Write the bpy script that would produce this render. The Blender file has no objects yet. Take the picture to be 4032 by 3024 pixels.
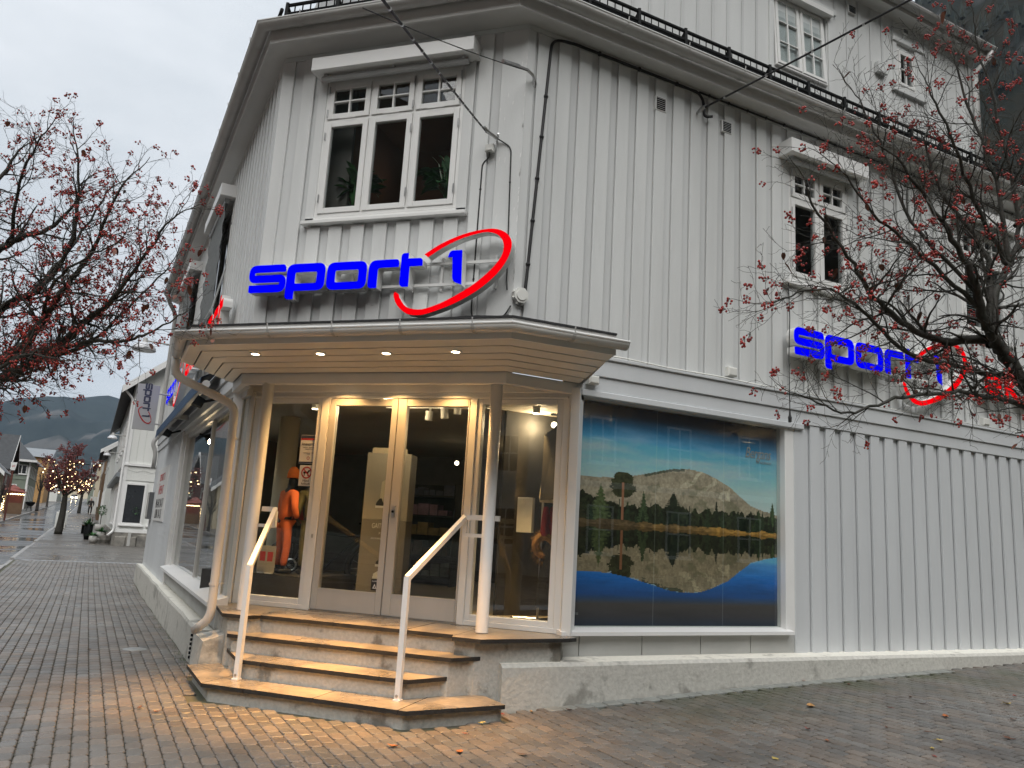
import bpy, bmesh, math, random
import numpy as np
from mathutils import Vector, Matrix
from mathutils.geometry import tessellate_polygon
random.seed(7)
SC = bpy.context.scene
COL = SC.collection
R_ = math.radians

# ------------------------------------------------------------------ camera
def camera():
    h, p, r = R_(17.836), R_(10.840), R_(3.394)
    f = Vector((-math.sin(h)*math.cos(p), math.cos(h)*math.cos(p), math.sin(p)))
    rt = Vector((math.cos(h), math.sin(h), 0)); up = rt.cross(f)
    r2 = rt*math.cos(r)+up*math.sin(r); u2 = -rt*math.sin(r)+up*math.cos(r)
    cd = bpy.data.cameras.new('camera'); co = bpy.data.objects.new('camera', cd); COL.objects.link(co)
    m = Matrix((r2, u2, -f)).transposed().to_4x4(); m.translation = (3.73, -7.70, 1.50)
    co.matrix_world = m
    cd.sensor_width = 36; cd.lens = 3124.5/4032*36; cd.clip_start = .05; cd.clip_end = 12000
    SC.camera = co
    return co, r2, u2, f
CAM, C_R, C_U, C_F = camera()
C_P = Vector((3.73, -7.70, 1.50))
def proj(p):
    d = Vector(p)-C_P; z = d.dot(C_F)
    if z < .05: return None
    return (.5+.77493*d.dot(C_R)/z, .5-.77493*d.dot(C_U)/z*4/3, z)

# ------------------------------------------------------------------ light
SUN_EL, SUN_AZ = 44.0, 160.0           # degrees; azimuth clockwise from +Y
W = bpy.data.worlds.new('World'); SC.world = W; W.use_nodes = True
def world():
    nt = W.node_tree; N = nt.nodes; L = nt.links; N.clear()
    out = N.new('ShaderNodeOutputWorld'); bg = N.new('ShaderNodeBackground')
    sky = N.new('ShaderNodeTexSky'); sky.sky_type = 'NISHITA'; sky.sun_disc = False
    sky.sun_elevation = R_(SUN_EL); sky.sun_rotation = R_(SUN_AZ)
    sky.air_density = 1.0; sky.dust_density = 3.0; sky.ozone_density = 1.0
    hs = N.new('ShaderNodeHueSaturation'); hs.inputs['Saturation'].default_value = .12; hs.inputs['Value'].default_value = .45
    L.new(sky.outputs[0], hs.inputs['Color'])
    # overcast cloud deck: grey that brightens to the zenith, broken by soft noise
    tc = N.new('ShaderNodeTexCoord'); sep = N.new('ShaderNodeSeparateXYZ'); L.new(tc.outputs['Generated'], sep.inputs[0])
    ramp = N.new('ShaderNodeMapRange'); ramp.inputs['From Min'].default_value = -.02; ramp.inputs['From Max'].default_value = 1.0
    ramp.inputs['To Min'].default_value = 2.85; ramp.inputs['To Max'].default_value = 4.5
    L.new(sep.outputs['Z'], ramp.inputs['Value'])
    mp = N.new('ShaderNodeMapping'); mp.inputs['Scale'].default_value = (1, 1, 2.6); L.new(tc.outputs['Generated'], mp.inputs[0])
    nz = N.new('ShaderNodeTexNoise'); nz.inputs['Scale'].default_value = 2.3; nz.inputs['Detail'].default_value = 6; nz.inputs['Roughness'].default_value = .55
    L.new(mp.outputs[0], nz.inputs['Vector'])
    nr = N.new('ShaderNodeMapRange'); nr.inputs['From Min'].default_value = .3; nr.inputs['From Max'].default_value = .7
    nr.inputs['To Min'].default_value = .80; nr.inputs['To Max'].default_value = 1.12
    L.new(nz.outputs['Fac'], nr.inputs['Value'])
    mul = N.new('ShaderNodeMath'); mul.operation = 'MULTIPLY'; L.new(ramp.outputs[0], mul.inputs[0]); L.new(nr.outputs[0], mul.inputs[1])
    tint = N.new('ShaderNodeMixRGB'); tint.inputs['Color1'].default_value = (.88, 1.0, 1.11, 1); tint.inputs['Color2'].default_value = (1.0, 1.0, 1.03, 1)
    L.new(nz.outputs['Fac'], tint.inputs['Fac'])
    sc = N.new('ShaderNodeVectorMath'); sc.operation = 'SCALE'; L.new(tint.outputs[0], sc.inputs[0]); L.new(mul.outputs[0], sc.inputs['Scale'])
    mix = N.new('ShaderNodeMixRGB'); mix.inputs['Fac'].default_value = .85
    L.new(hs.outputs[0], mix.inputs['Color1']); L.new(sc.outputs[0], mix.inputs['Color2'])
    L.new(mix.outputs[0], bg.inputs['Color']); bg.inputs['Strength'].default_value = .10
    L.new(bg.outputs[0], out.inputs['Surface'])
world()
sd = bpy.data.lights.new('sun', 'SUN'); sd.energy = 1.5; sd.angle = R_(75); sd.color = (1, .97, .92)
so = bpy.data.objects.new('sun', sd); COL.objects.link(so)
so.rotation_euler = (R_(90-SUN_EL), 0, R_(180-SUN_AZ)); so.location = (0, -20, 30)
SC.view_settings.view_transform = 'Standard'; SC.view_settings.look = 'None'
SC.view_settings.exposure = 1.32; SC.view_settings.gamma = 1; SC.view_settings.use_curve_mapping = False
SC.render.engine = 'CYCLES'
SC.cycles.max_bounces = 7; SC.cycles.diffuse_bounces = 3; SC.cycles.glossy_bounces = 3; SC.cycles.transmission_bounces = 4
SC.cycles.transparent_max_bounces = 12; SC.cycles.sample_clamp_indirect = 4.0; SC.cycles.use_denoising = True
SC.cycles.caustics_reflective = False; SC.cycles.caustics_refractive = False

# ------------------------------------------------------------------ frames and ground
S2 = 2**-.5
def P(a, b, z=0.0): return Vector(((a-b)*S2, (a+b)*S2, z))          # street coordinates: a along the right street, b along the left one
def frame(o, u, v): return Matrix(((u[0], v[0], 0, o[0]), (u[1], v[1], 0, o[1]), (0, 0, 1, o[2]), (0, 0, 0, 1)))
FD = frame((0, 0, 0), (1, 0), (0, 1))            # ground floor of the chamfered corner (doors)
FC = frame((0, -.52, 0), (1, 0), (0, 1))         # upper floor of the chamfered corner
FR = frame((1.373, -.52, 0), (S2, S2), (-S2, S2))    # right facade
FL = frame((-1.58, -.52, 0), (S2, -S2), (S2, S2))    # left facade, u runs negative away from the corner
FAB = frame((0, 0, 0), (S2, S2), (-S2, S2))      # (a, b, z) as u, v, z
I4 = Matrix.Identity(4)
def G(a, b):
    r = 0.0 if a < .7 else (.045*(a-.7) if a < 3.6 else .1305+.03*(min(a, 40)-3.6))
    l = -.01*min(max(b, 0), 10)
    for lo, hi, s in ((10, 50, .012), (50, 330, .02)): l += s*max(0, min(b, hi)-lo)
    return r+l

# ------------------------------------------------------------------ materials
def nodes(m):
    m.use_nodes = True; nt = m.node_tree; nt.nodes.clear()
    o = nt.nodes.new('ShaderNodeOutputMaterial'); b = nt.nodes.new('ShaderNodeBsdfPrincipled'); nt.links.new(b.outputs[0], o.inputs[0])
    return nt, b, o
def pm(name, col, rough=.5, var=.08, vs=2.0, bump=0.0, bs=80, metal=0.0, stretch=None, col2=None, thr=None, attr=None, emit=None, es=1.0, spec=.5, rvar=0.0, fine=0.0):
    m = bpy.data.materials.new(name); nt, b, o = nodes(m); N = nt.nodes; L = nt.links
    geo = N.new('ShaderNodeNewGeometry'); vec = geo.outputs['Position']
    if stretch:
        mp = N.new('ShaderNodeMapping'); mp.inputs['Scale'].default_value = stretch; L.new(vec, mp.inputs[0]); vec = mp.outputs[0]
    nz = N.new('ShaderNodeTexNoise'); nz.inputs['Scale'].default_value = vs; nz.inputs['Detail'].default_value = 5; nz.inputs['Roughness'].default_value = .6
    L.new(vec, nz.inputs['Vector'])
    rmp = N.new('ShaderNodeValToRGB'); c = Vector(col[:3])
    lo = c*(1-var); hi = c*(1+var)
    if col2 is not None: lo = Vector(col2)
    rmp.color_ramp.elements[0].position = .32 if thr is None else thr-.04
    rmp.color_ramp.elements[1].position = .68 if thr is None else thr+.04
    rmp.color_ramp.elements[0].color = (*lo, 1); rmp.color_ramp.elements[1].color = (*hi, 1)
    L.new(nz.outputs['Fac'], rmp.inputs[0]); cout = rmp.outputs[0]
    def mulc(cur, val):
        mx = N.new('ShaderNodeMixRGB'); mx.blend_type = 'MULTIPLY'; mx.inputs['Fac'].default_value = 1; L.new(cur, mx.inputs[1]); L.new(val, mx.inputs[2]); return mx.outputs[0]
    if attr:
        at = N.new('ShaderNodeAttribute'); at.attribute_name = attr; cout = mulc(cout, at.outputs['Color'])
    if fine:
        n2 = N.new('ShaderNodeTexNoise'); n2.inputs['Scale'].default_value = bs; n2.inputs['Detail'].default_value = 2; L.new(geo.outputs['Position'], n2.inputs['Vector'])
        mr = N.new('ShaderNodeMapRange'); mr.inputs['From Min'].default_value = .3; mr.inputs['From Max'].default_value = .7; mr.inputs['To Min'].default_value = 1-fine; mr.inputs['To Max'].default_value = 1+fine
        L.new(n2.outputs['Fac'], mr.inputs['Value']); cout = mulc(cout, mr.outputs[0])
    L.new(cout, b.inputs['Base Color'])
    b.inputs['Roughness'].default_value = rough; b.inputs['Metallic'].default_value = metal; b.inputs['Specular IOR Level'].default_value = spec
    if rvar:
        mr = N.new('ShaderNodeMapRange'); mr.inputs['From Min'].default_value = .35; mr.inputs['From Max'].default_value = .65
        mr.inputs['To Min'].default_value = max(.03, rough-rvar); mr.inputs['To Max'].default_value = rough+rvar
        n3 = N.new('ShaderNodeTexNoise'); n3.inputs['Scale'].default_value = 1.3; n3.inputs['Detail'].default_value = 4; L.new(geo.outputs['Position'], n3.inputs['Vector'])
        L.new(n3.outputs['Fac'], mr.inputs['Value']); L.new(mr.outputs[0], b.inputs['Roughness'])
    if bump:
        bn = N.new('ShaderNodeTexNoise'); bn.inputs['Scale'].default_value = bs; bn.inputs['Detail'].default_value = 3; L.new(vec, bn.inputs['Vector'])
        bu = N.new('ShaderNodeBump'); bu.inputs['Strength'].default_value = bump; bu.inputs['Distance'].default_value = .01
        L.new(bn.outputs['Fac'], bu.inputs['Height']); L.new(bu.outputs[0], b.inputs['Normal'])
    if emit:
        b.inputs['Emission Color'].default_value = (*emit, 1); b.inputs['Emission Strength'].default_value = es
    return m
def glass(name, tint=(1, 1, 1), refl=1.0):
    m = bpy.data.materials.new(name); m.use_nodes = True; nt = m.node_tree; N = nt.nodes; L = nt.links; N.clear()
    o = N.new('ShaderNodeOutputMaterial'); tr = N.new('ShaderNodeBsdfTransparent'); gl = N.new('ShaderNodeBsdfGlossy'); mx = N.new('ShaderNodeMixShader')
    tr.inputs[0].default_value = (*tint, 1); gl.inputs['Roughness'].default_value = .0
    fr = N.new('ShaderNodeFresnel'); fr.inputs[0].default_value = 1.52
    geo = N.new('ShaderNodeNewGeometry'); nz = N.new('ShaderNodeTexNoise'); nz.inputs['Scale'].default_value = .9; L.new(geo.outputs['Position'], nz.inputs['Vector'])
    bu = N.new('ShaderNodeBump'); bu.inputs['Strength'].default_value = .025; bu.inputs['Distance'].default_value = .05; L.new(nz.outputs['Fac'], bu.inputs['Height']); L.new(bu.outputs[0], gl.inputs['Normal'])
    io = N.new('ShaderNodeMapRange'); io.inputs['To Min'].default_value = 1.52; io.inputs['To Max'].default_value = 1/1.52; L.new(geo.outputs['Backfacing'], io.inputs['Value']); L.new(io.outputs[0], fr.inputs[0])
    mu = N.new('ShaderNodeMath'); mu.operation = 'MULTIPLY'; mu.use_clamp = True; mu.inputs[1].default_value = refl; L.new(fr.outputs[0], mu.inputs[0])
    L.new(mu.outputs[0], mx.inputs[0]); L.new(tr.outputs[0], mx.inputs[1]); L.new(gl.outputs[0], mx.inputs[2]); L.new(mx.outputs[0], o.inputs[0])
    return m
def emis(name, col, s):
    return pm(name, (.02+.3*col[0], .02+.3*col[1], .02+.3*col[2]), .35, .02, emit=col, es=s)

M = {}
M['wall'] = pm('grey_paint', (.65, .662, .655), .55, .085, 1.9, .14, 160, stretch=(1, 1, .13), rvar=.08, fine=.025)
M['wall2'] = pm('grey_paint_lower', (.585, .605, .62), .55, .06, 1.1, .12, 160, stretch=(1, 1, .22), rvar=.08, fine=.025)
M['recess'] = pm('grey_paint_underboard', (.60, .612, .61), .6, .07, 1.3, .12, 160, stretch=(1, 1, .2))
M['trim'] = pm('white_paint', (.78, .78, .765), .42, .03, 2.2, .05, 120)
M['white'] = pm('bright_white_paint', (.80, .80, .79), .38, .02, 2.5)
M['greytrim'] = pm('grey_trim_paint', (.64, .635, .62), .5, .06, 1.5, .1, 120, stretch=(.6, .6, 1.5))
M['gutter'] = pm('grey_gutter_metal', (.46, .455, .44), .38, .10, 3, stretch=(1, 1, .4))
M['downpipe'] = pm('cream_downpipe_metal', (.66, .645, .62), .33, .05, 3)
M['black'] = pm('black_metal', (.007, .008, .009), .7, .2, 5, spec=.2)
M['blackrub'] = pm('black_rubber', (.012, .012, .013), .55, .2, 8)
M['render'] = pm('painted_render', (.48, .47, .43), .75, .10, 2.3, .6, 26, col2=(.31, .30, .27), thr=.385, fine=.10)
M['ledge'] = pm('weathered_ledge_paint', (.70, .68, .61), .7, .1, 2.6, .35, 30, col2=(.42, .40, .36), thr=.37, fine=.06)
M['riser'] = pm('grey_riser_render', (.41, .405, .375), .7, .12, 2.8, .5, 35, col2=(.20, .19, .165), thr=.40, fine=.12)
M['slate'] = pm('wet_slate_slab', (.30, .255, .20), .30, .2, 2.6, .3, 22, col2=(.15, .13, .10), rvar=.14, fine=.12)
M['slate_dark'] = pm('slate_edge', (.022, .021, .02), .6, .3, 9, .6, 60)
M['cement'] = pm('cement_board', (.44, .445, .43), .75, .08, 1.8, .1, 60)
M['alu'] = pm('silver_aluminium', (.55, .54, .52), .36, .06, 3, metal=.25, stretch=(1, 1, .1))
M['steel'] = pm('brushed_steel', (.5, .5, .5), .3, .1, 5, metal=.9)
M['soffit'] = pm('soffit_paint', (.66, .645, .60), .5, .05, 2.5, .06, 90)
M['glass'] = glass('window_glass', (.93, .95, .94))
M['glass_up'] = glass('upper_window_glass', (.9, .92, .92), 1.1)
M['roofdark'] = pm('black_roof_felt', (.018, .018, .02), .8, .3, 4, .4, 40)
M['tile'] = pm('grey_roof_tile', (.045, .047, .052), .5, .25, 6, .3, 30)
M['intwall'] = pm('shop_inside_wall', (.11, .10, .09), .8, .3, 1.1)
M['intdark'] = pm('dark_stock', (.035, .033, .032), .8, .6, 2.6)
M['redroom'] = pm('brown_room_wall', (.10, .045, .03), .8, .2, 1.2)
M['intfloor'] = pm('beige_shop_floor', (.52, .46, .36), .35, .1, 1.5)
M['blind'] = pm('pale_blind', (.72, .76, .76), .7, .05, 2)
M['bark'] = pm('wet_dark_bark', (.035, .031, .027), .7, .5, 14, .6, 60, col2=(.02, .022, .014))
M['berry'] = pm('red_berries', (.36, .030, .022), .32, .4, 9)
M['leafdry'] = pm('dry_brown_leaf', (.16, .055, .03), .6, .5, 7)
M['foliage'] = pm('dark_green_leaf', (.05, .14, .045), .35, .5, 9)
M['petal'] = pm('white_flower', (.65, .68, .55), .5, .1, 5)
M['terracotta'] = pm('black_pot', (.03, .03, .035), .5, .2, 5)

# ------------------------------------------------------------------ mesh builder
def pieces(name, mat, par, F, boxes, c=.004):       # each box an object of its own
    return [MB(F).bbox(*b, c).build(name, mat, par) for b in boxes]
class MB:
    def __init__(s, F=I4): s.v = []; s.f = []; s.m = []; s.F = F
    def add(s, vs, fs, mi=0):
        n = len(s.v); F = s.F
        s.v.extend([(F @ Vector(p))[:] for p in vs]); s.f.extend([tuple(i+n for i in f) for f in fs]); s.m.extend([mi]*len(fs)); return s
    def box(s, u0, u1, v0, v1, z0, z1, mi=0):
        p = [(x, y, z) for z in (z0, z1) for y in (v0, v1) for x in (u0, u1)]
        return s.add(p, [(0, 2, 3, 1), (4, 5, 7, 6), (0, 1, 5, 4), (2, 6, 7, 3), (0, 4, 6, 2), (1, 3, 7, 5)], mi)
    def bbox(s, u0, u1, v0, v1, z0, z1, c=.004, mi=0):   # box whose four front edges (low v) are chamfered
        p = [(u0, v1, z0), (u1, v1, z0), (u1, v1, z1), (u0, v1, z1), (u0, v0+c, z0), (u1, v0+c, z0), (u1, v0+c, z1), (u0, v0+c, z1),
             (u0+c, v0, z0+c), (u1-c, v0, z0+c), (u1-c, v0, z1-c), (u0+c, v0, z1-c)]
        return s.add(p, [(0, 3, 2, 1), (0, 1, 5, 4), (1, 2, 6, 5), (2, 3, 7, 6), (3, 0, 4, 7), (4, 5, 9, 8), (5, 6, 10, 9), (6, 7, 11, 10), (7, 4, 8, 11), (8, 9, 10, 11)], mi)
    def prism(s, poly, v0, v1, mi=0, holes=(), side=None):    # poly in (u, z), extruded in v; v0 is the front
        side = mi if side is None else side
        loops = [poly]+list(holes); tri = tessellate_polygon([[Vector((x, z, 0)) for x, z in l] for l in loops])
        pts = [q for l in loops for q in l]; n = len(pts)
        s.add([(x, v0, z) for x, z in pts], [t for t in tri], mi)
        s.add([(x, v1, z) for x, z in pts], [tuple(reversed(t)) for t in tri], side)
        k = 0
        for l in loops:
            m = len(l); s.add([(x, v0, z) for x, z in l]+[(x, v1, z) for x, z in l], [(i, (i+1) % m, m+(i+1) % m, m+i) for i in range(m)], side); k += m
        return s
    def slab(s, poly, z0, z1, mi=0, top=None):     # poly in (u, v) plan
        n = len(poly); p = [(x, y, z0) for x, y in poly]+[(x, y, z1) for x, y in poly]
        s.add(p, [tuple(range(n-1, -1, -1))]+[(i, (i+1) % n, n+(i+1) % n, n+i) for i in range(n)], mi)
        s.add([(x, y, z1) for x, y in poly], [tuple(range(n))], mi if top is None else top); return s
    def poly(s, pts, mi=0): return s.add(pts, [tuple(range(len(pts)))], mi)
    def tube(s, pts, r, n=8, mi=0, cap=True):
        pts = [Vector(p) for p in pts]; k = len(pts); rs = r if isinstance(r, (list, tuple)) else [r]*k
        vs = []; ref = None
        for i, p in enumerate(pts):
            t = (pts[min(i+1, k-1)]-pts[max(i-1, 0)])
            if t.length < 1e-9: t = Vector((0, 0, 1))
            t.normalize()
            if ref is None: ref = t.orthogonal().normalized()
            ref = (ref-t*ref.dot(t)); ref = ref.normalized() if ref.length > 1e-6 else t.orthogonal().normalized()
            b = t.cross(ref)
            for j in range(n):
                a = 2*math.pi*j/n; vs.append(p+(ref*math.cos(a)+b*math.sin(a))*rs[i])
        fs = [(i*n+j, i*n+(j+1) % n, (i+1)*n+(j+1) % n, (i+1)*n+j) for i in range(k-1) for j in range(n)]
        if cap: fs += [tuple(range(n-1, -1, -1)), tuple((k-1)*n+j for j in range(n))]
        return s.add(vs, fs, mi)
    def lathe(s, prof, c=(0, 0, 0), n=16, mi=0):
        k = len(prof); vs = [(c[0]+r*math.cos(2*math.pi*j/n), c[1]+r*math.sin(2*math.pi*j/n), c[2]+z) for r, z in prof for j in range(n)]
        fs = [(i*n+j, i*n+(j+1) % n, (i+1)*n+(j+1) % n, (i+1)*n+j) for i in range(k-1) for j in range(n)]
        fs += [tuple(range(n-1, -1, -1)), tuple((k-1)*n+j for j in range(n))]
        return s.add(vs, fs, mi)
    def ball(s, c, r, n=8, m=5, mi=0, sq=(1, 1, 1)):
        vs = [(c[0], c[1], c[2]-r*sq[2])]
        for i in range(1, m):
            t = math.pi*i/m
            for j in range(n):
                a = 2*math.pi*j/n; vs.append((c[0]+r*sq[0]*math.sin(t)*math.cos(a), c[1]+r*sq[1]*math.sin(t)*math.sin(a), c[2]-r*sq[2]*math.cos(t)))
        vs.append((c[0], c[1], c[2]+r*sq[2])); e = len(vs)-1
        fs = [(0, 1+(j+1) % n, 1+j) for j in range(n)]+[(1+(m-2)*n+j, 1+(m-2)*n+(j+1) % n, e) for j in range(n)]
        fs += [(1+i*n+j, 1+i*n+(j+1) % n, 1+(i+1)*n+(j+1) % n, 1+(i+1)*n+j) for i in range(m-2) for j in range(n)]
        return s.add(vs, fs, mi)
    def mesh(s, name, mats, smooth=False, fix=True):
        me = bpy.data.meshes.new(name); me.from_pydata(s.v, [], s.f)
        for m in (mats if isinstance(mats, (list, tuple)) else [mats]): me.materials.append(m)
        if len(me.materials) > 1: me.polygons.foreach_set('material_index', s.m)
        if fix and len(s.v) < 20000:
            bm = bmesh.new(); bm.from_mesh(me); bmesh.ops.recalc_face_normals(bm, faces=bm.faces); bm.to_mesh(me); bm.free()
        if smooth: me.polygons.foreach_set('use_smooth', [True]*len(me.polygons))
        me.update(); return me
    def build(s, name, mats, parent=None, smooth=False, label=None, cat=None, group=None, kind=None, fix=True):
        return link(name, s.mesh(name, mats, smooth, fix), parent, label, cat, group, kind)
def link(name, me, parent=None, label=None, cat=None, group=None, kind=None, loc=None, rot=None):
    o = bpy.data.objects.new(name, me); COL.objects.link(o)
    if parent is not None:
        o.parent = parent
        o.matrix_parent_inverse = parent.matrix_basis.inverted()
    if loc is not None: o.location = loc
    if rot is not None: o.rotation_euler = rot
    for k, v in (('label', label), ('category', cat), ('group', group), ('kind', kind)):
        if v: o[k] = v
    return o
def thing(name, label, cat, loc=(0, 0, 0), group=None, kind=None):
    o = link(name, None, None, label, cat, group, kind); o.location = loc; return o
def rpoly(pts, n=5):          # polygon with rounded corners: (x, z, radius)
    out = []; k = len(pts)
    for i in range(k):
        p = Vector(pts[i][:2]); r = pts[i][2] if len(pts[i]) > 2 else 0
        if r < .003: out.append((p.x, p.y)); continue
        a = Vector(pts[i-1][:2])-p; b = Vector(pts[(i+1) % k][:2])-p
        ra = min(r, a.length*.5, b.length*.5); p0 = p+a.normalized()*ra; p1 = p+b.normalized()*ra
        for j in range(n+1):
            t = j/n; q = p0*(1-t)**2+p*2*t*(1-t)+p1*t*t; out.append((q.x, q.y))
    return out
def text(name, body, size, F, u, z, v, mat, parent=None, ext=.0015, align='LEFT', sx=1.0, shear=0.0, space=1.0, **kw):
    cu = bpy.data.curves.new(name, 'FONT'); cu.body = body; cu.size = size; cu.align_x = align; cu.extrude = ext; cu.shear = shear; cu.space_character = space
    cu.resolution_u = 3
    ob = bpy.data.objects.new(name, cu); me = bpy.data.meshes.new_from_object(ob); bpy.data.objects.remove(ob); bpy.data.curves.remove(cu)
    me.name = name; me.materials.clear(); me.materials.append(mat)
    T = F @ Matrix.Translation((u, v, z)) @ Matrix(((sx, 0, 0, 0), (0, 0, -1, 0), (0, 1, 0, 0), (0, 0, 0, 1)))
    me.transform(T)
    return link(name, me, parent, **kw)
# ================================================================== the corner shop
SHOP = thing('corner_shop', 'large pale grey timber corner building with chamfered glazed shop entrance', 'building', (0, .5, 0))
_pl = {}
def plank(F, u, z, w, h, mat, par, t=.030, name='plank'):
    key = (round(w, 3), round(h, 2), t, mat.name)
    if key not in _pl: _pl[key] = MB().bbox(0, w, -t, -.009, 0, h, .004).mesh('plank', mat)
    o = link(name, _pl[key], par); o.location = F @ Vector((u, 0, z)); o.rotation_euler = (0, 0, math.atan2(F[1][0], F[0][0])); return o
def siding(F, u0, u1, z0, z1, first, mod, w, holes, mat, par=None, pt=.029):
    par = par or SHOP; i = math.floor((u0-first)/mod)-1
    while True:
        a = first+i*mod; b = a+w; i += 1
        if a > u1: break
        a = max(a, u0); b = min(b, u1)
        if b-a < .03: continue
        segs = [(z0, z1)]
        for hu0, hu1, hz0, hz1 in holes:
            if b <= hu0+.01 or a >= hu1-.01: continue
            n = []
            for s, e in segs:
                if hz1 <= s or hz0 >= e: n.append((s, e)); continue
                if hz0 > s: n.append((s, hz0))
                if hz1 < e: n.append((hz1, e))
                for x0, x1 in ((a, min(b, hu0)), (max(a, hu1), b)):
                    if x1-x0 > .03: plank(F, x0, max(s, hz0), x1-x0, min(e, hz1)-max(s, hz0), mat, par, pt)
            segs = n
        for s, e in segs:
            if e-s > .03: plank(F, a, s, b-a, e-s, mat, par, pt)
def sheet(F, u0, u1, z0, z1, holes, mat, name='wall', v0=0.0, v1=.14, par=None):
    us = sorted({u0, u1, *[h[0] for h in holes], *[h[1] for h in holes]}); zs = sorted({z0, z1, *[h[2] for h in holes], *[h[3] for h in holes]})
    us = [x for x in us if u0 <= x <= u1]; zs = [x for x in zs if z0 <= x <= z1]; mb = MB(F)
    for i in range(len(us)-1):
        for j in range(len(zs)-1):
            cu, cz = (us[i]+us[i+1])/2, (zs[j]+zs[j+1])/2
            if any(h[0] < cu < h[1] and h[2] < cz < h[3] for h in holes): continue
            mb.box(us[i], us[i+1], v0, v1, zs[j], zs[j+1])
    return mb.build(name, mat, par or SHOP)

# --- upper floor walls, z 3.4 .. 6.85
WC = (-.98, .71, 4.80, 6.44); WR1 = (3.75, 4.82, 4.79, 6.30); WR2 = (7.12, 8.20, 4.72, 6.30)
WL1 = (-5.0, -3.15, 4.55, 6.25); WL2 = (-9.2, -7.3, 4.55, 6.25)
RL, LL = 16.0, -12.4
sheet(FC, -1.58, 1.373, 3.05, 6.83, [WC], M['recess'])
sheet(FR, .0, RL, 3.3, 6.83, [WR1, WR2], M['recess'])
sheet(FL, LL, .0, 3.1, 6.83, [WL1, WL2], M['recess'])
siding(FC, -1.44, 1.11, 3.5, 6.77, -1.04, .2695, .160, [(WC[0]-.02, WC[1]+.02, WC[2]-.11, WC[3]+.05)], M['wall'])
siding(FR, .10, 12.6, 3.37, 6.765, .115, .2588, .157, [(u0-.02, u1+.02, z0-.12, z1+.05) for u0, u1, z0, z1 in (WR1, WR2)], M['wall'])
siding(FL, LL+.12, -.12, 3.45, 6.765, -.30, .2588, .150, [(u0-.02, u1+.02, z0-.10, z1+.05) for u0, u1, z0, z1 in (WL1, WL2)], M['wall'])
pieces('corner_board', M['wall'], SHOP, FC, [(-1.60, -1.44, -.026, 0, 3.45, 6.77), (1.11, 1.39, -.027, 0, 3.45, 6.77)])
m = MB(FR).bbox(-.01, .085, -.026, 0, 3.4, 6.77); m.build('corner_board', M['wall'], SHOP)
pieces('corner_board', M['wall'], SHOP, FL, [(-.13, .01, -.026, 0, 3.4, 6.77), (LL, LL+.12, -.026, 0, 3.4, 6.77)])
for F, a, b in ((FC, -1.59, 1.38), (FR, 0, RL), (FL, LL, 0)):
    MB(F).box(a, b, -.022, 0, 6.775, 6.83).build('frieze', M['wall'], SHOP)
# --- main eaves: soffit, fascia, gutter following the three sides
def ring(oc, orr, ol):       # corner points (plan) of a line offset outwards from the three upper walls
    y = -.52-oc; k = 1.893+orr/S2; kl = 2.1+ol/S2
    c = Vector((k+y, y)); d = Vector((-kl-y, y)); du = Vector((S2, S2)); dl = Vector((-S2, S2))
    return [d+dl*12.7, d, c, c+du*15.8]
def sweep(name, ra, rb, za, zb, mat, par=None):       # sheet between two offset lines
    A, B = ring(*ra), ring(*rb); mb = MB()
    for i in range(3): mb.poly([(A[i].x, A[i].y, za), (A[i+1].x, A[i+1].y, za), (B[i+1].x, B[i+1].y, zb), (B[i].x, B[i].y, zb)])
    return mb.build(name, mat, par or SHOP)
sweep('soffit', (0, 0, 0), (.36, .26, .25), 6.832, 6.832, M['greytrim'])
sweep('fascia', (.36, .26, .25), (.36, .26, .25), 6.80, 7.0, M['greytrim'])
sweep('fascia', (.335, .235, .225), (.36, .26, .25), 6.80, 6.80, M['greytrim'])
def halfround(pts, r, n=7, thick=.006):    # open half-round gutter along a plan polyline at constant z
    mb = MB(); k = len(pts)
    rows = []
    for i in range(k):
        t0 = (pts[i]-pts[i-1]).normalized() if i else (pts[1]-pts[0]).normalized(); t1 = (pts[i+1]-pts[i]).normalized() if i < k-1 else t0
        t = (t0+t1).normalized(); nrm = Vector((t.y, -t.x)); sc = 1/max(.4, t.dot(t1)); row = []
        for rr, js in ((r, range(n+1)), (r-thick, range(n, -1, -1))):
            for j in js:
                a = math.pi*j/n; q = Vector((pts[i].x, pts[i].y))+nrm*(math.cos(a)*rr*sc); row.append((q.x, q.y, pts[i].z-math.sin(a)*rr))
        rows.append(row)
    m = 2*(n+1)
    for i in range(k): mb.v.extend(rows[i])
    for i in range(k-1):
        for j in range(m): mb.f.append((i*m+j, i*m+(j+1) % m, (i+1)*m+(j+1) % m, (i+1)*m+j)); mb.m.append(0)
    for i in (0, k-1): mb.f.append(tuple(i*m+j for j in range(n+1))); mb.m.append(0)
    # rolled front lip
    return mb
def v3(v, z): return Vector((v.x, v.y, z))
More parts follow.
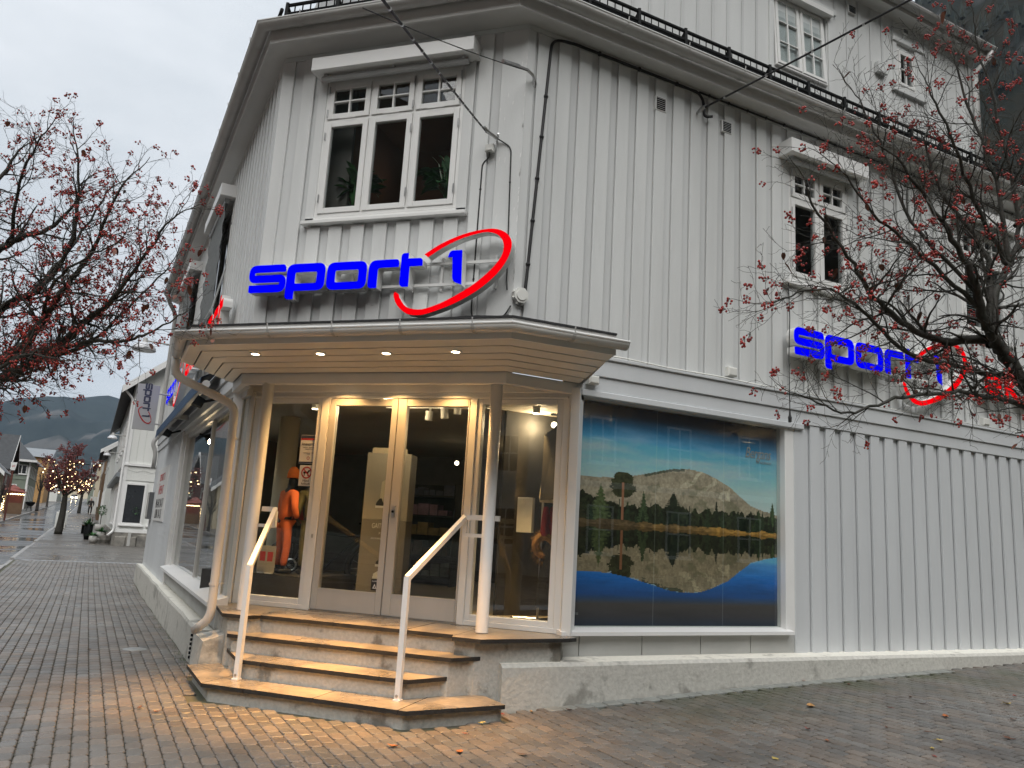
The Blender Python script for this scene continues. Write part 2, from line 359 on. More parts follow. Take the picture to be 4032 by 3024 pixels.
def gutter(pts, r, par, bracket, lipmat=None):
    g = halfround(pts, r).build('gutter', M['gutter'] if lipmat is None else lipmat, par, smooth=True)
    lip = MB(); k = len(pts); lp = []
    for i in range(k):
        t0 = (pts[i]-pts[i-1]).normalized() if i else (pts[1]-pts[0]).normalized(); t1 = (pts[i+1]-pts[i]).normalized() if i < k-1 else t0
        t = (t0+t1).normalized(); nrm = Vector((t.y, -t.x, 0)); lp.append(pts[i]+nrm*r/max(.4, t.dot(t1))+Vector((0, 0, .004)))
    lip.tube(lp, .009, 6); lip.build('gutter_lip', M['trim'], g)
    for i in range(k-1):
        d = pts[i+1]-pts[i]; n = max(1, int(d.length/bracket)); t = d.normalized(); nrm = Vector((t.y, -t.x, 0))
        for q in range(n):
            c = pts[i]+d*((q+.5)/n); arc = [c+nrm*math.cos(math.pi*j/8)*(r+.005)-Vector((0, 0, 1))*math.sin(math.pi*j/8)*(r+.005) for j in range(9)]
            mb = MB()
            for s in (-.014, .014):
                mb.v.extend([(p+t*s)[:] for p in arc])
            mb.f = [(j, j+1, 9+j+1, 9+j) for j in range(8)]; mb.m = [0]*8
            mb.tube([c+nrm*(r+.004)+Vector((0, 0, -.01)), c+nrm*(r+.012)+Vector((0, 0, .05))], .006, 5)
            mb.build('gutter_bracket', M['gutter'], g)
    return g
gut = [v3(p, 6.985) for p in ring(.45, .36, .34)]
gutter(gut, .075, SHOP, .83)
sweep('eave_flashing', (.40, .29, .28), (.25, .14, .13), 7.0, 7.06, M['trim'])
sweep('roof_skirt', (.26, .15, .14), (-.92, -.92, -.92), 7.05, 7.5, M['roofdark'])
# snow guard rail on the roof edge
def guard(A, B, n0=0):
    d = B-A; L = d.length; t = d.normalized(); mb = MB(); br = []
    up = Vector((0, 0, 1)); nr = Vector((t.y, -t.x, 0))
    for z, r in ((.0, .024), (.115, .022)):
        mb.tube([A+up*z, B+up*z], r, 6)
    for z in (-.035, -.07): mb.tube([A+up*z-nr*.01, B+up*z-nr*.01], .022, 4)
    for off in (.10, .19): mb.tube([A-nr*off+up*.0, B-nr*off+up*.0], .013, 4)
    k = int(L/.10)
    for i in range(k):
        p = A+t*(L*i/k)
        mb.tube([p, p+up*.115], .008, 4); mb.tube([p-up*.02, p-nr*.19-up*.02], .008, 4)
    for i in range(int(L/.665)+1):
        p = A+t*(.665*i); b = MB()
        b.tube([p-nr*.24-up*.14, p-nr*.20-up*.03, p+nr*.01-up*.03], .022, 5); b.tube([p+nr*.01-up*.09, p+nr*.01, p+up*.145], .026, 5); b.tube([p-nr*.0+up*.11, p-nr*.2-up*.06], .02, 4)
        br.append(b)
    g = thing('roof_guard_rail', 'long black metal guard rail with small bars along %s' % ('the eave over the right street side', 'the eave over the corner window', 'the eave over the left street side')[n0], 'railing', A, 'black roof guard rails above the main gutter')
    mb.build('rail', M['black'], g)
    for b in br: b.build('bracket', M['black'], g)
G_ = [v3(p, 7.27) for p in ring(.20, .18, .14)]
guard(G_[2]+Vector((S2, S2, 0))*.06, G_[2]+Vector((S2, S2, 0))*13.2, 0); guard(G_[1]+Vector((.06, 0, 0)), G_[2]-Vector((.06, 0, 0)), 1); guard(G_[1]+Vector((-S2, S2, 0))*6, G_[1]+Vector((-S2, S2, 0))*.06, 2)

# --- third storey set back behind the eave
F3R = FR @ Matrix.Translation((0, .9, 0)); F3C = FC @ Matrix.Translation((0, .9, 0)); F3L = FL @ Matrix.Translation((0, .9, 0))
W3 = [(4.45, 5.56, 8.43, 10.02-.45), (7.17, 7.62, 8.97, 9.42)]
h3 = [(W3[0][0], W3[0][1], 8.43, 9.62), (7.17, 7.62, 9.0, 9.67)]
ZT = 10.20
sheet(F3R, .37, 9.22, 7.1, ZT, h3, M['wall'], v1=.12); sheet(F3C, -1.21, 1.0, 7.1, ZT, [], M['wall'], v1=.12); sheet(F3L, -10, -.37, 7.1, ZT, [], M['wall'], v1=.12)
MB(F3R).add([(9.22, .12, 7.1), (9.22, 6, 7.1), (9.22, 6, 11.8), (9.22, 3.4, 12.05), (9.22, .12, 10.3), (9.10, .12, 7.1), (9.10, 6, 7.1), (9.10, 6, 11.8), (9.10, 3.4, 12.05), (9.10, .12, 10.3)], [(0, 1, 2, 3, 4), (9, 8, 7, 6, 5), (0, 4, 9, 5)]).build('wall', M['wall'], SHOP)
def battens(F, u0, u1, z0, z1, first, holes):
    i = 0
    while first+i*.2715 < u1:
        u = first+i*.2715; i += 1
        if u < u0: continue
        segs = [(z0, z1)]
        for a, b, c, d in holes:
            if a-.08 < u < b+.08: segs = [q for s, e in segs for q in ((s, min(e, c)), (max(s, d), e)) if q[1]-q[0] > .05]
        for s, e in segs: plank(F, u, s, .043, e-s, M['recess'], SHOP, .014, 'batten')
battens(F3R, .4, 9.05, 7.2, 10.17, .3, [(a-.1, b+.1, c-.1, d+.12) for a, b, c, d in h3]); battens(F3C, -1.15, .95, 7.2, 10.17, -1.0, [])
MB(F3R).bbox(9.06, 9.24, -.03, 0, 7.1, 10.17).build('corner_board', M['wall'], SHOP)
m3 = MB(F3R)   # upper eave
m3.box(.2, 9.33, -.20, 0, ZT-.03, ZT); m3.box(.2, 9.33, -.225, -.20, ZT-.03, ZT+.10); m3.build('upper_soffit', M['greytrim'], SHOP)
gutter([F3R @ Vector((.0, -.295, ZT+.07)), F3R @ Vector((9.36, -.295, ZT+.07))], .07, SHOP, .95)
m3 = MB(F3R); m3.add([(.0, -.3, ZT+.13), (9.38, -.3, ZT+.13), (9.38, 3.4, ZT+2.0), (.0, 3.4, ZT+2.0), (.0, -.3, ZT+.08), (9.38, -.3, ZT+.08), (9.38, 3.4, ZT+1.9), (.0, 3.4, ZT+1.9)], [(0, 1, 2, 3), (4, 7, 6, 5), (0, 4, 5, 1), (1, 5, 6, 2), (2, 6, 7, 3), (3, 7, 4, 0)]); m3.build('upper_roof', M['tile'], SHOP)
rt = MB(F3R)
for i in range(31): rt.box(.05+i*.298, .33+i*.298, -.33, -.18, ZT+.10, ZT+.15)
rt.build('roof_tile_edge', M['tile'], SHOP)
pieces('window_trim', M['wall'], SHOP, F3R, [(7.06, 7.86, -.055, 0, 9.78, 9.86), (7.08, 7.17, -.03, 0, 9.0, 9.78), (7.62, 7.80, -.03, 0, 8.961, 9.78), (7.04, 7.84, -.06, 0, 8.88, 8.96), (4.36, 5.74, -.05, 0, 9.68, 9.78), (5.58, 5.70, -.03, 0, 8.35, 9.68), (4.36, 4.44, -.03, 0, 8.35, 9.68)])
MB(F3R).tube([(9.28, -.30, ZT+.02), (9.26, -.25, ZT-.12), (9.14, -.09, ZT-.32), (9.14, -.09, 7.4)], .05, 10).build('roof_downpipe', M['trim'], SHOP, True)

# --- windows
def window(F, u0, u1, z0, z1, cols, transom, par, sillo=.1, cross=True, fw=.045, sw=.062, gm='glass_up', name='window', tilt=0, grid=(2, 2), hinges=True, deep=.0):
    w = MB(F)
    v = deep
    w.bbox(u0, u0+fw, v-.02, v+.10, z0, z1).bbox(u1-fw, u1, v-.02, v+.10, z0, z1).bbox(u0+fw, u1-fw, v-.021, v+.10, z1-fw, z1).bbox(u0+fw, u1-fw, v-.021, v+.10, z0, z0+fw)
    cw = (u1-u0-2*fw+.0)/cols
    for i in range(1, cols): w.bbox(u0+fw+cw*i-.014, u0+fw+cw*i+.014, v-.018, v+.10, z0+fw, z1-fw)
    if transom: w.bbox(u0+fw, u1-fw, v-.019, v+.10, transom-.016, transom+.016)
    wo = w.build(name, M['trim'], par)
    rows = [(z0+fw, transom-.016), (transom+.016, z1-fw)] if transom else [(z0+fw, z1-fw)]
    for ri, (a, b) in enumerate(rows):
        for i in range(cols):
            x0 = u0+fw+cw*i+(.016 if i else .002); x1 = u0+fw+cw*(i+1)-(.016 if i < cols-1 else .002)
            s = MB(F); a_, b_ = a+.003, b-.003; f = -.035+v; bk = .015+v
            s.bbox(x0, x0+sw, f, bk, a_, b_).bbox(x1-sw, x1, f, bk, a_, b_).bbox(x0+sw, x1-sw, f+.002, bk, b_-sw, b_).bbox(x0+sw, x1-sw, f+.002, bk, a_, a_+sw)
            so_ = s.build('sash', M['trim'], wo)
            top = (ri == len(rows)-1)
            if cross and top:
                g = MB(F); nx, nz = grid
                for q in range(1, nx): c = x0+sw+(x1-x0-2*sw)*q/nx; g.bbox(c-.011, c+.011, f+.008, bk-.004, a_+sw, b_-sw)
                for q in range(1, nz): c = a_+sw+(b_-a_-2*sw)*q/nz; g.bbox(x0+sw, x1-sw, f+.010, bk-.006, c-.011, c+.011)
                g.build('muntin', M['trim'], wo)
            MB(F).box(x0+sw, x1-sw, v-.004, v+.002, a_+sw, b_-sw).build('pane', M[gm], wo)
            if hinges:
                hx = x0 if i == 0 else x1
                for hz in (a_+.16*(b_-a_), a_+.84*(b_-a_)): MB(F).tube([(hx, f-.006, hz-.045), (hx, f-.006, hz+.045)], .0085, 6).build('hinge', M['steel'], wo)
    if transom:
        for i in range(cols): c = u0+fw+cw*(i+.5); MB(F).tube([(c-.10, v-.045, transom+.006), (c+.09, v-.045, transom+.006)], .006, 5).build('stay', M['trim'], wo)
    if sillo:
        s = MB(F); s.bbox(u0-.12, u1+.12, -.085, 0, z0-.085, z0-.045).box(u0-.10, u1+.10, -.03, 0, z0-.046, z0-.004); s.build('sill', M['trim'], wo)
    return wo
window(FC, *WC, 3, 5.955, SHOP)
window(FR, *WR1, 2, 5.86, SHOP); window(FR, *WR2, 2, 5.86, SHOP)
window(FL, *WL1, 2, 5.86, SHOP, hinges=False); window(FL, *WL2, 2, 5.86, SHOP, hinges=False)
window(F3R, 7.17, 7.62, 9.0, 9.67, 1, None, SHOP, 0, True, .03, .05, grid=(2, 2), hinges=False)
T = F3R @ Matrix.Translation((0, -.02, 8.43)) @ Matrix.Rotation(R_(-3.5), 4, 'X') @ Matrix.Translation((0, 0, -8.43))
window(T, 4.48, 5.54, 8.43, 9.62, 2, None, SHOP, 0, True, .03, .05, grid=(2, 3), hinges=False)
MB(F3R).box(4.40, 5.62, -.10, .02, 9.60, 9.68).build('window_hood', M['trim'], SHOP)
MB(F3R).box(4.5, 5.5, .035, .045, 8.4, 9.62).build('sky_reflection_sheet', M['blind'], SHOP)  # pale sheet close behind the glass, stands in for sky reflected in the panes
# trim boards round the upper windows
for F, (a, b, c, d) in ((FC, WC), (FR, WR1), (FR, WR2), (FL, WL1), (FL, WL2)):
    pieces('window_trim', M['wall'], SHOP, F, [(a-.105, a+.006, -.03, .0, c-.03, d+.10), (b-.006, b+.105, -.03, 0, c-.03, d+.10), (a+.0065, b-.0065, -.031, 0, d-.006, d+.10)])
# rooms behind the upper windows
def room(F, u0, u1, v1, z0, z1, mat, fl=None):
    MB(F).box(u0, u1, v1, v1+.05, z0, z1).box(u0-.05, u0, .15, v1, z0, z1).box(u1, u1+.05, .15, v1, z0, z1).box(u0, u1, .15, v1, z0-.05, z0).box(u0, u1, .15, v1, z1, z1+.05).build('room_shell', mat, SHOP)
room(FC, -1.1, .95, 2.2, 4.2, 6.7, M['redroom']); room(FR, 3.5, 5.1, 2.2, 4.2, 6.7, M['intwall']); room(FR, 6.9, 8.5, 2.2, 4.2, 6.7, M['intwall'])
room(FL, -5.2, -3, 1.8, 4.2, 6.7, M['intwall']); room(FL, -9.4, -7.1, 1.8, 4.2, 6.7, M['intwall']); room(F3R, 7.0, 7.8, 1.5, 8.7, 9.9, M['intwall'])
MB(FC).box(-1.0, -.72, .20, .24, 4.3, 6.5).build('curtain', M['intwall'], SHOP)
bl = MB(FR)
for i in range(34): bl.add([(7.22, .06, 4.95+i*.036), (8.10, .06, 4.95+i*.036), (8.10, .085, 4.968+i*.036), (7.22, .085, 4.968+i*.036)], [(0, 1, 2, 3)])
o = bl.build('venetian_blind', M['blind'], SHOP); 
# --- cornice band between the storeys
def cornice(F, a, b, dz=0):
    c = MB(F); c.bbox(a, b, -.050, 0, 3.005+dz, 3.155+dz, .006); c.build('cornice', M['wall2'], SHOP)
    c = MB(F); c.bbox(a, b, -.072, 0, 3.157+dz, 3.335+dz, .006); c.build('cornice', M['wall2'], SHOP)
    c = MB(F); c.bbox(a, b, -.095, 0, 3.337+dz, 3.368+dz, .006); c.build('cornice_cap', M['wall2'], SHOP)
cornice(FR, .62, RL); cornice(FL, LL, -.55)
MB(FR).bbox(.76, 3.93, -.075, 0, 2.935, 3.003, .008).build('window_head', M['wall2'], SHOP)
# --- lower right wall
WSH = (.80, 3.68, .668, 2.93)
sheet(FR, 3.84, RL, .33, 3.01, [], M['wall2']); siding(FR, 4.00, 12.6, .365, 3.003, 4.07, .266, .157, [], M['wall2'], pt=.038)
MB(FR).bbox(3.80, 3.99, -.035, 0, .37, 2.95, .006).build('corner_board', M['wall2'], SHOP)
MB(FR).box(.74, 3.83, .01, .14, .33, .60).build('wall', M['render'], SHOP)
for i, (a, b) in enumerate(((.72, .93), (.94, 1.68), (1.69, 2.44), (2.45, 3.14), (3.15, 3.80))): MB(FR).bbox(a, b, -.012, .01, .40, .60, .003).build('cement_panel', M['cement'], SHOP)
pieces('window_jamb', M['trim'], SHOP, FR, [(3.66, 3.80, -.03, .1, .62, 2.935), (.70, .80, -.032, .1, .62, 2.99)])
MB(FR).box(.8005, 3.66, .02, .12, 2.93, 3.0).build('window_lintel', M['greytrim'], SHOP)
MB(FR).add([(.68, -.10, .605), (3.72, -.10, .605), (3.72, -.10, .64), (.68, -.10, .64), (.68, .1, .605), (3.72, .1, .605), (3.72, .1, .675), (.68, .1, .675)], [(0, 1, 2, 3), (3, 2, 6, 7), (0, 4, 5, 1), (0, 3, 7, 4), (1, 5, 6, 2), (4, 7, 6, 5)]).build('window_sill', M['white'], SHOP)
# --- lower left wall: shop window with a mullion, boards beyond
WLS = (-6.18, -.22, .70, 2.86)
sheet(FL, LL, -6.60, .25, 3.1, [], M['wall2']); siding(FL, LL+.05, -6.62, .33, 3.003, -7.0, .2588, .150, [], M['wall2'])
MB(FL).box(-6.6, -.1, .02, .14, .25, .60).build('wall', M['render'], SHOP)
for i in range(9): MB(FL).bbox(-6.55+i*.71, -6.56+(i+1)*.71, -.012, .02, .38, .60, .003).build('cement_panel', M['cement'], SHOP)
pieces('window_jamb', M['greytrim'], SHOP, FL, [(-6.60, -6.36, -.03, .1, .32, 3.0), (-6.34, -6.18, .02, .14, .66, 2.93)])
pieces('window_mullion', M['alu'], SHOP, FL, [(-3.03, -2.99, .045, .10, .70, 2.86), (-6.18, -.22, .04, .10, 2.86, 2.98)])
MB(FL).box(-6.18, -3.03, .075, .082, .70, 2.86).build('pane', M['glass'], SHOP); MB(FL).box(-2.99, -.22, .075, .082, .70, 2.86).build('pane', M['glass'], SHOP)
MB(FL).add([(-6.4, -.11, .60), (-.18, -.11, .60), (-.18, -.11, .64), (-6.4, -.11, .64), (-6.4, .1, .60), (-.18, .1, .60), (-.18, .1, .695), (-6.4, .1, .695)], [(0, 1, 2, 3), (3, 2, 6, 7), (0, 4, 5, 1), (0, 3, 7, 4), (1, 5, 6, 2), (4, 7, 6, 5)]).build('window_sill', M['white'], SHOP)
MB(FL).box(-6.4, -.1, .0, .05, 2.93, 3.01).build('window_head', M['greytrim'], SHOP)
# --- plinths with sloping tops
def plinth(F, a, b, d, zt, zl, ze, name='plinth'):
    m = MB(F); k = 14; zg = -.5; dv = [random.uniform(-.012, .012) for _ in range(k+1)]
    for i in range(k+1):
        u = a+(b-a)*i/k; m.v.extend([(F @ Vector((u, y, z)))[:] for y, z in ((.02, zt), (-d*.88+dv[i], zl+.02), (-d+dv[i], zl-.012), (-d-.02+dv[i], zg), (.02, zg))])
    for i in range(k):
        for j in range(5):
            m.f.append((i*5+j, i*5+(j+1) % 5, i*5+5+(j+1) % 5, i*5+5+j)); m.m.append(1 if j in (0,) else 0)
    m.f += [tuple(range(5)), tuple(k*5+j for j in range(5))]; m.m += [0, 0]
    return m.build(name, [M['render'], M['ledge']], SHOP)
plinth(FR, -.02, RL, .27, .405, .372, 0); plinth(FL, LL-.1, -.36, .15, .335, .325, 0)
MB(FL).box(LL-.02, LL, -.13, 4, -.5, .335).build('plinth', M['render'], SHOP)
vent = MB(FL)
for i in range(6): vent.box(-.62, -.58, -.174, -.10, .02+i*.045, .045+i*.045)
vent.build('plinth_vent', M['black'], SHOP)
sheet(FL @ Matrix.Translation((LL, 0, 0)) @ Matrix.Rotation(R_(-90), 4, 'Z'), -8, 0, .3, 7, [], M['wall2'])
# --- chamfer ground floor: posts, sidelights, doors
E1 = []
MB(FD).box(-2.1, 2.0, -.03, .10, 2.885, 3.04).build('door_header', M['trim'], SHOP)
pieces('header_moulding', M['trim'], SHOP, FD, [(-1.93, 1.87, -.055, -.03, 2.95, 3.03), (-1.93, 1.87, -.045, -.03, 2.885, 2.915)])
MB(FD).slab([(-1.60, -.52), (1.40, -.52), (1.93, .0), (-2.12, .0)], 3.036, 3.046).build('recess_ceiling', M['soffit'], SHOP)
pieces('door_post', M['trim'], SHOP, FD, [(-.925, -.83, -.05, .06, .61, 2.885), (.83, .905, -.05, .06, .61, 2.885)])
pieces('corner_post', M['trim'], SHOP, FD, [(1.82, 1.905, -.04, .08, .61, 2.90), (1.906, 2.0, -.075, .08, .605, 3.0)])
pieces('corner_post', M['trim'], SHOP, FD, [(-1.80, -1.70, -.03, .08, .61, 2.90), (-1.92, -1.81, -.05, .08, .61, 2.95), (-2.08, -1.935, -.075, .08, .60, 3.0)])
def sidelight(u0, u1):
    w = MB(FD); w.bbox(u0, u0+.055, -.03, .05, .66, 2.885).bbox(u1-.06, u1, -.03, .05, .66, 2.885).bbox(u0+.055, u1-.06, -.031, .05, 2.83, 2.885).bbox(u0+.055, u1-.06, -.031, .05, .66, .715).bbox(u0-.01, u1+.01, -.04, .05, .61, .66)
    s = w.build('sidelight', M['trim'], SHOP); MB(FD).box(u0+.055, u1-.06, .0, .006, .715, 2.83).build('pane', M['glass'], s); return s
sl_l = sidelight(-1.70, -.925); sl_r = sidelight(.905, 1.82)
def door(u0, u1, hinge):
    w = MB(FD); sl, sr = (.075, .07) if hinge < 0 else (.10, .02)
    w.bbox(u0, u0+sl, -.045, .02, .625, 2.878, .006).bbox(u1-sr, u1, -.045, .02, .625, 2.878, .006).bbox(u0+sl, u1-sr, -.043, .02, 2.80, 2.878).bbox(u0+sl, u1-sr, -.044, .02, .625, .845).box(u0+sl, u1-sr, -.047, -.04, .835, .847)
    d = w.build('door', M['alu'], SHOP); MB(FD).box(u0+sl, u1-sr, -.012, -.006, .845, 2.80).build('pane', M['glass'], d); return d
dl = door(-.825, -.004, -1); dr = door(.004, .825, 1)
MB(FD).bbox(.03, .072, -.062, -.045, 1.62, 1.74).build('lock_plate', M['steel'], dr); MB(FD).tube([(.05, -.07, 1.68), (.05, -.06, 1.68)], .014, 10).build('lock', M['black'], dr)
MB(FD).box(-.83, .83, -.06, .03, .608, .624).build('threshold', M['steel'], SHOP)
MB(FD).bbox(-.89, -.87, -.056, -.05, 1.36, 1.40).build('door_button', M['steel'], SHOP)
# steel columns carrying the overhang
for i, (x, y) in enumerate(((1.262, -.50), (-1.292, -.545))):
    MB().lathe([(.0, .612), (.061, .612), (.061, .62), (.058, .64), (.058, 2.95), (.0, 2.95)], (x, y, 0), 24).build('column', M['white'], SHOP, smooth=False)
for o in [o for o in SHOP.children if o.name.startswith('column')]:
    o.data.polygons.foreach_set('use_smooth', [len(p.vertices) == 4 for p in o.data.polygons])
# --- canopy
CAN = thing('entrance_canopy', 'wide canopy with boarded soffit and gutter over the shop steps', 'canopy', (0, -1, 3.05))
OUT = [Vector((-1.90, -1.18)), Vector((-1.265, -1.845)), Vector((1.825, -1.865)), Vector((2.545, -1.245))]
INN = [Vector((-2.11, -.07)), Vector((-1.60, -.60)), Vector((1.385, -.60)), Vector((1.965, -.02))]
NB = 5; zs = 3.046
for k in range(NB):
    t0, t1 = k/NB, (k+1)/NB
    A = [o.lerp(i, t0) for o, i in zip(OUT, INN)]; B = [o.lerp(i, t1-.022) for o, i in zip(OUT, INN)]
    for j in range(3):
        MB().slab([(A[j].x, A[j].y), (A[j+1].x, A[j+1].y), (B[j+1].x, B[j+1].y), (B[j].x, B[j].y)], zs, zs+.016).build('soffit_board', M['soffit'], CAN)
MB().slab([(p.x, p.y) for p in OUT]+[(p.x, p.y) for p in reversed(INN)], zs+.018, zs+.03).build('canopy_deck', M['intdark'], CAN)
def band(A, off, z0, z1, mat, name, par, th=.02):
    mb = MB(); q = []
    for i in range(4):
        t0 = (A[i]-A[i-1]).normalized() if i else (A[1]-A[0]).normalized(); t1 = (A[i+1]-A[i]).normalized() if i < 3 else t0
        t = (t0+t1).normalized(); n = Vector((t.y, -t.x))/max(.4, t.dot(t1)); q.append((A[i]+n*off, A[i]+n*(off+th)))
    for i in range(3):
        mb.slab([(q[i][1].x, q[i][1].y), (q[i+1][1].x, q[i+1][1].y), (q[i+1][0].x, q[i+1][0].y), (q[i][0].x, q[i][0].y)], z0, z1)
    return mb.build(name, mat, par)
band(OUT, .0, 3.04, 3.15, M['trim'], 'canopy_fascia', CAN); band(OUT, .004, 3.152, 3.21, M['trim'], 'canopy_flashing', CAN, .012); band(OUT, -.02, 3.212, 3.228, M['roofdark'], 'roof_edge', CAN, .05)
gp_ = []
for i in range(4):
    t0 = (OUT[i]-OUT[i-1]).normalized() if i else (OUT[1]-OUT[0]).normalized(); t1 = (OUT[i+1]-OUT[i]).normalized() if i < 3 else t0
    t = (t0+t1).normalized(); n = Vector((t.y, -t.x))/max(.4, t.dot(t1)); q = OUT[i]+n*.085; gp_.append(Vector((q.x, q.y, 3.135)))
gp_[0] += Vector((-.05, .10, 0)); gp_[3] += (gp_[3]-gp_[2]).normalized()*.06
gutter(gp_, .06, CAN, .62, M['downpipe'])
rf = MB(); RI = [Vector((-2.14, .04)), Vector((-1.58, -.53)), Vector((1.36, -.53)), Vector((1.98, .08))]
for i in range(3): rf.poly([(OUT[i].x, OUT[i].y, 3.215), (OUT[i+1].x, OUT[i+1].y, 3.215), (RI[i+1].x, RI[i+1].y, 3.50), (RI[i].x, RI[i].y, 3.50)])
rf.build('canopy_roof', M['roofdark'], CAN); rf = MB()
rf.poly([(OUT[0].x, OUT[0].y, 3.06), (OUT[0].x, OUT[0].y, 3.215), (RI[0].x, RI[0].y, 3.5), (RI[0].x, RI[0].y, 3.06)]); rf.poly([(OUT[3].x, OUT[3].y, 3.06), (OUT[3].x, OUT[3].y, 3.215), (RI[3].x, RI[3].y, 3.5), (RI[3].x, RI[3].y, 3.06)])
rf.build('canopy_end', M['trim'], CAN)
pe = MB(FC); rp_ = random.Random(12)
for i in range(46):
    z = rp_.uniform(3.9, 6.4) if i < 34 else rp_.uniform(3.7, 6.6); h = rp_.uniform(.012, .09); x = 1.385-rp_.uniform(0, .006) if i < 34 else rp_.uniform(1.12, 1.36); w_ = rp_.uniform(.004, .010); pe.add([(x-w_, -.0278, z), (x, -.0278, z+h*.2), (x+.002, -.0278, z+h), (x-w_*.7, -.0278, z+h*.8)], [(0, 1, 2, 3)])
pe.build('peeled_paint', M['white'], SHOP, kind='stuff', fix=False)
bm_ = MB(); bm_.slab([(-1.60, -.60), (1.385, -.60), (1.36, -.50), (-1.58, -.50)], 2.938, 3.046); bm_.slab([(1.385, -.60), (1.965, -.02), (1.90, .04), (1.335, -.52)], 2.939, 3.0455); bm_.slab([(-2.11, -.07), (-1.60, -.60), (-1.55, -.52), (-2.06, .0)], 2.939, 3.0455)
bm_.build('canopy_beam', M['trim'], CAN)
# recessed downlights, lit
M['lamp_on'] = emis('lit_downlight', (1.0, .80, .50), 7)
for i, (x, y) in enumerate(((-.814, -1.494), (-.136, -1.467), (.522, -1.45), (1.195, -1.469))):
    d = thing('downlight', ('lit downlight nearest the left end of the canopy soffit', 'second lit downlight from the left in the canopy soffit', 'third lit downlight from the left in the canopy soffit', 'lit downlight nearest the right end of the canopy soffit')[i], 'lamp', (x, y, 3.04), 'recessed downlights in the canopy soffit')
    MB().lathe([(.036, 3.047), (.052, 3.047), (.052, 3.036), (.036, 3.036)], (x, y, 0), 20).build('ring', M['trim'], d)
    MB().lathe([(.0, 3.030), (.02, 3.031), (.036, 3.035), (.036, 3.0455), (0, 3.0455)], (x, y, 0), 16).build('bulb', M['lamp_on'], d)
    ld = bpy.data.lights.new('downlight_lamp', 'SPOT'); ld.energy = 180; ld.color = (1, .50, .13); ld.spot_size = R_(60); ld.spot_blend = 1.0; ld.shadow_soft_size = .03
    lo = link('downlight_lamp', ld, d); lo.location = (x, y, 3.02)

# lamps hidden behind the beam that light the doors and the landing
for i, x in enumerate((-.62, .02, .66)):
    d = thing('downlight', ('lit downlight behind the canopy beam above the left sidelight', 'lit downlight behind the canopy beam above the doors', 'lit downlight behind the canopy beam above the right sidelight')[i], 'lamp', (x, -.26, 3.03), 'recessed downlights over the shop doors')
    MB().lathe([(.036, 3.037), (.052, 3.037), (.052, 3.026), (.036, 3.026)], (x, -.26, 0), 20).build('ring', M['trim'], d); MB().lathe([(.0, 3.022), (.036, 3.027), (.036, 3.0355), (0, 3.0355)], (x, -.26, 0), 16).build('bulb', M['lamp_on'], d)
    ld = bpy.data.lights.new('downlight_lamp', 'SPOT'); ld.energy = 15; ld.color = (1, .54, .18); ld.spot_size = R_(140); ld.spot_blend = .6; ld.shadow_soft_size = .03; lo = link('downlight_lamp', ld, d); lo.location = (x, -.26, 3.012)
# ================================================================== entrance steps
STEP = thing('entrance_steps', 'four step concrete entrance stairs with slate treads under the canopy', 'steps', (0, -1, 0))
def tread(poly, z, cuts, front):      # slab cut into pieces at the given x values
    xs = [-9]+cuts+[9]
    for i in range(len(xs)-1):
        a, b = xs[i]+.003, xs[i+1]-.003; out = []
        def clip(P_, x, sgn):
            o = []
            for j in range(len(P_)):
                p, q = P_[j-1], P_[j]; ip, iq = sgn*(p[0]-x) >= 0, sgn*(q[0]-x) >= 0
                if ip != iq:
                    t = (x-p[0])/(q[0]-p[0]); o.append((x, p[1]+(q[1]-p[1])*t))
                if iq: o.append(q)
            return o
        out = clip(clip(poly, a, 1), b, -1)
        if len(out) < 3: continue
        dz = random.uniform(-.0015, .0015)
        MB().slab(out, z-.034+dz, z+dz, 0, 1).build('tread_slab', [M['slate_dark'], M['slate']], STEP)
def riser(poly, z0, z1): MB().slab(poly, z0, z1).build('riser', M['riser'], STEP)
T1 = [(-2.02, -.06), (-1.98, -.10), (-1.24, -.93), (-.94, -.93), (-.90, -.80), (1.10, -.80), (1.14, -.93), (1.405, -.93), (2.03, -.27), (2.08, -.16), (1.92, .0), (-2.02, .0)]
T2 = [(-1.27, -.78), (-1.06, -1.07), (1.20, -1.07), (1.385, -.80), (1.30, -.70), (-1.2, -.70)]
T3 = [(-1.22, -.84), (-.70, -1.37), (.95, -1.37), (1.225, -.93), (1.20, -.8), (-1.2, -.8)]
T4 = [(-1.47, -1.06), (-.80, -1.70), (1.11, -1.73), (1.70, -1.06), (1.40, -.78), (-1.25, -.78)]
def inset(poly, d, yb): return [(x-(.0 if abs(x) < .2 else math.copysign(d, x-.1)), (y+d if y < yb else y)) for x, y in poly]
tread(T1, .61, [-.93, -.12, .62, 1.12], 0); tread(T2, .45, [.20], 0); tread(T3, .29, [-.45, .68], 0); tread(T4, .13, [-.80, -.38, .28, 1.04], 0)
riser([(-1.97, -.06), (-1.93, -.12), (-1.20, -.89), (-.96, -.89), (-.90, -.765), (1.10, -.765), (1.14, -.86), (1.33, -.86), (1.95, -.24), (1.92, .0), (-1.97, .0)], -.2, .575); riser(inset(T2, .035, -.75), .12, .415); riser(inset(T3, .035, -.82), .05, .255); riser(inset(T4, .045, -.8), -.15, .095)
MB().slab([(-1.92, -.02), (1.85, -.02), (1.30, -.72), (-1.15, -.72)], -.2, .578).build('stair_core', M['riser'], STEP)
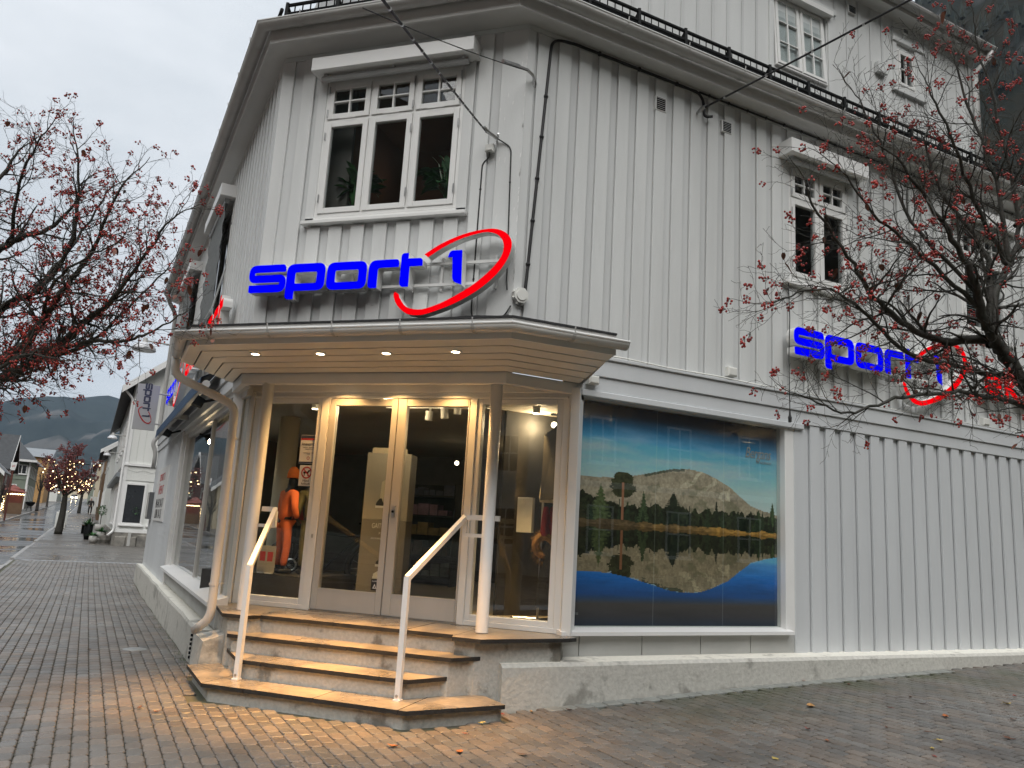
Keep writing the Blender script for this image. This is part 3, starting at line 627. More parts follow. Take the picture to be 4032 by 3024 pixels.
# plinth end block left of the steps
MB().add([(-1.27, -.82, -.3), (-1.50, -.93, -.3), (-1.86, -.58, -.3), (-1.55, -.45, -.3), (-1.27, -.82, .40), (-1.42, -.93, .33), (-1.80, -.56, .33), (-1.55, -.45, .40)], [(1, 0, 4, 5), (2, 1, 5, 6), (3, 2, 6, 7), (0, 3, 7, 4), (7, 6, 5, 4)], 0).build('plinth_end', [M['render']], SHOP)
# ================================================================== handrails
def bar(A, B, w, mb, h=None):       # square steel tube
    A, B = Vector(A), Vector(B); d = (B-A).normalized(); s = d.cross(Vector((0, 0, 1)))
    if s.length < .1: s = Vector((1, 0, 0))
    s.normalize(); u = s.cross(d); h = h or w
    vs = [q+s*x*w/2+u*y*h/2 for q in (A, B) for x, y in ((-1, -1), (1, -1), (1, 1), (-1, 1))]
    mb.add(vs, [(0, 1, 2, 3), (7, 6, 5, 4), (0, 4, 5, 1), (1, 5, 6, 2), (2, 6, 7, 3), (3, 7, 4, 0)]); return mb
def handrail(px, py, ztop, bx, by, bz, cx, cy, ex, label):
    h = thing('handrail', label, 'handrail', (px, py, .13), 'white steel handrails on the entrance steps')
    mb = MB(); bar((px, py, .14), (px, py, ztop), .046, mb); mb.build('post', M['white'], h)
    mb = MB(); bar((px, py, ztop-.01), (bx, by, bz), .045, mb, .045); bar((bx, by, bz), (ex, by, bz), .044, mb, .05); mb.build('rail', M['white'], h)
    mb = MB(); bar((bx, by+.01, bz-.02), (bx, by+.01, bz-.185), .036, mb); bar((bx, by+.01, bz-.17), (cx, cy, bz-.17), .034, mb); mb.build('brace', M['white'], h)
    MB().box(px-.03, px+.03, py-.035, py+.03, .13, .142).build('foot_plate', M['white'], h)
    MB().tube([(px-.002, py-.03, .17), (px-.002, py-.02, .17)], .012, 8).build('bolt', M['steel'], h)
handrail(.890, -1.415, 1.115, 1.0, -.425, 1.655, 1.22, -.46, 1.345, 'white square steel handrail on the right side of the steps, by the right column')
handrail(-.660, -1.41, 1.105, -1.09, -.47, 1.63, -1.25, -.50, -1.24, 'white square steel handrail on the left side of the steps, by the left column')
# ================================================================== downpipes
dp = thing('downpipe', 'cream curved downpipe running from canopy gutter to plinth beside steps', 'drainpipe', (-1.5, -.75, .4), 'rain downpipes on the corner shop')
def bez(pts, n=6):
    pts = [Vector(p) for p in pts]; out = [pts[0]]
    for i in range(1, len(pts)-1):
        a, b, c = pts[i-1], pts[i], pts[i+1]; r = min(.11, (b-a).length*.45, (c-b).length*.45); p0 = b+(a-b).normalized()*r; p1 = b+(c-b).normalized()*r
        for j in range(n+1):
            t = j/n; out.append(p0*(1-t)**2+b*2*t*(1-t)+p1*t*t)
    return out+[pts[-1]]
MB().tube(bez([(-1.99, -1.18, 3.10), (-2.02, -1.12, 2.92), (-1.49, -.80, 2.66), (-1.47, -.80, .53), (-1.66, -.78, .40)]), .043, 14).build('pipe', M['downpipe'], dp, smooth=True)
for z in (2.32, .86):
    MB().tube([(-1.475, -.80, z-.012), (-1.475, -.80, z+.012)], .05, 14).tube([(-1.47, -.80, z), (-1.50, -.60, z)], .006, 5).build('pipe_clip', M['downpipe'], dp)
dp2 = thing('downpipe', 'grey downpipe at the far end of the left street facade', 'drainpipe', tuple(FL @ Vector((-12.2, -.1, 0))), 'rain downpipes on the corner shop')
MB(FL).tube(bez([(-11.8, -.36, 6.9), (-11.95, -.30, 6.7), (-12.2, -.09, 6.45), (-12.2, -.09, 3.4), (-12.2, -.2, 3.2), (-12.2, -.1, 3.0), (-12.2, -.1, 2.6)]), .05, 10).build('pipe', M['gutter'], dp2, smooth=True)
# ================================================================== awning boxes over upper windows
M['awnbar'] = pm('awning_bar_grey', (.40, .41, .41), .35, .08, 4)
M['screen'] = pm('grey_screen_fabric', (.17, .18, .18), .85, .12, 3, stretch=(1, 1, 4))
def awning(F, u0, u1, z0, z1, label, d=.25):
    t = thing('awning_box', label, 'awning', tuple(F @ Vector((u0, -.1, z0))), 'white awning boxes over upper windows')
    MB(F).bbox(u0, u1, -d, -.026, z0, z1, .004).build('box', M['white'], t)
    MB(F).tube([(u0+.09, -d*.55, z0-.055), (u1-.09, -d*.55, z0-.055)], .034, 8).build('roller', M['awnbar'], t)
    for u in (u0+.14, (u0+u1)/2, u1-.14): MB(F).box(u-.02, u+.02, -d*.55-.03, -.03, z0-.03, z0-.002).build('bracket', M['awnbar'], t)
    return t
awning(FC, -1.07, .862, 6.462, 6.618, 'white awning box over the triple corner window above the sign')
awning(FR, 3.58, 4.97, 6.335, 6.515, 'white awning box over the right street window nearest the corner'); awning(FR, 6.95, 8.35, 6.335, 6.515, 'white awning box over the right street window behind the tree')
for u0, u1, nm in ((-5.05, -3.1, 'nearest the corner'), (-9.25, -7.25, 'farther from the corner')):
    awning(FL, u0, u1, 6.24, 6.42, 'white awning box over the left street window '+nm)
    s = thing('sun_screen', 'grey fabric sun screen hanging before the left street window '+nm, 'sun screen', tuple(FL @ Vector((u0, -.13, 4.5))), 'grey sun screens on the left facade')
    mb = MB(FL); k = 22
    for i in range(k+1):
        z = 6.2-i*(1.72/k); o = .012*math.sin(i*1.5); mb.v.extend([(FL @ Vector(q))[:] for q in ((u0+.08+o, -.15+o, z), (u1-.08+o, -.15-o, z))])
    mb.f = [(2*i, 2*i+1, 2*i+3, 2*i+2) for i in range(k)]; mb.m = [0]*k; mb.build('screen', M['screen'], s, smooth=True)
    MB(FL).tube([(u0+.04, -.16, 4.46), (u1-.04, -.16, 4.46)], .028, 8).build('weight_bar', M['awnbar'], s)
    for q in (u1-.05, u0+.05): MB(FL).tube([(q, -.03, 5.2), (q, -.16, 4.46)], .014, 6).build('arm', M['awnbar'], s)
# sill stays on the corner window
for u in (-1.09, .80):
    pass
# ================================================================== lit sign letters
M['blue'] = pm('lit_blue_acrylic', (.0, .0, .02), .6, .0, emit=(0.0, 0.0, 1.0), es=.41, spec=0)
M['red'] = pm('lit_red_acrylic', (.03, .0, .0), .6, .0, spec=0, emit=(1.0, .0, .004), es=.40)
M['signside'] = pm('white_letter_side', (.78, .78, .77), .35, .02)
GL = {
 's': ([(-1.125, 4.215, .05), (-1.575, 4.215, .09), (-1.575, 4.015, .09), (-1.19, 4.015, 0), (-1.19, 3.99, 0), (-1.565, 3.99, 0), (-1.565, 3.905, .03), (-1.11, 3.905, .09), (-1.11, 4.10, .09), (-1.50, 4.10, 0), (-1.50, 4.13, 0), (-1.115, 4.13, .02)], []),
 'p': ([(-1.105, 4.21, .09), (-1.105, 3.82, .05), (-1.0, 3.82, 0), (-1.0, 3.91, 0), (-.64, 3.91, .09), (-.64, 4.21, .09)], [[(-1.0, 4.115, .02), (-.74, 4.115, .02), (-.74, 3.99, .02), (-1.0, 3.99, .02)]]),
 'o': ([(-.62, 4.205, .09), (-.62, 3.905, .09), (-.155, 3.905, .09), (-.155, 4.205, .09)], [[(-.52, 4.115, .02), (-.25, 4.115, .02), (-.25, 3.985, .02), (-.52, 3.985, .02)]]),
 'r': ([(-.135, 3.905, .05), (-.135, 4.205, .09), (.205, 4.205, .06), (.205, 4.12, 0), (-.03, 4.12, .03), (-.03, 3.905, 0)][::-1], []),
 't': ([(.225, 3.905, .05), (.225, 4.265, .06), (.305, 4.265, 0), (.305, 4.205, 0), (.465, 4.205, .06), (.465, 4.12, 0), (.325, 4.12, 0), (.325, 3.905, 0)][::-1], []),
 '1': ([(.735, 4.195, 0), (.755, 4.265, .05), (.885, 4.265, 0), (.90, 3.905, 0), (.80, 3.94, .05), (.785, 4.195, 0)][::-1], []),
 'e': ([(0, .31, .09), (0, 0, .09), (.40, 0, .03), (.40, .085, 0), (.09, .085, .02), (.09, .115, 0), (.40, .115, 0), (.40, .31, .09)], [[(.09, .225, .01), (.31, .225, .01), (.31, .19, .01), (.09, .19, .01)]]),
 'k': ([(0, .36, .04), (0, 0, 0), (.095, 0, 0), (.095, .11, 0), (.25, 0, 0), (.37, 0, 0), (.19, .16, 0), (.36, .31, 0), (.24, .31, 0), (.095, .19, 0), (.095, .36, 0)], []),
}
RO = [(.477, 4.240), (.649, 4.341), (.831, 4.414), (1.012, 4.458), (1.194, 4.470), (1.317, 4.429), (1.388, 4.347), (1.394, 4.239), (1.338, 4.100), (1.228, 3.963), (1.057, 3.828), (.823, 3.706), (.583, 3.624), (.460, 3.604), (.332, 3.625), (.222, 3.713), (.174, 3.812), (.182, 3.858)]
RI_ = [(.520, 4.206), (.653, 4.290), (.834, 4.374), (1.015, 4.424), (1.136, 4.438), (1.240, 4.408), (1.303, 4.338), (1.317, 4.243), (1.276, 4.138), (1.165, 4.013), (.993, 3.878), (.759, 3.750), (.579, 3.682), (.455, 3.662), (.326, 3.692), (.255, 3.773), (.237, 3.805), (.230, 3.829)]
def smooth_line(p, k=3):
    out = []
    for i in range(len(p)-1):
        a, b, c, d = (Vector(p[max(i-1, 0)]), Vector(p[i]), Vector(p[i+1]), Vector(p[min(i+2, len(p)-1)]))
        for j in range(k):
            t = j/k; q = .5*((2*b)+(c-a)*t+(2*a-5*b+4*c-d)*t*t+(3*b-a-3*c+d)*t**3); out.append((q.x, q.y))
    return out+[tuple(p[-1])]
def sport_sign(F, f, label, extra=None, exl=None):      # f maps the corner sign's (x, z) to the facade's (u, z)
    t = thing('shop_sign', label, 'sign', tuple(F @ Vector((f(0, 3.9)[0], -.1, f(0, 3.9)[1]))), 'lit shop name signs')
    for ch in 'sport1':
        o, h = GL[ch]; q = [f(*p) for p in rpoly(o)]; hh = [[f(*p) for p in rpoly(l)] for l in h]
        MB(F).prism(q, -.205, -.09, 0, hh, 1).build('number' if ch == '1' else 'letter', [M['blue'], M['signside']], t)
    q = [f(*p) for p in smooth_line(RO)+smooth_line(RI_)[::-1]]
    MB(F).prism(q, -.205, -.10, 0, (), 1).build('swoosh', [M['red'], M['signside']], t)
    mb = MB(F); a, b = f(-1.45, 4.18), f(1.26, 4.18); c = f(1.08, 3.955)
    mb.box(a[0], b[0], -.085, -.06, a[1]-.014, a[1]+.014).box(a[0], c[0], -.085, -.06, c[1]-.014, c[1]+.014)
    for x in (-1.3, -.4, .3, .62, 1.2):
        u = f(x, 4)[0]; mb.box(u-.012, u+.012, -.06, -.02, f(0, 3.9)[1], f(0, 4.25)[1])
    mb.build('mounting_rail', M['trim'], t)
    if extra:
        t2 = thing('shop_sign', exl, 'sign', tuple(F @ Vector((extra[0], -.1, extra[1]))), 'lit red shop signs')
        u = extra[0]; sc = extra[2]
        for ch in 'ekspert':
            o, h = GL[ch]
            if ch in 'ek': ox, oz = 0, 0
            else: ox, oz = min(p[0] for p in o), 3.905
            g = lambda x, z: (u+(x-ox)*sc, extra[1]+(z-oz)*sc)
            MB(F).prism([g(*p) for p in rpoly(o)], -.205, -.09, 0, [[g(*p) for p in rpoly(l)] for l in h], 1).build('letter', [M['red'], M['signside']], t2)
            u += (max(p[0] for p in o)-min(p[0] for p in o)+.05)*sc
    return t
sport_sign(FC, lambda x, z: (x, z), 'blue lit sport 1 sign with red swoosh over the entrance canopy')
sport_sign(FR, lambda x, z: (3.63+(x+1.575)*1.10, 3.79+(z-3.905)*1.09), 'blue lit sport 1 sign with red swoosh on the right wall behind the tree', (7.27, 3.80, 1.0), 'red lit letters beside the blue sign on the right street wall')
sport_sign(FL, lambda x, z: (-9.33+(x+1.575)*1.10, 3.80+(z-3.905)*1.0), 'blue lit sport 1 sign with red swoosh above the blue awning', (-5.6, 3.80, 1.42), 'red lit letters above the blue awning on the left street wall')
# projecting banner sign over the left street
BN = thing('banner_sign', 'tall grey projecting banner with sideways sport 1 lettering', 'sign', tuple(P(-2.1, 8.8, 3.1)))
FB = frame(tuple(P(-2.30, 8.95, 0)), (S2, S2), (-S2, S2))
M['banner'] = pm('grey_banner', (.42, .43, .44), .5, .04, 2); M['navy'] = pm('navy_print', (.05, .06, .10), .5, .05); M['redprint'] = pm('red_print', (.45, .03, .03), .5, .05)
MB(FB).bbox(0, .40, 0, .03, 3.12, 4.02).build('panel', M['banner'], BN)
Tb = FB @ Matrix.Translation((.20, -.004, 3.6)) @ Matrix.Rotation(R_(90), 4, 'Y')
for ch in 'sport1':
    o, h = GL[ch]; g = lambda x, z: (x*.27-.02, (z-4.06)*.42)
    MB(Tb).prism([g(*p) for p in rpoly(o, 3)], 0, .003, 0, [[g(*p) for p in rpoly(l, 3)] for l in h]).build('letter', M['navy'], BN)
MB(Tb).prism([(x*.27-.02, (z-4.06)*.30) for x, z in RO+RI_[::-1]], -.001, .003, 0).build('swoosh', M['redprint'], BN)
for q in (3.86, 3.26): MB(FB).tube([(.40, .015, q), (1.0, .015, q-.02)], .016, 6).build('arm', M['gutter'], BN)
# ================================================================== blue awning on the left facade, floodlights under it
M['bluecloth'] = pm('navy_awning_cloth', (.03, .07, .14), .8, .12, 3)
aw = thing('blue_awning', 'rolled navy blue shop awning with scalloped edge along left facade', 'awning', tuple(FL @ Vector((-5, -.2, 3.1))))
mb = MB(FL); n = 60
for i in range(n):
    a = -9.3+i*7.6/n; b = a+7.6/n; c = (a+b)/2
    mb.add([(a, -.31, 3.24), (b, -.31, 3.24), (b, -.315, 3.09), (c, -.317, 3.05), (a, -.315, 3.09)], [(0, 4, 3, 2, 1)])
mb.add([(-9.3, -.31, 3.24), (-1.7, -.31, 3.24), (-1.7, -.10, 3.36), (-9.3, -.10, 3.36)], [(0, 1, 2, 3)]); mb.build('cloth', M['bluecloth'], aw)
MB(FL).tube([(-9.3, -.24, 3.16), (-1.7, -.24, 3.16)], .05, 8).build('roller', M['gutter'], aw)
for u in (-8.8, -5.5, -2.2): MB(FL).box(u-.03, u+.03, -.25, -.05, 3.10, 3.18).build('bracket', M['awnbar'], aw)
for u, l in ((-6.6, 'black floodlight under the blue awning near its middle'), (-1.95, 'black floodlight under the canopy end beside the blue awning')):
    f = thing('floodlight', l, 'lamp', tuple(FL @ Vector((u, -.2, 2.98))), 'black floodlights on the left facade')
    MB(FL).add([(u-.09, -.36, 2.92), (u+.09, -.36, 2.92), (u+.09, -.30, 3.03), (u-.09, -.30, 3.03), (u-.07, -.24, 2.88), (u+.07, -.24, 2.88), (u+.07, -.20, 2.98), (u-.07, -.20, 2.98)], [(0, 1, 2, 3), (4, 7, 6, 5), (0, 4, 5, 1), (1, 5, 6, 2), (2, 6, 7, 3), (3, 7, 4, 0)]).build('housing', M['black'], f)
    MB(FL).tube([(u, -.25, 2.95), (u, -.06, 3.02)], .018, 6).build('bracket', M['black'], f)
# opening hours banner and steel box on the far boards of the left facade
M['paper'] = pm('white_print_sheet', (.72, .72, .71), .5, .02); M['ink'] = pm('black_ink', (.02, .02, .022), .6, .05)
hb = thing('opening_hours_banner', 'white banner with red and black opening hours on left facade boards', 'banner', tuple(FL @ Vector((-9.6, -.05, 1.4))))
MB(FL).bbox(-10.9, -8.2, -.045, -.028, 1.38, 2.50).build('sheet', M['paper'], hb)
for body, sz, z, mt, sx in (('SPORT 1', .22, 2.22, 'redprint', 1.6), ('ÅPENT', .26, 1.94, 'redprint', 1.6), ('MA-FR 10-17', .27, 1.66, 'ink', 1.3), ('LØR 10-15', .27, 1.44, 'ink', 1.4)):
    text('lettering', body, sz, FL, -9.55, z, -.047, M[mt], hb, align='CENTER', sx=sx)
mbx = thing('wall_box', 'flat dark steel box at the far edge of left facade', 'wall box', tuple(FL @ Vector((-11.9, -.08, 1.4))))
MB(FL).bbox(-12.2, -11.6, -.13, -.026, 1.40, 2.02).build('housing', pm('dark_steel_box', (.12, .125, .13), .4, .1), mbx); MB(FL).bbox(-12.16, -11.64, -.138, -.131, 1.44, 1.98).build('door', M['gutter'], mbx)
# ================================================================== wall fittings, cables, vents
M['plastic'] = pm('white_plastic_box', (.74, .74, .70), .4, .03)
def fitting(F, u, z, w, h, d, name, label, cat, grp, mat='plastic', extra=None):
    t = thing(name, label, cat, tuple(F @ Vector((u, -.03, z))), grp)
    MB(F).bbox(u-w/2, u+w/2, -.028-d, -.024, z-h/2, z+h/2, .008).build('housing', M[mat], t); MB(F).bbox(u-w/2+.012, u+w/2-.012, -.034-d, -.027-d, z-h/2+.012, z+h/2-.012, .003).build('lid', M[mat], t)
    return t
fitting(FC, 1.045, 5.42, .09, .085, .05, 'junction_box', 'small white junction box on the corner wall just below the cable anchor', 'junction box', 'white plastic boxes on the walls')
fitting(FR, 2.80, 3.47, .13, .105, .06, 'junction_box', 'white plastic junction box on the cornice right of the canopy', 'junction box', 'white plastic boxes on the walls')
fitting(FR, 7.47, 3.45, .13, .10, .06, 'junction_box', 'white plastic junction box on the cornice below the red letters', 'junction box', 'white plastic boxes on the walls')
fitting(FR, .92, 3.10, .12, .085, .10, 'sensor_box', 'white sensor box under the right end of the canopy', 'sensor box', 'white plastic boxes on the walls')
jb = thing('round_junction_box', 'round white cable junction box beside the red swoosh', 'junction box', tuple(FR @ Vector((.045, -.05, 3.83))))
MB(FR).prism([(.05+.082*math.cos(math.pi*i/4+.39), 3.83+.082*math.sin(math.pi*i/4+.39)) for i in range(8)], -.095, -.026).build('housing', M['plastic'], jb)
MB(FR).prism([(.05+.055*math.cos(math.pi*i/8), 3.83+.055*math.sin(math.pi*i/8)) for i in range(16)], -.105, -.095).build('lid', M['plastic'], jb)
mb = MB(FR)
for a, b in ((-.035, 3.865), (-.035, 3.795), (.02, 3.74), (.085, 3.74)): mb.tube([(.05, -.06, 3.83), (a, -.06, b)], .016, 6)
mb.build('gland', M['plastic'], jb)
CB = 'black cables on the corner wall'
def cable(F, pts, r, label, name='cable', clips=0, mat='blackrub', cat='cable', grp=CB):
    t = thing(name, label, cat, tuple(F @ Vector(pts[0])), grp); q = bez(pts, 5)
    MB(F).tube(q, r, 6).build('wire', M[mat], t, smooth=True)
    if clips:
        c = MB(F); acc = 0
        for i in range(1, len(q)):
            acc += (Vector(q[i])-Vector(q[i-1])).length; seg = (Vector(q[i])-Vector(q[i-1]))
            n = int(seg.length/clips)
            for j in range(n): p = Vector(q[i-1])+seg*((j+.5)/n); c.ball(p, r*1.7, 6, 4)
        c.build('clip', M[mat], t, kind='stuff')
    return t
cable(FR, [(.12, -.05, 3.80), (.115, -.04, 3.9), (.25, -.035, 6.4), (.27, -.035, 6.74), (.5, -.035, 6.79), (2.28, -.035, 6.785), (2.36, -.035, 6.70), (2.38, -.035, 6.50), (2.45, -.10, 6.50)], .016, 'thick black cable from round junction box up to the eave and along it', clips=.42)
cable(FR, [(2.30, -.03, 6.80), (7, -.03, 6.80), (12, -.03, 6.80)], .012, 'thin black cable along the right eave toward the tree', clips=.3)
cable(FC, [(1.04, -.06, 5.38), (1.04, -.035, 5.33), (.965, -.03, 5.27), (.955, -.03, 3.72), (.97, -.03, 3.60), (1.30, -.04, 3.60), (1.375, -.05, 3.72)], .008, 'thin black cable from the small white box down behind the red swoosh', clips=.45)
cable(FC, [(1.02, -.14, 5.56), (1.16, -.04, 5.50), (1.27, -.035, 5.42), (1.31, -.035, 4.0), (1.33, -.06, 3.88)], .007, 'thin black cable from the overhead wire anchor down the corner edge', clips=.5)
cable(FC, [(-1.45, -.06, 3.53), (-1.2, -.05, 3.585), (-.6, -.06, 3.57), (.1, -.05, 3.59), (.7, -.06, 3.58), (1.2, -.05, 3.60), (1.36, -.05, 3.62)], .011, 'bundle of black cables lying on the canopy roof under the sign', clips=.2)
cable(FC, [(-1.2, -.075, 3.56), (-.3, -.08, 3.60), (.2, -.07, 3.565), (1.0, -.08, 3.615), (1.36, -.07, 3.60)], .010, 'second black cable bundled on the canopy roof under the sign', clips=.3)
for dz, dy, l in ((.004, -.075, 'upper white cable lying along the cornice top'), (-.004, -.088, 'lower white cable lying along the cornice edge')):
    cable(FR, [(.75, dy, 3.372+dz+.006), (1.3, dy-.01, 3.39+dz), (1.9, dy, 3.376+dz), (2.6, dy-.006, 3.385+dz), (3.1, dy, 3.376+dz), (4.2, dy, 3.376), (9, dy, 3.376)], .006, l, clips=.36, mat='plastic', grp='white cables on the cornice')
pc = thing('plug_cable', 'thin black hanging cable with a plug end beside right sign', 'cable', tuple(FR @ Vector((3.60, -.2, 3.3))))
MB(FR).tube([(3.50, -.25, 4.62), (3.55, -.22, 4.2), (3.53, -.22, 3.7), (3.54, -.22, 3.10)], .006, 5).build('wire', M['blackrub'], pc); MB(FR).lathe([(.0, 2.96), (.018, 2.965), (.022, 3.02), (.012, 3.05), (.008, 3.10), (0, 3.10)], (3.54, -.22, 0), 8).build('plug', M['blackrub'], pc)
def wall_vent(F, u, z, w, h, label, sl=6):
    t = thing('wall_vent', label, 'vent', tuple(F @ Vector((u, -.03, z))), 'slatted vents in the wooden walls')
    MB(F).bbox(u-w/2, u+w/2, -.038, -.002, z-h/2, z+h/2, .003).build('frame', M['trim'], t); MB(F).box(u-w/2+.012, u+w/2-.012, -.040, -.0385, z-h/2+.01, z+h/2-.012).build('opening', M['black'], t)
    for i in range(sl):
        zz = z-h/2+.012+(i+.5)*(h-.024)/sl; MB(F).add([(u-w/2+.01, -.048, zz-.003), (u+w/2-.01, -.048, zz-.003), (u+w/2-.01, -.040, zz+.006), (u-w/2+.01, -.040, zz+.006), (u-w/2+.01, -.040, zz+.001), (u+w/2-.01, -.040, zz+.001)], [(0, 1, 2, 3), (0, 4, 5, 1)]).build('slat', M['wall'], t)
wall_vent(FR, 1.735, 6.46, .15, .17, 'slatted vent under the right eave left of the wire anchor'); wall_vent(FR, 2.73, 6.60-.12, .15, .15, 'slatted vent under the right eave right of the wire anchor'); wall_vent(FR, 5.92, 4.92, .16, .14, 'slatted vent on the right wall among the branches')
wall_vent(F3R, 6.12, 9.955, .17, .14, 'slatted vent high on the top storey beside the open window'); wall_vent(F3R, 7.40, 10.05, .13, .09, 'small slatted vent over the little top storey window')
vb = thing('vent_hood', 'square boxed vent hood on the top storey wall between windows', 'vent', tuple(F3R @ Vector((6.75, 0, 9.1))))
MB(F3R).bbox(6.645, 6.86, -.08, -.01, 9.05, 9.23).build('hood', M['recess'], vb); MB(F3R).box(6.68, 6.825, -.083, -.0805, 9.08, 9.20).build('opening', M['wall'], vb)
# overhead wires with their wall anchors
def wire(A, B, r, sag, label, n=24, name='overhead_wire', beads=0, grp='overhead wires anchored on the corner building'):
    A, B = Vector(A), Vector(B); t = thing(name, label, 'wire', tuple(A), grp)
    pts = [A.lerp(B, i/n)-Vector((0, 0, 4*sag*(i/n)*(1-i/n))) for i in range(n+1)]; MB().tube(pts, r, 6).build('strand', M['blackrub'], t, smooth=True)
    if beads:
        c = MB(); L = (B-A).length
        for i in range(int(L/beads)):
            s = (i+.5)*beads/L; p = A.lerp(B, s)-Vector((0, 0, 4*sag*s*(1-s))); c.tube([p-(B-A).normalized()*.012, p+(B-A).normalized()*.012], r*1.35, 6)
        c.build('tie', M['steel'], t, kind='stuff')
    return t, pts
A1 = FC @ Vector((1.015, -.10, 5.58)); D1 = Vector((1.76, -4.58, 4.10))-Vector((1.52, -1.62, 4.95))
B1 = A1+(Vector((1.905, -4.58, 4.20))-A1)*3.2
wire(A1, B1, .0085, .10, 'thick black overhead wire running out from the corner wall above the sign', 40, beads=.28)
A2 = Vector((3.10, .97, 6.53)); wire(A2, A2+(Vector((4.948, -.30, 6.70))-A2)*7, .0125, .15, 'black overhead wire running out from the right wall under the eave', 30, beads=.55)
A3 = Vector((1.445, -.62, 6.215)); B3 = Vector((.80, -2.90, 5.42)); wire(A3, B3, .005, .03, 'thin steel stay wire from the corner edge to the thick overhead wire', 12)
an = thing('wire_anchor', 'steel eye bolt and clamp holding the corner overhead wire', 'wire anchor', (1.08, -.56, 5.52), 'steel wire anchors')
MB().tube([(1.10, -.52, 5.50), (1.13, -.60, 5.51), (1.16, -.66, 5.53)], .012, 6).tube([(1.14, -.60, 5.50), (1.05, -.66, 5.56), (1.02, -.72, 5.58)], .02, 6).build('eye_bolt', M['steel'], an)
an = thing('wire_anchor', 'steel turnbuckle at the corner edge near the eave', 'wire anchor', (1.46, -.5, 6.2), 'steel wire anchors')
MB().tube([(1.46, -.44, 6.18), (1.46, -.56, 6.21), (1.43, -.66, 6.21), (1.36, -.86, 6.15)], .016, 6).tube([(1.47, -.52, 6.1), (1.46, -.55, 6.22)], .01, 5).tube([(1.38, -.80, 6.17), (1.30, -1.05, 6.08)], .022, 6).build('turnbuckle', M['steel'], an)
an = thing('wire_anchor', 'steel loop anchor under the right eave', 'wire anchor', (3.0, 1.05, 6.52), 'steel wire anchors')
MB().tube([(2.98, 1.09, 6.52), (3.05, 1.02, 6.56), (3.12, .95, 6.55), (3.05, 1.0, 6.50), (2.98, 1.08, 6.52)], .012, 6).build('loop', M['steel'], an)

# ================================================================== inside of the shop
IP = [(-2.02, .06), (1.82, .06), (8.5, 6.7), (0, 15), (-9.5, 7.6)]
MB().slab(IP, .595, .611).build('shop_floor', M['intfloor'], SHOP)
M['intceil'] = pm('shop_ceiling', (.30, .27, .23), .8, .06, 2); MB().slab(IP, 2.96, 2.99).build('shop_ceiling', M['intceil'], SHOP)
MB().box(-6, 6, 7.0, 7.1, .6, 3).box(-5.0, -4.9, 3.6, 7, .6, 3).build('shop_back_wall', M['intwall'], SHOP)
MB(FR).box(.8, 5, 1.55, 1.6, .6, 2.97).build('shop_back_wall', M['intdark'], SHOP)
def shelf_unit(x, y, w, h, label):
    t = thing('display_shelf', label, 'shelf', (x, y, .61), 'dark display shelves inside the shop')
    MB().box(x-w/2, x-w/2+.03, y, y+.4, .611, h).box(x+w/2-.03, x+w/2, y, y+.4, .611, h).box(x-w/2, x+w/2, y+.38, y+.4, .611, h).build('frame', M['intdark'], t)
    for k in range(5):
        z = .75+k*(h-.8)/4.5; MB().box(x-w/2+.03, x+w/2-.03, y, y+.38, z, z+.02).build('shelf', M['intdark'], t)
        g = MB(); xx = x-w/2+.05
        while xx < x+w/2-.15:
            ww = random.uniform(.08, .2); g.box(xx, xx+ww, y+.03, y+.3, z+.021, z+random.uniform(.1, .26)); xx += ww+.02
        g.build('goods', pm('shop_goods', (random.uniform(.04, .3), random.uniform(.04, .2), random.uniform(.04, .25)), .7, .3, 7), t)
shelf_unit(-1.9, 4.9, 1.4, 2.3, 'dark shelf of goods behind the left door'); shelf_unit(.35, 5.6, 1.6, 2.2, 'dark shelf of goods seen deep behind the right door'); shelf_unit(2.4, 3.4, 1.2, 2.4, 'dark shelf of goods behind the right sidelight')
M['intcol'] = pm('cream_inside_column', (.55, .48, .36), .5, .05, 3)
for x, y, l in ((.37, 4.1, 'round cream column inside behind the right sidelight'), (-2.62, 1.95, 'round cream column inside behind the mannequins')):
    MB().lathe([(.14, .611), (.14, 2.96)], (x, y, 0), 24).build('shop_column', M['intcol'], None, True, l, 'column', 'round columns inside the shop')
tr = thing('track_light', 'white ceiling track with three lamp heads behind the right door', 'track light', (.1, .9, 2.9))
MB().box(-.6, .45, .86, .90, 2.93, 2.958).build('track', M['trim'], tr)
for x, y, z, tx in ((-.02, .84, 2.80, -.02), (.185, .80, 2.82, .06), (.325, .86, 2.88, 0)):
    h = MB(); h.tube([(x, y, z+.09), (x+tx*.2, y, z-.02)], .045, 14); h.tube([(x, y+.02, z+.08), (x, y+.03, 2.94)], .014, 6); h.build('lamp_head', M['trim'], tr)
M['glow'] = emis('lit_shop_bulb', (1, .82, .55), 5)
for k, (x, y, z) in enumerate(((-.15, 4.5, 2.62), (-.07, 4.5, 2.62), (-.95, 4.2, 2.60), (1.45, 1.05, 2.78))):
    MB().ball((x, y, z), .035, 8, 6).build('shop_bulb', M['glow'], None, True, ('small lit bulb deep in the shop, left of a twin', 'small lit bulb deep in the shop, right of a twin', 'lit bulb behind the left door', 'round lamp bulb at the top of the right sidelight', 'lit bulb behind the left shop window')[k], 'lamp', 'lit bulbs inside the shop')
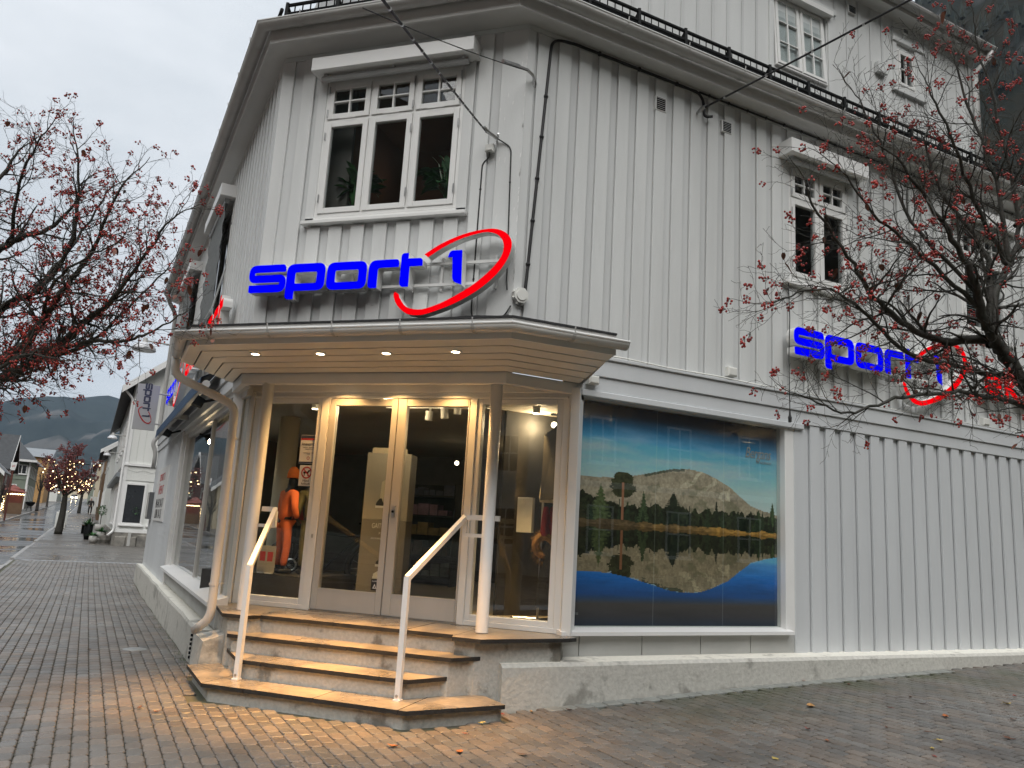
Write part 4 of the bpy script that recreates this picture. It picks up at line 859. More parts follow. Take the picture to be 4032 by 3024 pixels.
for x, y, l_ in ((1.36, .60, 'lit spot lamp on the shop ceiling above the right sidelight floor'), (-1.30, .42, 'lit spot lamp on the shop ceiling above the left sidelight floor')):
    s_ = thing('ceiling_spot', l_, 'lamp', (x, y, 2.95), 'spot lamps on the shop ceiling'); MB().tube([(x, y, 2.96), (x, y, 2.84)], .04, 12).build('housing', M['trim'], s_); MB().lathe([(.0, 2.832), (.034, 2.832), (.034, 2.8395), (0, 2.8395)], (x, y, 0), 12).build('bulb', M['glow'], s_)
    ld = bpy.data.lights.new('shop_spot', 'SPOT'); ld.energy = 60; ld.color = (1, .62, .25); ld.spot_size = R_(70); ld.spot_blend = .9; ld.shadow_soft_size = .03; lo = link('shop_spot', ld, s_); lo.location = (x, y, 2.82)
for x, y, z, e in ((-.35, .40, 2.85, 7), (1.2, 1.3, 2.8, 9), (-4.0, 2.0, 2.6, 4), (.2, 4.8, 2.6, 3), (3.6, 2.9, 2.6, 2)):
    l = bpy.data.lights.new('shop_lamp', 'POINT'); l.energy = e; l.color = (1, .74, .42); l.shadow_soft_size = .035; o = link('shop_lamp', l); o.location = (x, y, z)
mt = MB().slab([(-.75, .25), (.75, .25), (.75, 1.0), (-.75, 1.0)], .612, .62).build('door_mat', pm('dark_door_mat', (.03, .03, .032), .9, .3, 40), None, False, 'dark mat on the floor inside the doors', 'mat')
pf = MB().bbox(-2.75, -1.25, .62, 1.75, .612, .90, .005).build('display_platform', M['intdark'], None, False, 'low black display platform under the mannequins', 'platform')
# print on paper behind the glass
def plate(name, u0, u1, z0, z1, mat, par, v=-.006, F=FD, th=.004): return MB(F).box(u0, u1, v, v+th, z0, z1).build(name, mat, par)
s = thing('opening_hours_sign', 'white opening hours sheet taped inside the left sidelight', 'sign', (-1.05, 0, 2.15))
plate('sheet', -1.171, -.942, 2.155, 2.471, M['paper'], s); plate('navy_band', -1.168, -.945, 2.435, 2.468, M['navy'], s, -.0075, th=.001); plate('red_band', -1.168, -.945, 2.415, 2.4345, M['redprint'], s, -.0075, th=.001); plate('navy_band', -1.168, -.945, 2.158, 2.175, M['navy'], s, -.0075, th=.001)
for b, sz, z in (('ÅPNINGSTIDER', .036, 2.355), ('MANDAG - FREDAG 9-16', .0145, 2.328), ('LØRDAG 10-15', .0145, 2.308), ('VELKOMMEN TIL EN HYGGELIG', .0095, 2.270), ('HANDEL!', .0095, 2.258)): text('lettering', b, sz, FD, -1.056, z, -.0085, M['ink'], s, align='CENTER', sx=.78 if sz > .03 else 1.0, ext=.0005)
def ringp(cx, cz, r0, r1, n=28): return [(cx+r1*math.cos(2*math.pi*i/n), cz+r1*math.sin(2*math.pi*i/n)) for i in range(n)], [[(cx+r0*math.cos(2*math.pi*i/n), cz+r0*math.sin(2*math.pi*i/n)) for i in range(n)]]
o_, h_ = ringp(-1.056, 2.215, .013, .018, 16); MB(FD).prism(o_, -.008, -.007, 0, h_).build('ban_ring', M['redprint'], s)
s = thing('no_dogs_sign', 'white no dogs sign reading Hund forbudt inside left sidelight', 'sign', (-1.05, 0, 1.9))
plate('sheet', -1.147, -.967, 1.908, 2.137, M['paper'], s); o_, h_ = ringp(-1.057, 2.055, .052, .066); MB(FD).prism(o_, -.0085, -.0075, 0, h_).build('ban_ring', M['redprint'], s)
dog = [(-.043, -.018), (-.038, .012), (-.02, .016), (.012, .014), (.022, .03), (.03, .034), (.044, .026), (.044, .018), (.032, .012), (.024, -.002), (.024, -.038), (.016, -.038), (.012, -.008), (-.018, -.006), (-.024, -.038), (-.032, -.038), (-.03, -.008), (-.036, -.004)]
MB(FD).prism([(-1.057+x, 2.053+z) for x, z in dog], -.008, -.0072, 0).build('dog_symbol', M['ink'], s)
MB(FD).prism([(-1.105, 2.094), (-1.096, 2.103), (-1.009, 2.016), (-1.018, 2.007)], -.0092, -.0082, 0).build('ban_bar', M['redprint'], s)
for b, z in (('Hund', 1.955), ('forbudt', 1.922)): text('lettering', b, .036, FD, -1.057, z, -.0085, M['ink'], s, align='CENTER', ext=.0005)
s = thing('alarm_sticker', 'small black alarm sticker low on the left door glass', 'sticker', (-.105, 0, .86))
plate('sticker', -.149, -.064, .866, .977, M['ink'], s, -.0165); text('lettering', 'ALARM', .021, FD, -.1065, .952, -.0185, M['paper'], s, align='CENTER', ext=.0004)
MB(FD).prism([(-.13, .885), (-.085, .885), (-.107, .935)], -.0185, -.0175, 0, [[(-.117, .893), (-.097, .893), (-.107, .915)]]).build('symbol', M['paper'], s)
# standee
st = thing('display_stand', 'tall grey shoe display stand behind the left door', 'display stand', (-.55, 1.1, .61))
FS = frame((-.86, 1.0, 0), (.985, .17), (-.17, .985))
M['stand'] = pm('stand_print_grey', (.36, .33, .28), .5, .12, 1.6); M['stand_d'] = pm('stand_print_dark', (.22, .20, .17), .5, .1, 2)
MB(FS).bbox(0, .55, 0, .28, .612, 1.60, .004).build('lower_panel', M['stand_d'], st); MB(FS).bbox(0, .55, 0, .28, 1.603, 2.40, .004).build('upper_panel', M['stand'], st)
MB(FS).prism(rpoly([(.04, 2.40, 0), (.04, 2.47, .06), (.48, 2.47, .06), (.48, 2.40, 0)]), .05, .09).build('header', M['intcol'], st)
text('lettering', 'GAITLINE', .085, FS, .13, 1.50, -.002, M['paper'], st, sx=.62); text('lettering', 'X', .04, FS, .22, 1.43, -.002, M['paper'], st); text('lettering', 'ALEXANDER', .03, FS, .13, 1.37, -.002, M['paper'], st)
MB(FS).prism([(.34, 2.32), (.46, 2.32), (.47, 2.18), (.44, 2.05), (.42, 1.90), (.41, 1.78), (.36, 1.78), (.35, 1.92), (.27, 1.98), (.24, 1.80), (.20, 1.80), (.21, 2.05), (.32, 2.12)], -.003, -.001).build('figure_print', M['intcol'], st)
for x, z, w in ((.16, 1.755, .12), (.36, 1.66, .11), (.22, 1.07, .24), (.20, .93, .26)):
    MB(FS).prism(rpoly([(x, z, .01), (x, z+.04, .01), (x+w*.35, z+.10, .01), (x+w*.55, z+.10, .01), (x+w*.7, z+.05, .02), (x+w, z+.03, .02), (x+w, z, .01)], 3), -.006, -.001).build('shoe_print', M['ink'] if z != .93 else M['paper'], st); MB(FS).prism([(x-.005, z-.015), (x-.005, z+.012), (x+w+.005, z+.012), (x+w+.005, z-.015)], -.009, -.006).build('sole_print', M['paper'], st)
# bicycle
bk = thing('bicycle', 'dark mountain bicycle parked inside behind the left door', 'bicycle', (-1.3, 2.2, .61))
def torus(mb, c, R0, r, ax, n=36, m=8):
    c = Vector(c); ax = Vector(ax).normalized(); e = ax.orthogonal().normalized(); f = ax.cross(e)
    vs = [c+(e*math.cos(2*math.pi*i/n)+f*math.sin(2*math.pi*i/n))*(R0+r*math.cos(2*math.pi*j/m))+ax*r*math.sin(2*math.pi*j/m) for i in range(n) for j in range(m)]
    return mb.add(vs, [(i*m+j, ((i+1) % n)*m+j, ((i+1) % n)*m+(j+1) % m, i*m+(j+1) % m) for i in range(n) for j in range(m)])
bd = Vector((.96, .28, 0)).normalized(); bn = Vector((-bd.y, bd.x, 0)); c1 = Vector((-1.05, 1.75, .975)); c2 = c1-bd*1.05
for c in (c1, c2):
    w = torus(MB(), c, .325, .032, bn).build('tyre', M['blackrub'], bk); torus(MB(), c, .285, .012, bn).build('rim', M['black'], w)
    sp = MB()
    for k in range(16): a = math.pi*k/8; sp.tube([c+bn*.02, c+(bd*math.cos(a)+Vector((0, 0, 1))*math.sin(a))*.28], .002, 3)
    sp.build('spoke', M['steel'], w); torus(MB(), c, .07, .012, bn).build('brake_disc', M['steel'], w)
Z = Vector((0, 0, 1)); fr = MB(); hp = c1-bd*.14+Z*.45; bb = c2+bd*.42-Z*.03; sp_ = bb-bd*.14+Z*.46
for a, b in ((c1, hp), (hp, bb), (hp-Z*.06, sp_), (bb, sp_), (c2, bb), (c2, sp_)): fr.tube([a+bn*.02, b], .019, 6)
fr.build('frame', M['black'], bk); MB().tube([hp+Z*.12-bn*.3, hp+Z*.14, hp+Z*.12+bn*.3], .014, 6).tube([hp, hp+Z*.14], .016, 6).build('handlebar', M['black'], bk); MB().ball(sp_+Z*.1, .11, 8, 5, sq=(1, .6, .3)).tube([sp_, sp_+Z*.1], .014, 6).build('saddle', M['black'], bk)

# ------------------------------------------------------------------ skinned figures
def skin(name, pts, edges, mat, par, sub=1):
    me = bpy.data.meshes.new(name); me.from_pydata([p[:3] for p in pts], edges, []); ob = bpy.data.objects.new(name, me); COL.objects.link(ob)
    md = ob.modifiers.new('s', 'SKIN'); sv = me.skin_vertices[0].data
    for i, p in enumerate(pts): r = p[3] if isinstance(p[3], tuple) else (p[3], p[3]); sv[i].radius = r; sv[i].use_root = (i == 0)
    ob.modifiers.new('d', 'SUBSURF').levels = sub
    dg = bpy.context.evaluated_depsgraph_get(); m2 = bpy.data.meshes.new_from_object(ob.evaluated_get(dg)); bpy.data.objects.remove(ob)
    m2.name = name; m2.materials.clear(); m2.materials.append(mat); m2.polygons.foreach_set('use_smooth', [True]*len(m2.polygons))
    return link(name, m2, par)
def figure(x, y, z, H, face, jm, tm, hm, label, cat='mannequin', name='mannequin', lean=0, grp=None, hat=True, skinm=None, step=.0):
    t = thing(name, label, cat, (x, y, z), grp); R = Matrix.Translation((x, y, z)) @ Matrix.Rotation(face, 4, 'Z') @ Matrix.Scale(H/1.75, 4)
    def q(px, py, pz, r): v = R @ Vector((px, py, pz)); k = H/1.75; return (v.x, v.y, v.z, tuple(a*k for a in r) if isinstance(r, tuple) else r*k)
    l = lean; bm = skinm or M['blackrub']
    body = [q(0, 0, .95, (.13, .10)), q(0, l*.3, 1.2, (.12, .09)), q(0, l*.8, 1.42, (.14, .09)), q(0, l, 1.52, .05), q(0, l*1.15+.01, 1.60, (.075, .09)), q(0, l*1.2+.01, 1.72, (.07, .085)),
            q(.1, 0, .90, .085), q(.11, .03+step, .48, .055), q(.11, 0-step, .08, .04), q(.11, .13-step, .035, .032), q(-.1, 0, .90, .085), q(-.11, .02-step, .48, .055), q(-.11, 0+step, .08, .04), q(-.11, .13+step, .035, .032),
            q(.19, l*.8, 1.40, .055), q(.26, l*.5, 1.14, .042), q(.25, .13, .92, .032), q(.245, .17, .84, (.035, .02)), q(-.19, l*.8, 1.40, .055), q(-.26, l*.5, 1.14, .042), q(-.25, .12, .92, .032), q(-.245, .16, .84, (.035, .02))]
    ed = [(0, 1), (1, 2), (2, 3), (3, 4), (4, 5), (0, 6), (6, 7), (7, 8), (8, 9), (0, 10), (10, 11), (11, 12), (12, 13), (2, 14), (14, 15), (15, 16), (16, 17), (2, 18), (18, 19), (19, 20), (20, 21)]
    skin('body', body, ed, bm, t)
    hd_ = MB(); c = R @ Vector((0, l*1.2+.11, 1.63)); hd_.ball(c, .018*H/1.75, 6, 4); hd_.build('nose', bm, t)
    jk = [q(0, 0, .88, (.17, .14)), q(0, l*.2, 1.06, (.165, .135)), q(0, l*.5, 1.25, (.165, .125)), q(0, l*.8, 1.42, (.165, .11)), q(0, l*.95, 1.50, .085), q(.21, l*.8, 1.40, .085), q(.275, l*.5, 1.14, .07), q(.26, .11, .96, .055), q(-.21, l*.8, 1.40, .085), q(-.275, l*.5, 1.14, .07), q(-.26, .10, .96, .055)]
    skin('jacket', jk, [(0, 1), (1, 2), (2, 3), (3, 4), (3, 5), (5, 6), (6, 7), (3, 8), (8, 9), (9, 10)], jm, t)
    tr_ = [q(0, 0, .96, (.145, .115)), q(.105, 0, .84, .105), q(.115, .03+step, .48, .078), q(.115, 0-step, .12, .066), q(-.105, 0, .84, .105), q(-.115, .02-step, .48, .078), q(-.115, 0+step, .12, .066)]
    skin('trousers', tr_, [(0, 1), (1, 2), (2, 3), (0, 4), (4, 5), (5, 6)], tm, t)
    for sx, sy in ((.112, -step), (-.112, step)):
        b = MB(R); b.ball((sx, .05+sy, .05), .07, 10, 6, sq=(.75, 1.9, .72)); b.build('boot', M['blackrub'], t, True)
    if hat:
        b = MB(R); b.lathe([(.0, .17), (.04, .165), (.085, .12), (.108, .04), (.112, -.035), (.106, -.04), (.10, .0), (0, .02)], (0, l*1.2+.012, 1.72), 16); b.build('hat', hm, t, True)
    return t
M['orange'] = pm('orange_outdoor_cloth', (.75, .16, .045), .75, .12, 9, .3, 40); M['orange2'] = pm('bright_orange_knit', (.95, .22, .03), .8, .08, 30, .3, 90); M['olive'] = pm('olive_outdoor_cloth', (.125, .115, .045), .8, .15, 9, .3, 40); M['greyknit'] = pm('grey_knit', (.25, .25, .27), .8, .1, 40)
figure(-1.80, .82, .90, 1.19, R_(-32), M['orange'], M['orange'], M['orange2'], 'child mannequin in orange outdoor suit and orange beanie', grp='mannequins in the left sidelight', lean=.05)
figure(-1.55, 1.02, .90, 1.20, R_(62), M['olive'], M['olive'], M['greyknit'], 'child mannequin in olive green suit and grey beanie', grp='mannequins in the left sidelight', lean=.06)
figure(-2.18, 1.5, .90, 1.1, R_(-10), pm('dark_red_cloth', (.25, .03, .03), .8, .1, 8), M['intdark'], M['intdark'], 'child mannequin in dark red jacket behind the orange one', grp='mannequins in the left sidelight')
for k, (x, y) in enumerate(((-1.97, .70), (-1.84, .66))):
    t = thing('price_stand', ('left small white price card stand at the mannequins\' feet', 'right small white price card stand at the mannequins\' feet')[k], 'price card', (x, y, .9), 'price cards at the mannequins\' feet')
    MB().box(x-.04, x+.04, y-.03, y+.03, .90, .91).build('foot', M['trim'], t); MB(frame((x, y, 0), (.95, .3), (-.3, .95))).bbox(-.06, .06, 0, .008, .91, 1.22, .002).build('card', M['stand'], t); MB(frame((x, y, 0), (.95, .3), (-.3, .95))).box(-.035, .03, -.001, 0, 1.04, 1.15).build('print', M['redprint'], t)
# clothes rack in the right sidelight
rk = thing('garment_rack', 'steel garment rack behind the right sidelight edge', 'rack', (1.5, .8, .61))
MB().tube([(1.42, .85, .66), (1.42, .85, 2.45), (2.1, 1.2, 2.45)], .014, 8).build('pole', M['steel'], rk); MB().tube([(1.15, .80, .64), (1.75, .95, .64)], .018, 6).build('foot', M['steel'], rk)
for x, y in ((1.15, .80), (1.75, .95)): MB().ball((x, y, .635), .024, 8, 5).build('caster', M['blackrub'], rk)
cb = [('beanie', 'pair of beige knitted beanies hanging on the rack', (.60, .55, .44), 2.20, 1.88, .16), ('glove', 'dark red glove hanging on the rack', (.30, .02, .03), 1.84, 1.52, .10)]
for nm, lb, c, zt, zb, w in cb:
    mb = MB()
    for s_, oy in ((0, 0), (.07, .03)): mb.lathe([(.0, zt), (.03, zt-.01), (w*.45, zt-.12), (w*.55, zb+.05), (w*.48, zb), (0, zb+.01)], (1.50+s_, .70+oy, 0), 10)
    mb.build(nm, pm(nm+'_cloth', c, .85, .12, 18, .4, 60), None, True, lb, nm)
fc = thing('winter_coat', 'dark coat with brown fur hood on the rack', 'coat', (1.55, .75, 1.0))
MB().lathe([(.0, 1.5), (.10, 1.48), (.17, 1.36), (.20, 1.0), (.21, .78), (0, .78)], (1.62, .78, 0), 12).build('coat', M['intdark'], fc, True)
fu = MB(); rng = random.Random(3)
for i in range(900):
    a = rng.uniform(0, 2*math.pi); b = rng.uniform(0, 2*math.pi); r = .045; c = Vector((1.50+.10*math.cos(a), .70+.04*math.sin(a), 1.42+.15*math.sin(a))); d = Vector((math.cos(a)*math.cos(b), math.sin(b), math.sin(a)*math.cos(b))); n = d.orthogonal().normalized()*.004
    p = c+d*.02; e = c+d*(r+rng.uniform(0, .05))+Vector((0, 0, -.015)); fu.add([p-n, p+n, e], [(0, 1, 2)])
torus(fu, (1.50, .70, 1.42), .10, .045, (0, 1, 0), 16, 8); o = fu.build('fur_hood', pm('brown_fur', (.30, .17, .06), .9, .5, 14), fc, fix=False)
cabx = MB().bbox(1.02, 1.20, 1.2, 1.3, 1.55, 1.95).build('white_box', M['trim'], None, False, 'white wall box hanging inside behind the right sidelight', 'box')

# ------------------------------------------------------------------ window poster: a printed lake view, as a coloured grid
def poster():
    nx, nz = 290, 236; U, V = np.meshgrid((np.arange(nx)+.5)/nx, (np.arange(nz)+.5)/nz)
    rng = np.random.RandomState(5)
    def noise(fx, fz, seed, oct=4):
        r = np.random.RandomState(seed); out = np.zeros_like(U); amp = 1; tot = 0
        for o in range(oct):
            gx, gz = int(fx*2**o)+2, int(fz*2**o)+2; g = r.rand(gz+1, gx+1); x = U*(gx-1); z = V*(gz-1); i = x.astype(int); j = z.astype(int); fx_, fz_ = x-i, z-j
            fx_ = fx_*fx_*(3-2*fx_); fz_ = fz_*fz_*(3-2*fz_)
            out += amp*((g[j, i]*(1-fx_)+g[j, i+1]*fx_)*(1-fz_)+(g[j+1, i]*(1-fx_)+g[j+1, i+1]*fx_)*fz_); tot += amp; amp *= .5
        return out/tot
    c = lambda r, g, b: np.array([r, g, b], float)/255
    img = np.zeros((nz, nx, 3))
    ks = [.44, .56, .66, .74, .82, .88, 1.0]; cs = [c(128, 142, 160), c(126, 142, 162), c(112, 134, 158), c(86, 126, 156), c(62, 114, 144), c(34, 78, 108), c(10, 28, 50)]
    for k in range(3): img[..., k] = np.interp(V, ks, [q[k] for q in cs])
    cl = np.clip((noise(3, 14, 11)-.45)*4.0, 0, 1)*np.clip((V-.6)*6, 0, 1)*np.clip((.93-V)*8, 0, 1); img += cl[..., None]*(c(128, 132, 152)-img)*.7
    rx = [0, .18, .28, .36, .45, .54, .61, .67, .74, .80, .86, .93, 1]; rz = [.652, .655, .675, .697, .724, .736, .727, .706, .674, .628, .585, .565, .55]
    shore = .447+.01*noise(8, 1, 4)
    def land(VV, dark=1.0, sh=.447, ref=False):
        h = np.interp(U, rx, rz)+.004*(noise(40, 1, 6)-.5); m = (VV < h)
        n = noise(22, 30, 8); rid = np.abs(np.sin((U*24-(VV-.5)*15+6*noise(6, 6, 9))))
        col = c(120, 110, 95)*(.78+.22*n+.30*(noise(140, 110, 19, 2)-.5)+.12*(noise(9, 26, 23)-.5))[..., None]; g = np.clip(((h-VV) < .09)*(rid < .3)*(U > .5)*(U < .75), 0, 1); col += g[..., None]*c(22, 22, 20); pk = np.clip((.40-n)*6, 0, .45)*((h-VV) > .06); col = col+(c(70, 70, 54)-col)*pk[..., None]
        col = np.where(((h-VV) < .012)[..., None] & (U < .52)[..., None] & (U > .33)[..., None], c(56, 58, 48), col)
        return m, col
    m, col = land(V); img = np.where(m[..., None], col, img)
    tn = noise(46, 5, 21)
    tl = .535+.06*(tn-.4)+.05*np.exp(-((U-.05)/.07)**2); f = (V < tl); n2 = noise(90, 70, 31); img = np.where(f[..., None], (c(24, 28, 20)+(n2[..., None]-.45)*c(42, 46, 28)), img)
    def tree(u, b, h, w, kind, colr):
        nonlocal img
        dz = (V-b)/h; inside = (dz > 0) & (dz < 1)
        if kind == 'spruce': hw = w*(1-dz)*(.55+.55*np.abs(np.sin(dz*34)))*(.7+.6*noise(120, 90, int(u*1000)))
        else: hw = np.where(dz > .52, w*np.sqrt(np.clip(1-((dz-.76)/.26)**2, 0, 1))*(.5+.95*noise(60, 70, int(u*1000))), w*.07)
        mk = inside & (np.abs(U-u) < hw); img = np.where(mk[..., None], colr*.8*(.6+.8*noise(100, 100, int(u*777)))[..., None], img)
        if kind == 'pine': tk = inside & (dz < .8) & (np.abs(U-u) < w*.085); img = np.where(tk[..., None], c(104, 70, 52), img)
    tree(.235, .45, .235, .055, 'pine', c(48, 50, 34)); tree(.14, .46, .17, .05, 'spruce', c(66, 76, 48)); tree(.33, .45, .165, .032, 'spruce', c(50, 62, 42)); tree(.47, .52, .10, .05, 'spruce', c(30, 36, 28)); tree(.68, .48, .125, .02, 'spruce', c(28, 34, 26)); tree(.79, .47, .09, .035, 'spruce', c(34, 40, 30)); tree(.90, .46, .115, .035, 'spruce', c(46, 58, 38)); tree(.975, .45, .165, .036, 'spruce', c(56, 72, 46)); tree(.03, .46, .17, .05, 'spruce', c(42, 42, 30)); tree(.39, .48, .08, .014, 'spruce', c(30, 36, 26))
    for q in range(34):
        u_ = rng.rand(); tree(u_, .46, rng.uniform(.05, .115), rng.uniform(.009, .02), 'spruce', c(22, 28, 20)*rng.uniform(.8, 1.7))
    bank = (V < .470-.012*U+.03*(noise(26, 2, 44)-.5)) & (V > .44); img = np.where(bank[..., None], (c(66, 54, 38)+(c(118, 88, 44)-c(66, 54, 38))*np.clip((U-.42+.5*(noise(12, 4, 43)-.5))*4, 0, 1)[..., None])*(.55+.8*noise(70, 120, 41))[..., None], img)
    # water: mirror of what lies above, darker, stretched, then deep blue
    vm = np.clip(.447+(.447-V)*.98, 0, .999); jj = np.clip((vm*nz+1.5*(noise(30, 120, 51)-.5)*6*np.clip((.447-V)*4, 0, 1)).astype(int), 0, nz-1); ii = np.tile(np.arange(nx), (nz, 1)); mir = img[jj, ii]
    deep = np.zeros_like(img); dks = [0, .05, .10, .14, .22, .32]; dcs = [c(14, 22, 36), c(34, 32, 36), c(46, 42, 42), c(20, 48, 88), c(22, 66, 118), c(60, 104, 146)]
    for k in range(3): deep[..., k] = np.interp(V, dks, [q[k] for q in dcs])
    sky = (vm > np.interp(U, rx, rz)) ; wat = np.where(sky[..., None], deep*(.85+.3*noise(6, 40, 61))[..., None], mir*np.array([.82, .80, .74])); img = np.where((V < .447)[..., None], wat, img)
    img = np.where((V < .155)[..., None], deep*(.9+.2*noise(5, 30, 62))[..., None], img)
    for su in (.385, .715): img = np.where((np.abs(U-su) < .0022)[..., None], img*.8+.12, img)
    img = np.clip(img*(.96+.08*noise(100, 100, 71))[..., None], 0, 1); lin = np.minimum(np.where(img < .04045, img/12.92, ((img+.055)/1.055)**2.4)*3.3, .8)
    al = np.clip(1-(V-(.885-.02*U))*9, .8, 1)
    u0, u1, z0, z1 = .80, 3.665, .66, 2.94
    xs = np.linspace(u0, u1, nx+1); zs_ = np.linspace(z0, z1, nz+1); XX, ZZ = np.meshgrid(xs, zs_); F = np.array(FR)
    pts = np.stack([XX.ravel(), np.full(XX.size, .105), ZZ.ravel()], 1) @ F[:3, :3].T+F[:3, 3]
    i = np.arange(nx); j = np.arange(nz); I, J = np.meshgrid(i, j); a = (J*(nx+1)+I).ravel(); faces = np.stack([a, a+1, a+nx+2, a+nx+1], 1)
    me = bpy.data.meshes.new('window_print'); me.from_pydata(pts.tolist(), [], faces.tolist())
    ca = me.color_attributes.new('print', 'FLOAT_COLOR', 'CORNER'); d = np.ones((nx*nz, 4, 4), np.float32); d[..., :3] = lin.reshape(-1, 1, 3); d[..., 3] = al.reshape(-1, 1); ca.data.foreach_set('color', d.ravel())
    m = bpy.data.materials.new('printed_window_film'); nt, b, o = nodes(m); at = nt.nodes.new('ShaderNodeAttribute'); at.attribute_name = 'print'; nt.links.new(at.outputs['Color'], b.inputs['Base Color']); nt.links.new(at.outputs['Alpha'], b.inputs['Alpha']); b.inputs['Roughness'].default_value = .5; b.inputs['Specular IOR Level'].default_value = .2
    me.materials.append(m); return me
t = thing('window_poster', 'full height printed film of a mountain lake in the right shop window', 'poster', tuple(FR @ Vector((2.2, .1, .66))))
link('film', poster(), t)
M['paleprint'] = pm('pale_print', (.42, .44, .44), .5, .04, 3)
text('lettering', 'Bergans', .175, FR, 3.16, 2.55, .099, M['paleprint'], t, align='LEFT', sx=.78, shear=.28, ext=.0008, space=.92); text('lettering', 'OF NORWAY', .045, FR, 3.33, 2.49, .099, M['paleprint'], t, ext=.0008, sx=.9)
text('lettering', '© FOTO', .03, FR, .87, .78, .099, M['paleprint'], t, ext=.0005)
MB(FR).box(.80, 3.66, .052, .058, .66, 2.935).build('pane', M['glass'], SHOP)
cr_ = thing('clothes_rail', 'steel clothes rail with hangers showing above the printed film', 'rail', tuple(FR @ Vector((2.2, .55, 2.75))))
MB(FR).tube([(.8, .5, 2.80), (3.7, .5, 2.80)], .012, 6).build('rail', M['steel'], cr_)
for u in (1.62, 2.55, 3.42): MB(FR).box(u-.03, u+.03, .52, .56, .62, 2.9).build('post', M['intcol'], cr_)
rng = random.Random(9); uu = .92
while uu < 3.5:
    nj = globals().get('nj', 0)+1; g = thing('jacket_on_hanger', 'dark jacket on the rail above the printed film, %s from the left' % ['first', 'second', 'third', 'fourth', 'fifth', 'sixth', 'seventh', 'eighth', 'ninth', 'tenth', 'eleventh', 'twelfth', 'thirteenth', 'fourteenth', 'fifteenth'][nj-1], 'jacket', tuple(FR @ Vector((uu, .5, 2.75))), 'dark jackets hanging above the printed film')
    MB(FR).tube([(uu, .42, 2.69), (uu+.03, .5, 2.76), (uu, .5, 2.81)], .005, 4).tube([(uu-.02, .30, 2.66), (uu, .5, 2.74), (uu+.02, .70, 2.66)], .007, 4).build('hanger', M['white'], g)
    w = rng.uniform(.05, .09); MB(FR).add([(uu-w, .28, 2.60), (uu+w, .28, 2.60), (uu+w*.6, .45, 2.70), (uu-w*.6, .45, 2.70), (uu-w, .26, 1.9), (uu+w, .26, 1.9), (uu-w, .72, 2.60), (uu+w, .72, 2.60), (uu-w, .74, 1.9), (uu+w, .74, 1.9)], [(0, 1, 2, 3), (0, 4, 5, 1), (3, 2, 7, 6), (6, 7, 9, 8), (0, 3, 6, 8, 4), (1, 5, 9, 7, 2)]).build('jacket', M['intdark'] if rng.random() < .75 else M['greyknit'], g)
    uu += rng.choice([.16, .2, .24, .42])
# ------------------------------------------------------------------ plants in the corner window
def leaf_blade(mb, p, d, L, w, droop, mi=0, n=5):
    d = Vector(d).normalized(); s = d.cross(Vector((0, 0, 1)));  s = s.normalized() if s.length > .05 else Vector((1, 0, 0)); pts = []; q = Vector(p)
    for i in range(n+1):
        t = i/n; ww = w*math.sin(math.pi*min(1, .12+.88*t))**.8*(1 if t < .98 else .1); pts += [q-s*ww/2+Vector((0, 0, .12*ww)), q, q+s*ww/2+Vector((0, 0, .12*ww))]; q = q+d*(L/n); d = (d+Vector((0, 0, -droop/n))).normalized()
    mb.add(pts, [(i*3+j, i*3+j+1, i*3+j+4, i*3+j+3) for i in range(n) for j in range(2)], mi)
def lily(u, label, fl, seed, hgt):
    rng = random.Random(seed); base = FC @ Vector((u, .26, 4.845)); t = thing('potted_plant', label, 'plant', tuple(base), 'leafy potted plants in the corner window')
    MB().lathe([(.05, 0), (.085, .01), (.10, .17), (.09, .17), (.085, .14), (0, .14)], base, 14).build('pot', M['terracotta'], t, True)
    lv = MB(); st_ = MB()
    for i in range(46):
        a = rng.uniform(0, 2*math.pi); sp = rng.uniform(.15, 1.0); h = rng.uniform(.18, hgt); tip = base+Vector((math.cos(a)*sp*.2, math.sin(a)*sp*.05, .14+h)); st_.tube([base+Vector((0, 0, .13)), base+Vector((math.cos(a)*sp*.08, math.sin(a)*sp*.04, .14+h*.6)), tip], .004, 4)
        leaf_blade(lv, tip, (math.cos(a)*sp+rng.uniform(-.3, .3), math.sin(a)*sp*.18, rng.uniform(-.1, .8)), rng.uniform(.17, .27), rng.uniform(.085, .125), rng.uniform(.6, 1.6))
    lv.build('leaves', M['foliage'], t, fix=False); st_.build('stem', M['foliage'], t)
    for i in range(fl):
        a = rng.uniform(0, 6); tip = base+Vector((math.cos(a)*.12, -.02, .16+hgt+rng.uniform(-.02, .1))); f = MB(); f.tube([base+Vector((0, 0, .14)), tip], .004, 4); leaf_blade(f, tip, (math.cos(a), .0, 1.2), .13, .06, .2); f.build('flower', M['petal'], t, fix=False)
lily(-.66, 'dark green leafy potted plant in the left pane of corner window', 0, 1, .36); lily(.47, 'tall leafy potted peace lily with white flowers in the right pane of corner window', 4, 2, .42)
sd_ = thing('paper_star', 'small pale star ornament in the middle pane of corner window', 'ornament', tuple(FC @ Vector((.0, .16, 4.85)))); MB(FC).prism([(.03+(.085 if i % 2 == 0 else .035)*math.sin(math.pi*i/5), 4.95+(.085 if i % 2 == 0 else .035)*math.cos(math.pi*i/5)) for i in range(10)], .15, .17).build('star', M['blind'], sd_)
MB().ball(FC @ Vector((-.72, 1.6, 6.05)), .05, 8, 6).build('room_lamp', M['glow'], None, True, 'lit lamp bulb in the room behind the corner window', 'lamp')
